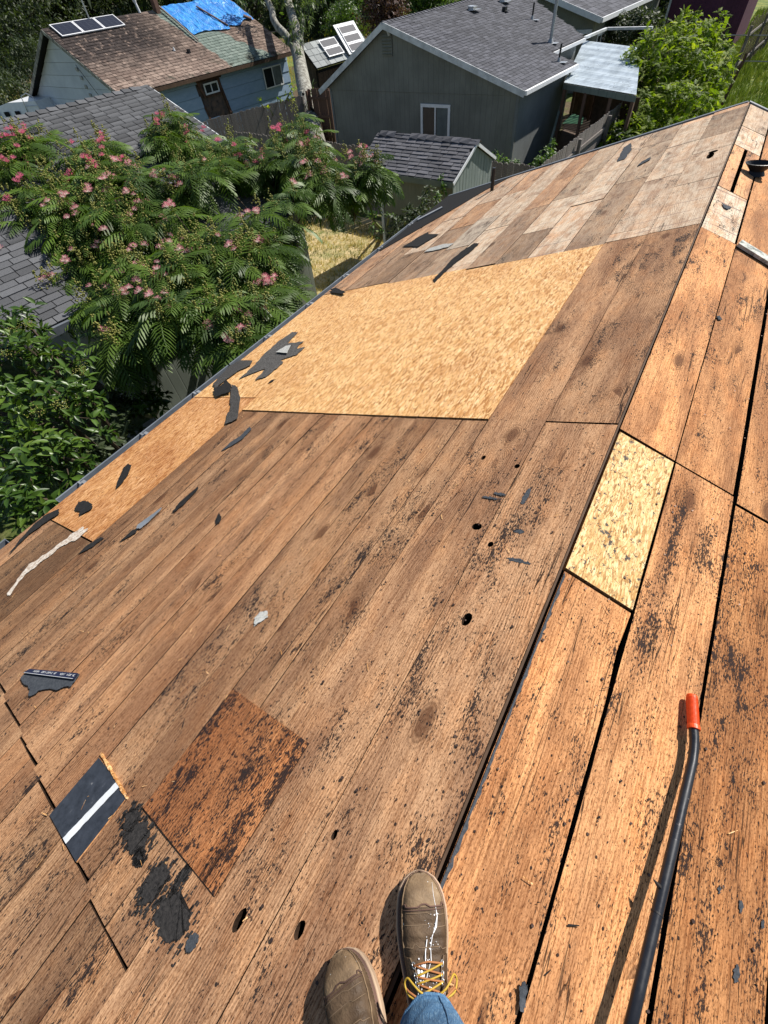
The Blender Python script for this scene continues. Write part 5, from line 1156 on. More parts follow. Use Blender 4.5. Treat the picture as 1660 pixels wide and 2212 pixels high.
# ---------- patio cover behind the grey house corner
P4 = [onZ(1219, 178, -1.78), onZ(1375, 205, -1.78), onZ(1385, 104, -1.62), onZ(1262, 88, -1.62)]
pa = empty('patio_cover', (P4[0][0], P4[0][1], ZG), 'patio cover of pale corrugated sheets on posts beside the grey house', 'patio cover')
c = [Vector(p) for p in P4]; n1, n2 = 7, 2
for i in range(n1):
    for j in range(n2):
        def q(u, v_): return (c[0].lerp(c[1], u)).lerp(c[3].lerp(c[2], u), v_)
        v0, v1 = i/n1, (i+1)/n1+.012; u0, u1 = j/n2, (j+1)/n2; mb = MB(); k = 16
        for s_ in range(k+1):
            f = v0+(v1-v0)*s_/k; wv = .012*math.sin(s_/k*math.pi*10)+.004*(i % 2)
            mb.v += [tuple(q(u0, f)+Vector((0, 0, wv+.003*j))), tuple(q(u1, f)+Vector((0, 0, wv+.003*j)))]
        mb.f = [(2*s_, 2*s_+1, 2*s_+3, 2*s_+2) for s_ in range(k)]; mb.mi = [0]*k
        mb.build('roof_sheet', 'patio', pa)
mb = MB(); mb.beam(c[0]-Vector((0, 0, .09)), c[1]-Vector((0, 0, .09)), .05, .14); mb.build('beam', 'side_left', pa)
mb = MB(); mb.beam(c[3]-Vector((0, 0, .09)), c[2]-Vector((0, 0, .09)), .05, .14); mb.build('beam', 'side_left', pa)
for u, v_ in ((.03, 0), (.35, 0), (.7, 0), (.98, 0), (.03, .95), (.4, .95), (.98, .95)):
    p = c[0].lerp(c[1], u).lerp(c[3].lerp(c[2], u), v_); mb = MB(); mb.beam((p.x, p.y, ZG), (p.x, p.y, p.z-.15), .09, .09, up=(0, 1, 0)); mb.build('post', 'fence_red', pa)
sheet('patio_floor', [c[0][:2], c[1][:2], c[2][:2], c[3][:2]], ZG+.006, 'rafter')  # floor coloured dark, shade under the cover painted in
for k_, (u0, u1) in enumerate(((.42, 1.0),)):  # dark boards added to keep the space under the cover dark
    q0 = c[0].lerp(c[1], u0); q1 = c[0].lerp(c[1], u1)
    for i in range(12):
        pp = q0.lerp(q1, (i+.5)/12)+Vector((0, .9, 0)); mb = MB(); mb.beam((pp.x, pp.y, ZG), (pp.x, pp.y, pp.z-.22), .13, .02, up=(0, 1, 0)); mb.build('added_shade_board', 'rafter', pa)
for i in range(14):  # added boards closing off daylight at the far side
    pp = c[3].lerp(c[2], (i+.5)/14); mb = MB(); mb.beam((pp.x, pp.y, ZG), (pp.x, pp.y, pp.z-.35), .21, .02, up=(0, 1, 0)); mb.build('added_shade_board', 'rafter', pa)
for i in range(16):  # more added shading boards along the right side
    pp = c[1].lerp(c[2], (i+.5)/16); mb = MB(); mb.beam((pp.x, pp.y, ZG), (pp.x, pp.y, pp.z-.2), .03, .22, up=(0, 1, 0)); mb.build('added_shade_board', 'rafter', pa)
mat_ = sheet('turf_mat', [onZ(x, y, ZG)[:2] for x, y in [(1215, 268), (1258, 269), (1264, 244), (1240, 244)]], ZG+.02, 'greenmat', None)
del mat_['kind']; tag(mat_, 'flat green mat on the ground seen under the patio cover', 'mat')

# ---------- shed with shingle roof
S1 = (-4.84, 10.39, -1.8); FS = HF(S1, 5.5)
sh = empty('garden_shed', (S1[0], S1[1], ZG), 'small garden shed with curling shingles between the lawn and the fence', 'shed', rotz=-RAD(5.5))
DS = 1.9; RZ = -1.33; LS = -2.72
def slope_b(parent, F, b0, z0, b1, z1, a0, a1, course, tab, mat, cap=300, th=.014):
    """slope rising along +b or -b, eave running along a"""
    ea = Vector((a0, b0, z0)); ri = Vector((a0, b1, z1)); x = (ri-ea).normalized(); y = Vector((1, 0, 0)); z = x.cross(y)
    if z.z < 0: z = -z
    m = Matrix(((*x, 0), (*y, 0), (*z, 0), (0, 0, 0, 1))).transposed(); m.translation = ea; return slope2(parent, F@m, (ri-ea).length, a1-a0, course, tab, mat, cap, th)
def slope2(parent, m, L_, Wd, course, tab, mat, cap, th):
    mb = MB(); mb.poly([(0, 0), (L_, 0), (L_, Wd), (0, Wd)], .05); mb.build('roof', 'dark', parent, m); r_ = random.Random(77)
    n = int(round(L_/course)); 
    for i in range(n):
        x0 = i*L_/n; y0 = -r_.random()*tab
        while y0 < Wd:
            wd = tab*r_.uniform(.7, 1.3); ya, yb = max(y0+.006, 0), min(y0+wd-.006, Wd)
            if yb-ya > .04:
                l1 = th*r_.uniform(.7, 1.6); l2 = th*r_.uniform(.7, 1.6); x1 = x0+L_/n*1.1
                me = bpy.data.meshes.new('shingle'); me.from_pydata([(x0-.01, ya, l1), (x0-.01, yb, l2), (x1, yb, .002), (x1, ya, .002), (x0-.01, ya, l1-.01), (x0-.01, yb, l2-.01)], [], [(0, 1, 2, 3), (4, 5, 1, 0), (4, 0, 3), (1, 5, 2)])
                me.materials.append(M[mat]); place('shingle', me, m, parent)
            y0 += wd
slope_b(sh, FS, 0, -1.8, .96, RZ, LS, 0.02, .1, .26, 'sh_shed')
slope_b(sh, FS, DS, -1.8, .96, RZ, LS, 0.02, .35, .9, 'sh_shed')
r_ = random.Random(2)
for i in range(12):     # uneven cap shingles along the ridge
    a = LS+.1+i*.225; mb = MB(); h = r_.uniform(.0, .03); mb.add([(a, .86, RZ-.03+h), (a+.24, .86, RZ-.035), (a+.24, .97, RZ+.03+h), (a, .97, RZ+.025+h), (a+.24, 1.06, RZ-.03), (a, 1.06, RZ-.03)], [(0, 1, 2, 3), (3, 2, 4, 5)]); mb.build('ridge_cap', 'sh_shed', sh, FS)
mb = MB(); mb.beam((LS, -.02, -1.865), (.03, -.02, -1.865), .025, .11); mb.build('fascia', 'side_left', sh, FS)
for b0, b1 in ((-.02, .96), (DS+.02, .96)):
    mb = MB(); mb.beam((.035, b0, -1.845), (.035, b1, RZ-.035), .022, .055); mb.build('rake_board', 'white', sh, FS)
lbox(sh, FS, 'wall', (-2.05, -.03), (.10, .14), (ZG, -1.90), 'side_shed'); lbox(sh, FS, 'wall', (-2.05, -.03), (DS-.1, DS-.05), (ZG, -1.85), 'side_shed'); lbox(sh, FS, 'wall', (-2.05, -2.0), (.14, DS-.1), (ZG, -1.6), 'side_shed')
lbox(sh, FS, 'corner_trim', (-2.10, -2.03), (.075, .1), (ZG, -1.90), 'white_d')
nb = 13; x_ = [0.06+(DS-.12)*i/nb for i in range(nb+1)]
for i in range(nb):
    b0, b1 = x_[i]+.006, x_[i+1]-.006; zt = lambda b: RZ-.05-abs(b-.96)*.49-.03
    mb = MB(); aa = -.015+r_.uniform(0, .008); mb.add([(aa, b0, ZG), (aa, b1, ZG), (aa, b1, zt(b1)), (aa, b0, zt(b0)), (aa-.03, b0, ZG), (aa-.03, b1, ZG), (aa-.03, b1, zt(b1)), (aa-.03, b0, zt(b0))],
        [(0, 1, 2, 3), (7, 6, 5, 4), (0, 4, 5, 1), (1, 5, 6, 2), (2, 6, 7, 3), (3, 7, 4, 0)]); mb.build('siding_board', 'shed_board', sh, FS)

# ---------- low building at the left with blue grey shingles
L0 = (-6.5, 7.6, -1.5); FL = HF(L0, 9.0); FLi = FL.inverted()
lb = empty('outbuilding', (-8, 4, ZG), 'sage green outbuilding with blue grey shingle roof behind the pink flowering tree', 'building', rotz=-RAD(9))
RA = -4.75
slope(lb, FL, (0, -1.5), (RA, .02), [(0, -8.2), (0, 0.02), (4.98, 0.02), (4.98, -8.2)], .14, .27, 'sh_left', thick=.05, th=.014)
slope(lb, FL, (2*RA, -1.5), (RA, .02), [(0, -8.2), (0, .02), (4.98, .02), (4.98, -8.2)], .145, .3, 'sh_left', cap=0, thick=.05)
ridge_caps(lb, FL, RA, .02, -8.2, 0, .2, 'sh_left')
mb = MB(); mb.beam((0.03, -8.2, -1.57), (.03, 0, -1.57), .06, .11); mb.build('gutter', 'gutter', lb, FL)
wc = FLi@Vector(onZ(328, 889, ZG)); wA = -.20; wB = -4.70
lbox(lb, FL, 'wall', (wA-.1, wA), (wB+.05, -.2), (ZG, -1.62), 'side_left')
lbox(lb, FL, 'wall', (2*RA+.6, wA-.1), (wB, wB+.1), (ZG, -1.4), 'side_grey'); lbox(lb, FL, 'corner_trim', (wA-.005, wA+.02), (wB, wB+.08), (ZG, -1.62), 'side_grey')
wall_ab(lb, FL, [(2*RA+.6, ZG), (wA-.1, ZG), (wA-.1, -1.62), (RA, -.12), (2*RA+.6, -1.5)], -.3, .1, 'side_left')
mb = MB(); mb.beam((0.02, .03, -1.57), (RA, .03, -.06), .025, .14); mb.build('rake_board', 'white_d', lb, FL)

# ---------- blue house with the tarp
B0 = onZ(264, 208, -1.5); FB = HF(B0, 6.0)
bh = empty('blue_house', (B0[0], B0[1], ZG), 'pale blue run-down house with blue tarp and solar panels on its brown roof', 'house', rotz=-RAD(6))
BA, BZ, BL = -4.36, .52, 10.6
m_b = slope(bh, FB, (0, -1.5), (BA, BZ), [(0, -.02), (0, BL), (4.80, BL), (4.80, -.02)], .19, .32, 'sh_blue', th=.02, thick=.06)
slope(bh, FB, (-9.6, -1.9), (BA, BZ), [(0, 0), (0, BL), (5.77, BL), (5.77, 0)], .19, .32, 'sh_blue', cap=0, thick=.06)
sb = (BZ+1.5)/(-BA)
def zb(a): return -1.5+(-a)*sb
# gable and side walls of lapped boards
pit = .42; k = 0; z = ZG
while z < BZ-.35:
    z1 = z+pit-.012; 
    def al(zz): return -.40 if zz < -1.65 else max(-9.2, BA) if 0 else -((zz+1.5)/sb)-.30
    def al2(zz): return -9.0 if zz < -1.9 else -9.6+(zz+1.9)/((BZ+1.9)/(9.6+BA))+.3
    a1, a1b = min(-.40, al(z)), min(-.40, al(z1)); a0, a0b = al2(z), al2(z1)
    if a1b-a0b > .1:
        mb = MB(); off_ = .30; mb.add([(a0, off_, z), (a1, off_, z), (a1b, off_+.02, z1), (a0b, off_+.02, z1), (a0, off_+.05, z), (a1, off_+.05, z), (a1b, off_+.05, z1), (a0b, off_+.05, z1)], [(0, 1, 2, 3), (7, 6, 5, 4), (0, 4, 5, 1), (1, 5, 6, 2), (2, 6, 7, 3), (3, 7, 4, 0)]); mb.build('siding_board', 'side_white', bh, FB)
    z += pit
wall_ab(bh, FB, [(-9, ZG), (-.45, ZG), (-.45, -1.7), (BA, BZ-.2), (-9, -1.9)], .36, .1, 'dark'); lbox(bh, FB, 'wall', (-.6, -.46), (.46, BL-.2), (ZG, -1.65), 'rot')
hole = (4.25, 5.75)
z = ZG; r_ = random.Random(5)
while z < -1.62:
    z1 = min(z+pit-.012, -1.64)
    for (b0, b1) in ((.32, hole[0]+r_.uniform(-.15, .1)), (hole[1]+r_.uniform(-.2, .15), BL-.2)):
        if b1 < 5 and z < -3.2: b1 = 5.0
        mb = MB(); mb.add([(-.40, b0, z), (-.40, b1, z), (-.42, b1-r_.uniform(0, .06), z1), (-.42, b0, z1), (-.455, b0, z), (-.455, b1, z), (-.455, b1, z1), (-.455, b0, z1)], [(0, 1, 2, 3), (7, 6, 5, 4), (0, 4, 5, 1), (1, 5, 6, 2), (2, 6, 7, 3), (3, 7, 4, 0)]); mb.build('siding_board', 'side_blue', bh, FB)
    z += pit
for (b0, z0, b1, z1, w_) in [(4.2, -1.66, 4.45, -2.3, .12), (5.45, -1.66, 5.75, -3.1, .13), (4.3, -1.7, 5.7, -1.72, .1), (4.55, -2.3, 5.5, -2.28, .06), (4.25, -2.6, 4.4, -3.3, .1)]:
    mb = MB(); mb.beam((-.40, b0, z0), (-.40, b1, z1), w_, .05, up=(1, 0, 0)); mb.build('stud', 'brownframe', bh, FB)
window(bh, FB, 'a', -.44, 4.54, 5.42, -2.24, -1.84, fr=.06); window(bh, FB, 'a', -.40, 8.45, 9.80, -2.66, -1.86, fr=.05, curtain=True)
lbox(bh, FB, 'door_panel', (-.39, -.36), (.95, 1.85), (-3.1, -1.95), 'white_d')
for (a0, z0, a1, z1) in [(.02, -1.56, BA, BZ-.05), (-9.6, -1.96, BA, BZ-.05)]:
    mb = MB(); mb.beam((a0, -.03, z0-.03), (a1, -.03, z1-.03), .03, .13); mb.build('rake_board', 'bark', bh, FB)
mb = MB(); mb.beam((.03, 0, -1.58), (.03, BL, -1.58), .03, .12); mb.build('fascia', 'rafter', bh, FB)
# solar panels
def panel(parent, m, x0, y0, x1, y1, z0=.08, nm='solar_panel'):
    fr_ = MB(); fr_.box(((x0+x1)/2, (y0+y1)/2, z0), (x1-x0, y1-y0, .035)); o = fr_.build(nm, 'white', parent, m)
    g = MB(); g.box((0, 0, 0), (x1-x0-.09, y1-y0-.09, .008)); g.build('cells', 'solar', o, m@Matrix.Translation(((x0+x1)/2, (y0+y1)/2, z0+.02))); return o
for i in range(3): panel(bh, m_b, 3.98, .38+i*1.06, 4.80, 1.41+i*1.06, .07)
# tarp: draped sheet with folds, its lower edge rising at the right
tv, tf = [], []; nx_, ny_ = 40, 60
for i in range(nx_+1):
    for j in range(ny_+1):
        v_ = j/ny_; y = 6.22+v_*4.25; lo = 2.55+.10*math.sin(v_*9)-.02 if v_ < .55 else 2.55+.65*(v_-.55)-.12*math.sin(v_*20)
        x = lo+(4.86-lo)*i/nx_; z = .055+.05*abs(noise.noise((x*.9, y*2.4, 0)))+.035*noise.noise((x*2.5-y*1.2, y*1.0, 3))+.012*noise.noise((x*9, y*7, 5)); tv.append((x, y, z))
for i in range(nx_):
    for j in range(ny_): a = i*(ny_+1)+j; tf.append((a, a+1, a+ny_+2, a+ny_+1))
me = bpy.data.meshes.new('tarp'); me.from_pydata(tv, [], tf); me.materials.append(M['tarp']); me.polygons.foreach_set('use_smooth', [True]*len(tf)); 
o = place('blue_tarp', me, m_b); tag(o, 'blue tarpaulin spread over the ridge of the run-down blue house', 'tarpaulin')
for i, (x0, y0, x1, y1, mt, lb_) in enumerate([(4.75, 6.10, 2.05, 6.02, 'fence', 'long wooden batten along the left edge of the blue tarp'), (4.3, 8.0, 2.62, 8.5, 'brownframe', 'dark batten across the middle of the blue tarp'), (3.05, 10.0, 2.75, 10.3, 'fence_red', 'short orange board end at the right of the blue tarp')]):
    mb = MB(); mb.beam((x0, y0, .13), (x1, y1, .10), .07 if i < 2 else .14, .04); o = mb.build('batten', mt, None, m_b); tag(o, lb_, 'batten')
ch = MB(); p = FB@Vector((-4.15, 5.83, zb(-4.15))); ch.beam(p-Vector((0, 0, .2)), p+Vector((0, 0, .42)), .24, .24, up=(0, 1, 0)); ch.build('chimney', 'brownframe', bh)
ch = MB(); p = FB@Vector((-4.3, 4.96, zb(-4.3))); ch.tube([p, p+Vector((-.08, 0, .30)), p+Vector((-.11, 0, .42))], [.055, .05, .09], 10); ch.build('vent_pipe', 'white_d', bh)
ch = MB(); p = FB@Vector((-1.7, 4.42, zb(-1.7))); ch.tube([p, p+Vector((0, 0, .12))], [.06, .03], 8); ch.build('roof_vent', 'white_d', bh)
ch = MB(); p = FB@Vector((-1.4, 5.0, zb(-1.4))); ch.box(tuple(p+Vector((0, 0, .06))), (.12, .12, .14)); ch.build('roof_vent', 'black', bh)
ch = MB(); p = FB@Vector((-4.3, 2.3, zb(-4.3))); ch.tube([p, p+Vector((-.05, 0, 2.4))], .03, 8); ch.build('mast', 'alu', bh)
ch = MB(); ch.tube([FB@Vector((-.38, -.02, -1.9)), FB@Vector((-1.2, .15, -2.15)), FB@Vector((-2.2, .2, -1.75)), FB@Vector((-3.2, .2, -.6))], .012, 5); ch.build('cable', 'black', bh)
for i in range(4):
    ch = MB(); ch.box((-3.45+.06*i, .27, -.75-.28*i), (.16, .03, .12)); ch.build('bracket', 'alu_d', bh, FB)

# ---------- little shed with five solar panels beyond the blue house
Q0 = onZ(685, 148, -1.9); FQ = HF(Q0, 6.0)
fs = empty('solar_shed', (Q0[0], Q0[1], ZG), 'small dark shed with pale shingles and five solar panels behind the tree trunk', 'shed', rotz=-RAD(6))
ap = FQ.inverted()@Vector(onV(649, 97, Q0, np.array([math.sin(RAD(6)), math.cos(RAD(6)), 0])))
m_q = slope(fs, FQ, (0, -1.9), (ap.x, ap.z), [(0, 0), (0, 4.6), (math.hypot(ap.x, ap.z+1.9), 4.6), (math.hypot(ap.x, ap.z+1.9), 0)], .3, .45, 'sh_far', th=.02)
LQ = math.hypot(ap.x, ap.z+1.9)
lbox(fs, FQ, 'wall', (-.3, -.2), (.2, 4.4), (ZG, -2.0), 'dark'); wall_ab(fs, FQ, [(-.2, ZG), (-.2, -2.05), (ap.x, ap.z-.1), (ap.x*1.2, ap.z-.1), (ap.x*1.2, ZG)], .2, .1, 'bark_d')
for i in range(11):
    ch = MB(); ch.box((0, 0, 0), (.02, .35, 1.7)); ch.build('siding_board', 'rafter', fs, FQ@Matrix.Translation((-.19, .4+i*.38, -2.95)))
for i in range(2): panel(fs, m_q, .25+i*LQ*.36, 1.15, .25+(i+.93)*LQ*.36, 2.35, .10)
mt_ = m_q@Matrix.Translation((0, 2.6, .14))@Matrix.Rotation(RAD(-6), 4, 'Y')
ch = MB(); ch.box((LQ*.62, .75, 0), (LQ*1.15, 1.65, .03)); ch.build('panel_board', 'white_d', fs, mt_)
for i in range(3): panel(fs, mt_, .1+i*LQ*.34, .12, .1+(i+.93)*LQ*.34, 1.38, .04)

# ---------- house far behind the patio, upper right
R0 = onZ(1300, 38, -1.3); FR = HF(R0, 4.0)
h3 = empty('far_house', (R0[0], R0[1], ZG), 'dark grey house with white trim behind the patio cover, top right', 'house', rotz=-RAD(4))
slope(h3, FR, (0, -1.3), (-4.8, .1), [(0, 0), (0, 12), (5.0, 12), (5.0, 0)], .3, .6, 'sh_grey', cap=120); slope(h3, FR, (-9.6, -1.3), (-4.8, .1), [(0, 0), (0, 12), (5.0, 12), (5.0, 0)], .3, .6, 'sh_grey', cap=0)
wall_ab(h3, FR, [(-9.2, ZG), (-.35, ZG), (-.35, -1.45), (-4.8, -.1), (-9.2, -1.45)], .3, .1, 'side_shed'); lbox(h3, FR, 'wall', (-.45, -.35), (.4, 11.8), (ZG, -1.4), 'side_grey')
for s_ in (0, -9.6):
    mb = MB(); mb.beam((s_, -.03, -1.38), (-4.8, -.03, .02), .03, .2); mb.build('rake_board', 'white', h3, FR)
mb = MB(); mb.beam((.04, 0, -1.38), (.04, 12, -1.38), .1, .16); mb.build('gutter', 'white', h3, FR)
mb = MB(); mb.beam((-9.2, .28, -1.75), (-.4, .28, -1.75), .03, .14); mb.build('band_board', 'white_d', h3, FR)
window(h3, FR, 'a', -.35, 1.0, 2.3, -2.9, -1.9, fr=.1); mb = MB(); mb.box((-.32, 4.4, -2.8), (.05, .9, 2.0)); mb.build('door', 'white', h3, FR); mb = MB(); mb.box((-.29, 4.6, -2.8), (.05, .35, 1.7)); mb.build('door_glass', 'dark', h3, FR)
# ---------- plum coloured shed
U0 = onZ(1432, 62, -3.0); FU = HF(U0, 4.0)
ps = empty('plum_shed', (U0[0], U0[1], ZG), 'plum coloured barn shed with white corner trim beyond the lime green tree', 'shed', rotz=-RAD(4))
wall_ab(ps, FU, [(0, ZG), (4.2, ZG), (4.2, -1.1), (3.4, .2), (2.1, .75), (.8, .2), (0, -1.1)], 0, .1, 'purple'); lbox(ps, FU, 'corner_trim', (-.06, .06), (-.03, 0), (ZG, -1.15), 'white_d'); lbox(ps, FU, 'band_board', (0, 4.2), (-.03, -.001), (-1.2, -1.1), 'purple')
for a0, z0, a1, z1 in ((-.15, -1.25, .8, .25), (.8, .25, 2.1, .8), (2.1, .8, 3.4, .25), (3.4, .25, 4.35, -1.25)):
    mb = MB(); mb.add([(a0, -.15, z0), (a1, -.15, z1), (a1, 4.5, z1), (a0, 4.5, z0), (a0, -.15, z0+.06), (a1, -.15, z1+.06), (a1, 4.5, z1+.06), (a0, 4.5, z0+.06)], [(0, 3, 2, 1), (4, 5, 6, 7), (0, 1, 5, 4), (1, 2, 6, 5), (2, 3, 7, 6), (3, 0, 4, 7)]); mb.build('roof', 'plum_roof', ps, FU)
lbox(ps, FU, 'wall', (4.1, 4.2), (.1, 4.4), (ZG, -1.1), 'purple')

# ---------- boat on the left
G0 = onZ(55, 262, -2.6)
bt = empty('motor_boat', (G0[0], G0[1], ZG), 'white motor boat with chrome ladder rails parked at the left beside the blue house', 'boat')
FBt = HF((G0[0], G0[1], 0), 72)
hull = MB(); secs = []
for t in np.linspace(0, 1, 14):
    b_ = -4.2+t*7.2; wd = 1.15*math.sin(min(1, (t+.02)*2.2)*math.pi/2)**.6 if t < .45 else 1.15; zt = -2.55+.25*(1-t)**2
    secs.append([(-wd, b_, zt), (-wd*.98, b_, zt-.45), (-wd*.6, b_, zt-.95), (0, b_, zt-1.15), (wd*.6, b_, zt-.95), (wd*.98, b_, zt-.45), (wd, b_, zt)])
for s_ in secs: hull.v += s_
for i in range(13):
    for k in range(6): hull.f.append((i*7+k, i*7+k+1, (i+1)*7+k+1, (i+1)*7+k)); hull.mi.append(0)
    hull.f.append((i*7+6, i*7, (i+1)*7, (i+1)*7+6)); hull.mi.append(0)
hull.f.append(tuple(13*7+k for k in range(7))); hull.mi.append(0); hull.build('hull', 'boat', bt, FBt, smooth=False)
cb = MB(); 
for (b_, wd, z) in [(-2.2, .5, -2.5), (-1.2, .85, -2.0), (.4, .95, -1.75), (2.2, .98, -1.75), (2.3, .98, -2.5)]: cb.v += [(-wd, b_, -2.55), (-wd*.88, b_, z), (wd*.88, b_, z), (wd, b_, -2.55)]
for i in range(4):
    for k in range(3): cb.f.append((i*4+k, i*4+k+1, (i+1)*4+k+1, (i+1)*4+k)); cb.mi.append(0)
cb.f += [(0, 1, 2, 3), (19, 18, 17, 16)]; cb.mi += [0, 0]; cb.build('cabin', 'boat', bt, FBt)
for s_ in (-1, 1):
    for b_ in (-.6, .1, .8):
        w_ = MB(); w_.box((s_*.95, b_, -2.15), (.06, .26, .18)); w_.build('porthole', 'dark', bt, FBt)
    rl = MB(); rl.tube([(s_*.98, 1.4, -2.5), (s_*.9, 1.5, -1.55), (s_*.9, 1.9, -1.45), (s_*.9, 2.2, -1.6), (s_*.98, 2.3, -2.5)], .02, 7); rl.build('rail', 'alu', bt, FBt, smooth=True)
for z in (-2.2, -1.9):
    rl = MB(); rl.tube([(.94, 1.45, z), (.94, 2.25, z)], .015, 6); rl.build('rung', 'alu', bt, FBt)
tl = MB(); tl.box((0, .5, -3.65), (1.4, 5.2, .1)); tl.build('trailer_frame', 'alu_d', bt, FBt)
for s_ in (-1, 1):
    wh = MB(); wh.tube([(s_*.75, .8, -3.62), (s_*.95, .8, -3.62)], .27, 18); wh.build('wheel', 'black', bt, FBt)
V0 = onZ(112, 212, -2.5); FV = HF((V0[0], V0[1], 0), 6)
vt = empty('covered_trailer', (V0[0], V0[1], ZG), 'dark grey covered box trailer between the white boat and the blue house', 'trailer')
vb = MB(); vb.add([(-1.6, -1.1, -3.6), (1.6, -1.1, -3.6), (1.6, 1.1, -3.6), (-1.6, 1.1, -3.6), (-1.5, -1, -2.55), (1.5, -1, -2.55), (1.3, 1, -2.45), (-1.3, 1, -2.45)], [(3, 2, 1, 0), (4, 5, 6, 7), (0, 1, 5, 4), (1, 2, 6, 5), (2, 3, 7, 6), (3, 0, 4, 7)]); vb.build('body', 'felt_blue', vt, FV)
for s_ in (-1, 1):
    wh = MB(); wh.tube([(.2, s_*1.08, -3.62), (.2, s_*1.22, -3.62)], .27, 14); wh.build('wheel', 'black', vt, FV)
bn = MB(); bp = FB@Vector((-1.8, -.4, 0)); 
bn.tube([(bp.x, bp.y, ZG), (bp.x, bp.y, -2.2), (bp.x+.1, bp.y, -2.05), (bp.x+.35, bp.y, -2.0)], [.22, .25, .2, .05], 10); o = bn.build('wheelie_bin', 'black', None); tag(o, 'black bin standing against the pale gable of the blue house', 'bin')

# ================================================================== FENCES
def fence(label, A, B, ztop, zbot, mat, pw=.14, gap=.008, rails=(.35, 1.4), railside=1, posts=2.4, dog=True, jit=.02, group=None, railmat=None, lean=0):
    A, B = Vector((A[0], A[1], 0)), Vector((B[0], B[1], 0)); d = B-A; L_ = d.length; d.normalize(); nrm = Vector((d.y, -d.x, 0))
    f = empty('fence', (A.x, A.y, zbot), label, 'fence', group); h = ztop-zbot
    c = .03 if dog else 0; mb = MB(); w_ = pw/2
    mb.poly([(-w_, 0), (w_, 0), (w_, h-c), (w_-c, h), (-w_+c, h), (-w_, h-c)], .016); pm = mb.mesh('picket', mat)
    n = int(L_/(pw+gap)); r_ = random.Random(int(L_*77))
    base = Matrix(((d.x, 0, nrm.x, 0), (d.y, 0, nrm.y, 0), (0, 1, 0, 0), (0, 0, 0, 1)))
    xs = [(i+.5)*(pw+gap) for i in range(n)]
    cand = sorted(xs, key=lambda s: ((A+d*s)-Vector(CAM)).length)
    for s in cand[:300]:
        p = A+d*s; m = Matrix.Translation((p.x, p.y, zbot+r_.uniform(-jit, jit)))@base@Matrix.Rotation(r_.uniform(-.012, .012)+lean, 4, 'Z'); place('picket', pm, m, f)
    for rz in rails:
        mb = MB(); mb.beam(A+Vector((0, 0, zbot+rz))-nrm*.03*railside, B+Vector((0, 0, zbot+rz))-nrm*.03*railside, .04, .09); mb.build('rail', railmat or mat, f)
    k = max(1, int(L_/posts))
    for i in range(k+1):
        p = A.lerp(B, i/k); mb = MB(); mb.beam((p.x-nrm.x*.09*railside, p.y-nrm.y*.09*railside, zbot), (p.x-nrm.x*.09*railside, p.y-nrm.y*.09*railside, ztop-.05), .09, .09, up=(0, 1, 0)); mb.build('post', railmat or mat, f)
    return f
FT = -2.15
pA, pM, pB = onZ(500, 283, FT), onZ(800, 315, FT), onZ(1162, 359, FT)
fence('grey weathered picket fence running behind the garden shed and the flowering tree', pA, pB, FT, ZG, 'fence')
pC = onZ(1335, 235, FT)
fence('grey weathered picket fence running back from the shed corner past the patio', (pB[0]+.05, pB[1]+.12), (pC[0], pC[1]+2), FT, ZG, 'fence', railside=-1)
fA, fB_ = onZ(440, 262, -2.15), onZ(655, 205, -2.15)
fence('silver grey board fence in front of the pale blue house', fA, fB_, -2.15, ZG, 'fence', dog=False)
gA, gB = onZ(664, 192, -2.0), onZ(712, 190, -2.0)
fence('short reddish fence panel with rails between the trunk and the grey house', gA, gB, -2.0, ZG, 'fence_red', railside=-1, rails=(.3, 1.0, 1.6))
# old plank fence on the slope, upper right
kA, kB = onZ(1572, 178, ZG), onZ(1668, 88, ZG)
kf = fence('old plank fence of dark uneven boards on the grassy rise, top right', kA, kB, ZG+1.9, ZG, 'rafter', pw=.22, gap=.30, rails=(.5, 1.5), railmat='fence', jit=.15, railside=-1, dog=False, posts=3)
mb = MB(); a_ = onZ(1548, 250, ZG); mb.beam(a_, Vector(a_)+Vector((.18, .25, 1.75)), .10, .10, up=(0, 1, 0)); o = mb.build('fence_post', 'brownframe', None); tag(o, 'rusty red leaning post in the grass right of the lime green tree', 'post')
cf = empty('pipe_fence', tuple(onZ(1590, 200, ZG)), 'thin galvanised pipe rail crossing in front of the old plank fence', 'fence')
for (q1, q2, z_) in [((1574, 76), (1700, 77), -2.6), ((1596, 132), (1700, 134), -3.6)]:
    mb = MB(); mb.tube([onZ(*q1, z_), onZ(*q2, z_)], .025, 6); mb.build('rail', 'alu_d', cf)
mb = MB(); a_ = onZ(1574, 76, -2.6); mb.tube([(a_[0], a_[1], ZG), a_], .03, 6); mb.build('post', 'alu_d', cf)
# railing and hedge behind the patio
mb = MB(); mb.beam(onZ(1263, 82, -1.45), onZ(1311, 62, -1.45), .12, .08); mb.beam(onZ(1311, 62, -1.45), onZ(1410, 60, -1.45), .12, .08); o = mb.build('white_rail', 'white_d', None); tag(o, 'long pale rail on top of the dark hedge behind the patio cover', 'rail')
# far fences by the road
fence('low wire and post fence across the yellow flowered field', onZ(560, 62, -2.6)[:2], onZ(860, 12, -2.6)[:2], -2.9, ZG, 'fence', pw=.10, gap=2.2, rails=(.9,), posts=8, jit=.05)

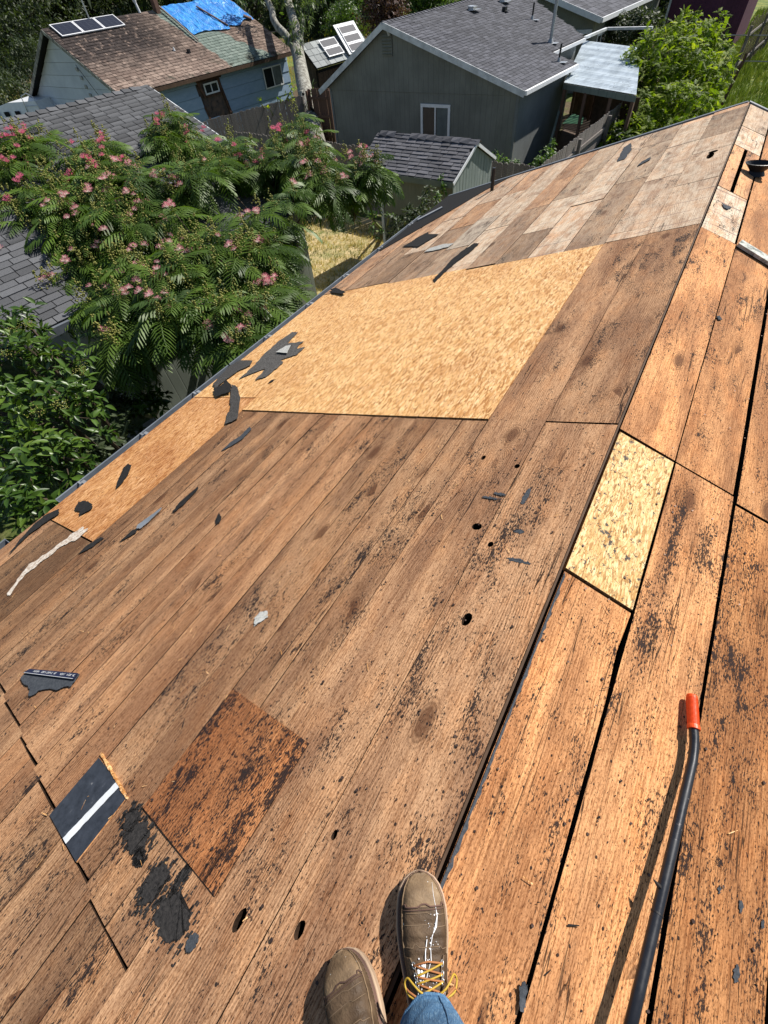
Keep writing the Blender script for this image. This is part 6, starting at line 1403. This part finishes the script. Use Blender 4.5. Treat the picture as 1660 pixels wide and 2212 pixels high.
# ================================================================== VEGETATION
def strip(p0, d, up, L_, w_, n=2, droop=.3, taper=(.6, 1, .15)):
    """narrow leaf strip as quads; returns verts, faces"""
    p0, d, up = Vector(p0), Vector(d).normalized(), Vector(up).normalized(); side = d.cross(up).normalized(); V, F = [], []
    for i in range(n+1):
        f = i/n; w = w_*(taper[0]+(taper[1]-taper[0])*min(1, f*2) if f < .5 else taper[1]+(taper[2]-taper[1])*(f-.5)*2)
        c = p0+d*(L_*f)-up*(droop*L_*f*f); V += [tuple(c-side*w/2), tuple(c+side*w/2)]
    for i in range(n): F.append((2*i, 2*i+1, 2*i+3, 2*i+2))
    return V, F
def frond(seed, npair=13, droop=.5, plen=.36):
    """twice divided drooping leaf, unit length, stem along +x"""
    r = random.Random(seed); V, F = [], []
    def add(v, f): b = len(V); V.extend(v); F.extend([tuple(b+i for i in q) for q in f])
    pts = []
    for i in range(9):
        f = i/8; pts.append(Vector((f*(1-.22*droop*f), r.uniform(-.01, .01), .10*f-droop*f*f*.85)))
    for i in range(8):
        a, b = pts[i], pts[i+1]; s = Vector((0, .010, 0)); add([tuple(a-s), tuple(a+s), tuple(b+s), tuple(b-s)], [(0, 1, 2, 3)])
    for i in range(npair):
        f = .10+.90*i/(npair-1); k = min(7, int(f*8)); g = f*8-k; c = pts[k].lerp(pts[k+1], g); tdir = (pts[k+1]-pts[k]).normalized()
        L_ = plen*math.sin(math.pi*(.18+.74*f))**.7*r.uniform(.92, 1.05)
        for s in (-1, 1):
            ang = RAD(62-22*f+r.uniform(-4, 4)); d = tdir*math.cos(ang)+Vector((0, s, 0))*math.sin(ang)+Vector((0, 0, .12))
            v, q = strip(c, d, (0, 0, 1), L_, .052, 2, .38+r.uniform(-.08, .12), (.55, 1, .2)); add(v, q)
    return np.array(V, float), np.array(F)
def broad(seed, w_=.38, fold=.12, bend=.15):
    V, F = [], []; n = 4; r = random.Random(seed)
    for i in range(n+1):
        f = i/n; w = w_*math.sin(math.pi*min(.98, max(.02, f**.85)))/2; z = -bend*f*f
        V += [(f, -w, z+fold*w*2), (f, 0, z), (f, w, z+fold*w*2)]
    for i in range(n):
        for k in range(2): a = i*3+k; F.append((a, a+1, a+4, a+3))
    return np.array(V, float), np.array(F)
def compound(seed, pairs=6, w_=.16, ll=.30):
    V, F = [], []; r = random.Random(seed)
    for i in range(pairs):
        f = .2+.8*i/(pairs-1)
        for s in (-1, 1):
            v, q = strip((f, 0, -.25*f*f), (math.cos(RAD(55)), s*math.sin(RAD(55)), -.1+r.uniform(-.2, .2)), (r.uniform(-.2, .2), 0, 1), ll*r.uniform(.8, 1.1), w_, 2, .25, (.4, 1, .1)); b = len(V); V += v; F += [tuple(b+k for k in t) for t in q]
    v, q = strip((0, 0, 0), (1, 0, 0), (0, 0, 1), 1.0, .02, 2, .25, (1, 1, 1)); b = len(V); V += v; F += [tuple(b+k for k in t) for t in q]
    return np.array(V, float), np.array(F)
def clump(seed, n=16, size=.3, spread=.5):
    r = random.Random(seed); V, F = [], []
    for i in range(n):
        c = Vector((r.gauss(0, spread), r.gauss(0, spread), r.gauss(0, spread*.7))); d = Vector((r.gauss(0, 1), r.gauss(0, 1), r.gauss(-.2, .6))).normalized(); up = Vector((r.gauss(0, .5), r.gauss(0, .5), 1))
        v, q = strip(c, d, up, size*r.uniform(.7, 1.3), size*.45, 2, .2, (.4, 1, .15)); b = len(V); V += v; F += [tuple(b+k for k in t) for t in q]
    return np.array(V, float), np.array(F)
def rotm(loc, d, roll, s, r, upz=1.0):
    m = frame(loc, d, (r.uniform(-.3, .3)*roll, r.uniform(-.3, .3)*roll, upz)); return m@Matrix.Diagonal((s, s, s, 1))

def limb(mb, a, b, r0, r1, bow=.1, n=6, seg=8, r=random):
    a, b = Vector(a), Vector(b); L_ = (b-a).length; o = Vector((r.uniform(-1, 1), r.uniform(-1, 1), r.uniform(-.3, .6)))*bow*L_
    pts = [a.lerp(b, i/n)+o*math.sin(math.pi*i/n) for i in range(n+1)]; mb.tube(pts, [r0+(r1-r0)*i/n for i in range(n+1)], seg); return pts

# ---------- pink flowering mimosa between the outbuilding and our eave
mt = empty('mimosa_tree', (-5.9, 4.6, ZG), 'big feathery leaved tree covered in pink flowers beside the eave', 'tree')
r_ = random.Random(21)
blobs = [(180, 470, 7.2, 70), (400, 500, 7.0, 80), (520, 480, 7.0, 60), (440, 560, 6.6, 70), (10, 490, 7.2, 50), (130, 620, 6.6, 28), (15, 330, 7.8, 50), (90, 320, 8.0, 45), (20, 420, 7.5, 60), (95, 440, 7.3, 60), (220, 345, 7.9, 45), (250, 430, 7.3, 70), (40, 400, 7.6, 85), (60, 350, 7.8, 60), (150, 400, 7.8, 75), (230, 400, 7.6, 75), (330, 410, 7.4, 90), (385, 305, 8.2, 52), (372, 262, 8.3, 20), (465, 320, 8.3, 50), (530, 360, 8, 50), (470, 420, 7.2, 90), (300, 500, 7.0, 90),
         (640, 300, 8.4, 48), (650, 360, 8.0, 72), (690, 400, 7.8, 50), (765, 375, 8.0, 42), (800, 365, 7.9, 20), (570, 470, 7.0, 80), (560, 550, 6.6, 48), (520, 570, 6.5, 80), (590, 630, 6.3, 30),
         (400, 600, 6.3, 90), (540, 680, 6.0, 50), (460, 690, 5.9, 65), (360, 680, 5.8, 48), (280, 660, 6.2, 55), (215, 650, 6.4, 30), (60, 500, 7.2, 65), (160, 500, 7.0, 60), (200, 560, 6.8, 55), (300, 600, 6.5, 60), (250, 740, 5.9, 36), (20, 560, 7.0, 28), (520, 740, 5.7, 25)]
tips = []
# the gap in the crown through which the sun reaches the outbuilding wall
gapP = [Vector(onV(x, y, FL@Vector((wA, 0, 0)), np.array([math.cos(RAD(9)), -math.sin(RAD(9)), 0]))) for x, y in ((350, 850), (385, 830), (410, 800), (375, 800))]
for (x, y, Z, rp) in blobs:
    c = Vector(pt(x, y, Z)); R_ = rp/FPX*Z; n = int(8+(rp/90)**2*27); vd = (Vector(CAM)-c).normalized()
    for i in range(n):
        d = Vector((r_.gauss(0, 1), r_.gauss(0, 1), r_.gauss(0, 1))).normalized()
        if d.dot(vd)+d.z*.7 < -.25: d = -d
        rad = R_*(r_.random()**.35); p = c+Vector((d.x*rad, d.y*rad, d.z*rad*.62))
        if min(((p-g_)-sdir*(p-g_).dot(sdir)).length for g_ in gapP) < .60: continue
        tips.append((p, d, R_))
fr_t = [frond(s, 10+s % 2, dr, pl_) for s, dr, pl_ in ((1, .35, .36), (2, .6, .34), (3, .8, .33), (4, .5, .38), (5, 1.0, .30))]
xf = []; flowers = []; buds = []
trunk = MB(); base = Vector((-5.9, 4.6, ZG)); fork = Vector((-6.0, 4.8, -3.0)); limb(trunk, base, fork, .15, .12, .05, r=r_)
mains = [Vector(pt(*q)) for q in [(380, 470, 7.9), (160, 480, 8.0), (600, 480, 7.8), (480, 620, 6.8), (300, 640, 6.8), (640, 380, 8.6), (760, 440, 8.3), (480, 380, 8.6)]]
for i_, q in enumerate(mains): limb(trunk, fork if i_ != 6 else mains[5]-Vector((0, 0, .25)), q-Vector((0, 0, .25)), .09 if i_ != 6 else .05, .035, .06, r=r_)
for (p, d, R_) in tips:
    q = min(mains, key=lambda v: (v-p).length)
    if r_.random() < .6: limb(trunk, q-Vector((0, 0, .3)), p-Vector((0, 0, .02)), .018, .007, .08, 4, 5, r=r_)
    nf = r_.randint(4, 6); a0 = r_.random()*6.28
    for k in range(nf):
        a = a0+6.283*k/nf+r_.uniform(-.25, .25); el = r_.uniform(-.55, .35); dd = Vector((math.cos(a), math.sin(a), el))+Vector(d)*.35
        xf.append((r_.randint(0, 4), rotm(p+Vector((0, 0, r_.uniform(-.10, .03))), dd, 1, r_.uniform(.42, .60), r_)))
    if r_.random() < .60:
        st = p+Vector((d.x*.05, d.y*.05, .06)); buds.append((st, r_.uniform(.12, .24)))
    if r_.random() < (.30 if p.z > -1.7 else .10):
        g = Vector((r_.gauss(0, .06), r_.gauss(0, .06), 0))
        for k in range(r_.randint(1, 3)): flowers.append(p+g+Vector((r_.gauss(0, .05), r_.gauss(0, .05), .10+r_.uniform(0, .08))))
trunk.build('trunk', 'stem', mt, smooth=True)
scatter(mt, 'leaf', 'foliage', fr_t, xf, 'leaf_mim', 300)
print('fronds', len(xf), 'flowers', len(flowers))
fm = []
for s in range(3):
    r = random.Random(s); V, F = [], []
    for i in range(46):
        d = Vector((r.gauss(0, 1), r.gauss(0, 1), abs(r.gauss(0, .8))+.25)).normalized(); L_ = r.uniform(.8, 1.05); v, q = strip((0, 0, 0), d, (r.gauss(0, 1), r.gauss(0, 1), .3), L_, .085, 2, .05, (.25, .6, 1)); b = len(V); V += v; F += [tuple(b+k for k in t) for t in q]
    fm.append((np.array(V), np.array(F)))
fx = [(r_.randint(0, 2), rotm(p, (r_.uniform(-.3, .3), r_.uniform(-.3, .3), -.02) if 0 else (1, r_.uniform(-.2, .2), r_.uniform(-.3, .3)), 1, r_.uniform(.050, .072), r_)) for p in flowers]
scatter(mt, 'flower', 'flowers', fm, fx, 'flower', 290)
bv, bf = [], []
bm = bmesh.new(); bmesh.ops.create_icosphere(bm, subdivisions=1, radius=1); ico = [tuple(v.co) for v in bm.verts]; icf = [tuple(v.index for v in f.verts) for f in bm.faces]; bm.free()
V, F = [], []
for (st, h) in buds:
    for k in range(26):
        f = r_.random(); c = st+Vector((r_.gauss(0, .050*(1.1-f)), r_.gauss(0, .050*(1.1-f)), f*h*1.3)); s = r_.uniform(.009, .015); b = len(V)
        V += [(c.x+x*s, c.y+y*s, c.z+z*s) for x, y, z in ico]; F += [tuple(b+i for i in t) for t in icf]
o = place('bud_clusters', np_mesh('bud_clusters', np.array(V), np.array(F), 'bud', RNG.rand(len(V))), I4, mt); o['kind'] = 'stuff'

# ---------- glossy leaved shrub at the left edge
def bushy(root, blobs, temps, leaf_mat, size, dens, seed, cap=300, per=7, tipup=.5, stem='stem', center=None, spread=.05, part='leaf', stemr=.006):
    r = random.Random(seed); xf = []; tr = MB(); 
    for (c, R_) in blobs:
        c = Vector(c); n = int(dens*R_*R_)
        if center is not None: limb(tr, center, c, .05, .02, .05, 5, 6, r=r)
        for i in range(n):
            d = Vector((r.gauss(0, 1), r.gauss(0, 1), r.gauss(.25, 1))).normalized(); p = c+Vector((d.x, d.y, d.z*.85))*R_*(r.random()**.30)
            if r.random() < .35: tr.tube([c.lerp(p, .5), p], [stemr, stemr*.5], 4, cap=False)
            ax = (d+Vector((0, 0, tipup))).normalized()
            for k in range(per):
                a = k*2.4+r.random(); u = ax.orthogonal().normalized(); v = ax.cross(u); dd = (u*math.cos(a)+v*math.sin(a))*r.uniform(.7, 1.1)+ax*r.uniform(.1, .7)
                xf.append((r.randint(0, len(temps)-1), rotm(p+ax*r.uniform(-spread, spread), dd, 1.6, size*r.uniform(.7, 1.25), r)))
    if tr.v: tr.build('stems', stem, root)
    scatter(root, part, 'foliage', temps, xf, leaf_mat, cap); return xf
sb_ = empty('glossy_shrub', (-6.0, 1.6, ZG), 'tall evergreen shrub with glossy leaves left of the eave', 'shrub')
bl = []
for (x, y, Z, rp) in [(30, 760, 5.6, 80), (110, 790, 5.3, 75), (60, 700, 5.8, 45), (30, 900, 4.9, 95), (130, 900, 4.8, 85), (190, 860, 5.0, 45), (60, 1010, 4.5, 85), (140, 990, 4.5, 60), (20, 1110, 4.2, 75), (90, 1080, 4.25, 45), (210, 930, 4.7, 25), (170, 820, 5.3, 30), (100, 980, 4.9, 80)]:
    bl.append((pt(x, y, Z), rp/FPX*Z))
xfs = bushy(sb_, bl, [broad(1, .42, .25, .12), broad(2, .46, .35, .2), broad(3, .38, .2, .05)], 'leaf_shrub', .125, 230, 5, per=6, center=Vector((-6.0, 1.6, ZG)))
V, F = [], []
for (x, y, Z) in [(25, 715, 5.35), (80, 890, 4.55), (130, 875, 4.5), (60, 700, 5.4), (170, 800, 5.0), (20, 760, 5.2)]:
    c0_ = Vector(pt(x, y, Z))
    for k in range(60):
        c = c0_+Vector((r_.gauss(0, .05), r_.gauss(0, .05), r_.gauss(0, .03))); s = r_.uniform(.004, .008); b = len(V); V += [(c.x+a*s, c.y+b2*s, c.z+z*s) for a, b2, z in ico]; F += [tuple(b+i for i in t) for t in icf]
o = place('blossom', np_mesh('blossom', np.array(V), np.array(F), 'bud', RNG.rand(len(V))), I4, sb_); o['kind'] = 'stuff'

# ---------- lime green tree behind the far rake
gt_ = empty('green_tree', tuple(onZ(1440, 330, ZG)), 'lime green leafy tree beyond the far end of the stripped roof', 'tree')
bl = []
for (x, y, Z, rp) in [(1400, 130, 15, 52), (1450, 110, 15, 50), (1500, 110, 15, 50), (1540, 70, 15.3, 30), (1420, 200, 14.5, 65), (1500, 190, 14.5, 65), (1540, 140, 14.8, 38), (1465, 150, 14.2, 60), (1380, 260, 14, 55), (1450, 260, 13.6, 70), (1510, 250, 14, 45), (1370, 160, 14.8, 25), (1350, 300, 13.6, 45), (1420, 310, 13.2, 50), (1480, 300, 13.4, 40), (1400, 350, 13, 45), (1330, 330, 13.5, 40), (1480, 50, 15.4, 22)]:
    bl.append((pt(x, y, Z), rp/FPX*Z))
tb_ = Vector(onZ(1440, 330, ZG)); 
bushy(gt_, bl, [compound(1), compound(2, 7), compound(3, 5, .2)], 'leaf_lime', .23, 105, 8, per=5, center=tb_, spread=.10, stem='bark_d', stemr=.01)
# ---------- big gum tree: pale forked trunk
et = empty('gum_tree', tuple(onZ(690, 330, ZG)), 'tall pale forked trunk of a gum tree between the blue and the grey house', 'tree')
tk = MB(); E_ = lambda x, y, Z: Vector(pt(x, y, Z))
tk.tube([Vector(onZ(695, 350, ZG))+Vector((0, 0, -.1)), E_(678, 280, 19.3), E_(668, 240, 19.6), E_(660, 200, 20), E_(652, 160, 20.4), E_(645, 120, 20.8), E_(642, 100, 21)], [.46, .38, .36, .35, .33, .30, .28], 16)
tk.tube([E_(645, 130, 20.8), E_(632, 95, 21), E_(614, 72, 21), E_(600, 58, 21), E_(591, 42, 21), E_(588, 22, 21.2), E_(578, 0, 21.4), E_(565, -40, 22)], [.22, .19, .17, .16, .155, .15, .14, .12], 12)
tk.tube([E_(645, 120, 20.8), E_(646, 90, 21), E_(640, 60, 21.2), E_(630, 30, 21.5), E_(622, 0, 21.8), E_(610, -60, 22.5)], [.27, .24, .23, .21, .20, .16], 12)
tk.tube([E_(648, 95, 21), E_(654, 60, 21), E_(656, 35, 21)], [.12, .09, .04], 8)
for q, rr2 in (((663, 214, 19.6), .15), ((672, 236, 19.3), .17), ((655, 203, 19.6), .12)): tk.tube([E_(q[0]-3, q[1], q[2]+.25), E_(*q)], [rr2*1.4, rr2], 10)
tk.build('trunk', 'bark', et, smooth=True)
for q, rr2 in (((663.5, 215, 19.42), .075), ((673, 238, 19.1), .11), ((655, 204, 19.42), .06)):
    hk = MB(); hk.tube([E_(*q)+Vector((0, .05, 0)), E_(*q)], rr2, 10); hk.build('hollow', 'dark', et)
bl = [(pt(x, y, Z), rp/FPX*Z) for (x, y, Z, rp) in [(640, 70, 20.6, 16), (655, 50, 20.6, 14), (648, 105, 20.2, 10), (625, 85, 20.6, 9), (665, 20, 20.7, 16), (600, -10, 21, 22), (640, -20, 21, 30), (690, -12, 21, 24), (672, 190, 19.2, 9), (665, 228, 19, 8), (520, -22, 22, 20), (560, -18, 22, 20)]]
bushy(et, bl, [broad(4, .22, .1, .35), broad(5, .18, .1, .3)], 'leaf_euc', .26, 110, 12, cap=200, per=6, tipup=-.6, center=None)

# ---------- weeds and small plants near the fences and the shed
wl2 = [broad(7, .5, .2, .2), broad(8, .42, .2, .1)]
def weed(name, label, q, size, leaf, cat='plant', mat='leaf_weed', dens=300, per=6, group=None):
    b0 = Vector(q[0]); w_ = empty(name, tuple(b0), label, cat, group); bushy(w_, q[1], wl2, mat, leaf, dens, int(abs(b0.x*100)), cap=60, per=per, center=b0, stem='stem_g', stemr=.004); return w_
weed('vine', 'green creeper clinging to the picket fence right of the garden shed', (onZ(1075, 400, ZG), [(pt(1085, 352, 13.2), .18), (pt(1110, 365, 13), .22), (pt(1070, 335, 13.4), .12), (pt(1130, 378, 12.8), .14)]), 1, .12)
weed('weed', 'leafy weed growing at the picket fence corner behind the rake', (onZ(1175, 395, ZG), [(pt(1180, 345, 13.2), .30), (pt(1195, 320, 13.6), .22), (pt(1205, 350, 13.2), .28), (pt(1165, 355, 13), .2)]), 1, .11, dens=260)
weed('tall_weed', 'tall feathery weed growing through the broken fence beside the patio', (onZ(1300, 330, ZG), [(pt(1300, 300, 14.5), .38), (pt(1295, 262, 15), .28), (pt(1285, 320, 14), .35), (pt(1320, 318, 14), .3), (pt(1296, 235, 15.4), .12)]), 1, .10, dens=300)
weed('shrub', 'dark low shrub under the lime green tree by the far rake', (onZ(1360, 360, ZG), [(pt(1350, 345, 12.6), .45), (pt(1400, 335, 12.8), .5), (pt(1330, 320, 13.4), .5), (pt(1450, 320, 13), .5)]), 1, .12, 'shrub', 'leaf_dark')
weed('shrub', 'dark leafy shrub against the front wall of the garden shed near the gutter', (onZ(880, 520, ZG), [(pt(880, 480, 8.9), .30), (pt(930, 430, 9.2), .22), (pt(910, 455, 9), .28), (pt(856, 505, 8.9), .2)]), 1, .10, 'shrub', 'leaf_dark')
weed('weed', 'thin sapling with few leaves in front of the shed wall', (onZ(955, 450, ZG), [(pt(952, 410, 9.4), .10), (pt(945, 425, 9.3), .10), (pt(955, 392, 9.5), .08)]), 1, .09, mat='leaf_weed', dens=500)
weed('weed', 'small leafy plant at the foot of the left shed wall corner', (onZ(830, 500, ZG), [(pt(805, 470, 9.9), .14), (pt(812, 500, 9.8), .14), (pt(840, 470, 9.7), .1)]), 1, .09)
weed('fern', 'dark leafy plant at the corner of the sage outbuilding wall', (onZ(330, 900, ZG), [(pt(330, 875, 6.4), .16), (pt(345, 860, 6.3), .10), (pt(290, 880, 6.5), .14)]), 1, .13, mat='leaf_shrub', dens=500)
weed('bush', 'dark bushes in the shade under the glossy shrub by the path', (onZ(260, 960, ZG), [(pt(250, 930, 6.0), .35), (pt(280, 860, 6.6), .3), (pt(220, 980, 5.6), .3), (pt(235, 860, 6.4), .4), (pt(180, 1010, 5.4), .35)]), 1, .11, 'bush', 'leaf_dark')
gh_ = [(560, 250, 17.8), (560, 230, 18)]
weed('climber', 'pale green climber shoots on the silver board fence by the blue house', (onZ(600, 300, ZG), [(pt(565, 225, 17.6), .16), (pt(625, 205, 18.2), .24), (pt(585, 238, 17.4), .12), (pt(632, 190, 18.4), .16), (pt(600, 212, 18), .14)]), 1, .12, mat='leaf_lime', dens=120)
hd2 = empty('hedge', tuple(onZ(1330, 95, ZG)), 'dark clipped hedge under the pale rail behind the patio cover', 'hedge')
bl = []
for i in range(7):
    p = Vector(onZ(1270+i*22, 78-i*2, -2.1)); bl.append((p, .85))
bushy(hd2, bl, [clump(31, 5, .3, .15)], 'leaf_dark', .6, 60, 14, cap=0, per=3)

# ---------- trees and bushes beyond the houses
crowns = []
def far_tree(label, px, py, Z, h, wd, mat, seed, n=420, name='tree', leafsz=.75, low=.15, group='trees beyond the houses'):
    """px,py: where the middle of the crown is seen"""
    c = Vector(pt(px, py, Z)); base = Vector((c.x, c.y, ZG)); t = empty(name, tuple(base), label, 'bush' if name == 'bush' else 'tree', group); r = random.Random(seed)
    tr = MB(); 
    if name != 'bush':
        limb(tr, base, c, .28*wd/6, .12*wd/6, .05, r=r)
        for k in range(6): limb(tr, base.lerp(c, .35+.1*k), c+Vector((r.uniform(-.4, .4)*wd, r.uniform(-.4, .4)*wd, r.uniform(0, .3)*h)), .1*wd/6, .03, .1, 5, 6, r=r)
    else: limb(tr, base, c, .08, .04, .05, r=r)
    tr.build('trunk', 'bark_d', t)
    lobes = [(Vector((r.uniform(-.36, .36)*wd, r.uniform(-.36, .36)*wd, r.uniform(-.38, .38)*h)), r.uniform(.18, .32)) for _ in range(11)]
    xf = []
    for i in range(n):
        lc, lr = r.choice(lobes); d = Vector((r.gauss(0, 1), r.gauss(0, 1), r.gauss(.1, 1))).normalized()*(r.random()**.4)
        p = c+lc+Vector((d.x*lr*wd, d.y*lr*wd, d.z*lr*h*.9))
        if p.z < ZG+low: p.z = ZG+low+r.random()*.8
        xf.append((r.randint(0, 2), rotm(p, (r.gauss(0, 1), r.gauss(0, 1), r.gauss(-.2, .5)), 2, leafsz*r.uniform(.7, 1.3), r)))
    scatter(t, 'leaves', 'crown', CL, xf, mat, 0); return t
CL = [clump(41, 16, .42, .42), clump(42, 16, .38, .48), clump(43, 14, .46, .40)]
far_tree('dark olive gum tree at the far left edge of the photo', 10, 60, 46, 12, 14, 'leaf_dark', 1, 900)
far_tree('dark olive gum tree left of the blue house gable', 60, 25, 52, 13, 14, 'leaf_dark', 2, 800)
far_tree('large dark tree behind the solar panels of the blue house', 170, -5, 54, 13, 13, 'leaf_dark', 3, 800)
far_tree('dark green tree behind the mast on the blue roof', 270, -10, 56, 12, 12, 'leaf_dark', 4, 700)
far_tree('bright green leafy tree behind the blue tarp roof ridge', 355, -2, 58, 10, 12, 'leaf_green', 5, 700)
far_tree('dark tree right behind the end of the blue tarp', 545, -20, 60, 12, 12, 'leaf_dark', 6, 700)
far_tree('shaded green tree in front of the distant road left of the gum trunk', 610, -5, 52, 8, 9, 'leaf_dark', 7, 500)
far_tree('bright green tree standing behind the gum trunk fork', 720, 12, 46, 6.5, 9, 'leaf_green', 8, 600)
far_tree('dark round tree beside the flowered field', 760, -12, 55, 9, 11, 'leaf_dark', 9, 600)
far_tree('dark green tree at the top between field and plum tree', 800, -20, 60, 10, 10, 'leaf_green', 10, 500)
far_tree('tree with dull reddish leaves behind the grey house ridge', 850, 12, 30, 5.0, 4.6, 'leaf_red', 11, 620, leafsz=.42)
far_tree('green tree behind the grey house roof ridge', 930, -15, 42, 6, 9, 'leaf_green', 12, 450)
far_tree('dark tree between the dark grey house and the plum shed', 1405, 10, 34, 5, 5, 'leaf_dark', 13, 450, leafsz=.5)
far_tree('dark tree behind the plum shed', 1470, -25, 46, 9, 12, 'leaf_dark', 14, 500)
far_tree('dark tree behind the old plank fence', 1600, -20, 48, 9, 14, 'leaf_dark', 15, 700)
far_tree('small dark tree at the top right corner', 1655, 10, 40, 5, 6, 'leaf_dark', 16, 350, leafsz=.5)
far_tree('bushy undergrowth at the foot of the gum trees on the left', 55, 150, 33, 3.0, 7, 'leaf_dark', 17, 350, 'bush', .45)
far_tree('shaded bush beside the field fence', 745, 42, 42, 2.6, 4.5, 'leaf_green', 18, 260, 'bush', .45)
far_tree('second shaded bush beside the field fence, left of the other', 690, 32, 44, 3.5, 5, 'leaf_dark', 19, 260, 'bush', .5)
far_tree('low bush left of the gable of the blue house by the trailer', 15, 190, 30, 2.0, 5, 'leaf_dark', 20, 220, 'bush', .4)
fd = []
for i in range(34):
    fd.append(i)
# far belt of woodland closing the view below the horizon
bt_ = MB(); r = random.Random(91); xf = []
for i in range(2600):
    a = RAD(r.uniform(-75, 40)); D = r.uniform(85, 150); p = Vector((math.sin(a)*D, math.cos(a)*D, ZG+r.random()**.8*11)); xf.append((r.randint(0, 2), rotm(p, (r.gauss(0, 1), r.gauss(0, 1), r.gauss(0, .5)), 2, r.uniform(2.0, 3.6), r)))
wd_ = empty('woodland', (0, 110, ZG)); wd_['kind'] = 'stuff'; 
def merged(name, temps, xf, mat, seedr=1):
    Vs, Fs, Rs = [], [], []; base = 0
    for ti, (V, F) in enumerate(temps):
        mm = np.array([np.array(m) for k, m in xf if k == ti])
        if len(mm) == 0: continue
        out = np.einsum('mij,nj->mni', mm, np.c_[V, np.ones(len(V))])[:, :, :3]; n, q = len(mm), len(V); Vs.append(out.reshape(-1, 3)); Fs.append((F[None]+np.arange(n)[:, None, None]*q+base).reshape(-1, F.shape[1])); base += n*q; Rs.append(np.repeat(RNG.rand(n), q))
    return np_mesh(name, np.concatenate(Vs), np.concatenate(Fs), mat, np.concatenate(Rs))
bpy.data.objects.remove(wd_); o = place('woodland', merged('woodland', CL, xf, 'leaf_dark')); o['kind'] = 'stuff'; o['label'] = 'dark mass of distant woodland along the top of the photo'; o['category'] = 'woodland'

# ---------- grass
def blade(seed, w_=.06):
    r = random.Random(seed); V, F = [], []
    for i in range(5):
        a = r.random()*6.28; v, q = strip((r.uniform(-.15, .15), r.uniform(-.15, .15), 0), (math.cos(a)*.45, math.sin(a)*.45, 1), (math.cos(a), math.sin(a), .2), r.uniform(.6, 1.1), w_, 2, .35, (1, .8, .1)); b = len(V); V += v; F += [tuple(b+k for k in t) for t in q]
    return np.array(V), np.array(F)
GR = [blade(s) for s in range(3)]
def grass(name, n, area, size, mat, seed, dens=None):
    r = random.Random(seed); xf = []; k = 0
    while len(xf) < n and k < n*6:
        k += 1; x, y = area(r)
        if dens and r.random() > dens(x, y): continue
        m = Matrix.Translation((x, y, ZG))@Matrix.Rotation(r.random()*6.28, 4, 'Z')@Matrix.Diagonal((size*r.uniform(.6, 1.3),)*3+(1,)); xf.append((r.randint(0, 2), m))
    o = place(name, merged(name, GR, xf, mat)); o['kind'] = 'stuff'; return o
M['leaf_straw'] = mat_leaf('straw_blade', (0.28, 0.22, 0.09), (0.56, 0.44, 0.22), .3, .8)
M['leaf_grass'] = mat_leaf('grass_blade', (0.035, 0.06, 0.012), (0.11, 0.15, 0.03), .35, .7, (0.24, 0.22, 0.08))
M['leaf_yel'] = mat_leaf('yellow_bloom', (0.55, 0.50, 0.03), (0.7, 0.62, 0.05), .2, .8)
ar = lambda r: (r.uniform(-11.4, -3.7), r.uniform(6.6, 12.9))
grass('dry_grass', 9000, ar, .10, 'leaf_straw', 1, lambda x, y: .2+.8*(noise.noise((x*.8, y*.8, 0)) > -.15))
grass('lawn_grass', 3200, ar, .09, 'leaf_grass', 2, lambda x, y: float(noise.noise((x*.8, y*.8, 0)) < 0))
ar2 = lambda r: (lambda y: (r.uniform(-1.8, 1.5+.12*y), y))(r.uniform(12.6, 60))
grass('meadow_grass', 16000, ar2, .34, 'leaf_grass', 3)
pf = [onZ(*q, ZG) for q in [(660, 118), (705, 62), (820, 30), (820, 70)]]
ar3 = lambda r: (lambda u, v: tuple((pf[0]*(1-u)*(1-v)+pf[1]*(1-u)*v+pf[2]*u*v+pf[3]*u*(1-v))[:2]))(r.random(), r.random())
grass('field_grass', 5000, ar3, .35, 'leaf_grass', 4); grass('yellow_wildflowers', 1800, ar3, .26, 'leaf_yel', 5, lambda x, y: float(noise.noise((x*.3, y*.3, 0)) > -.05))
ar4 = lambda r: (r.uniform(-60, -28), r.uniform(15, 55))
grass('far_left_grass', 3000, ar4, .5, 'leaf_straw', 6)
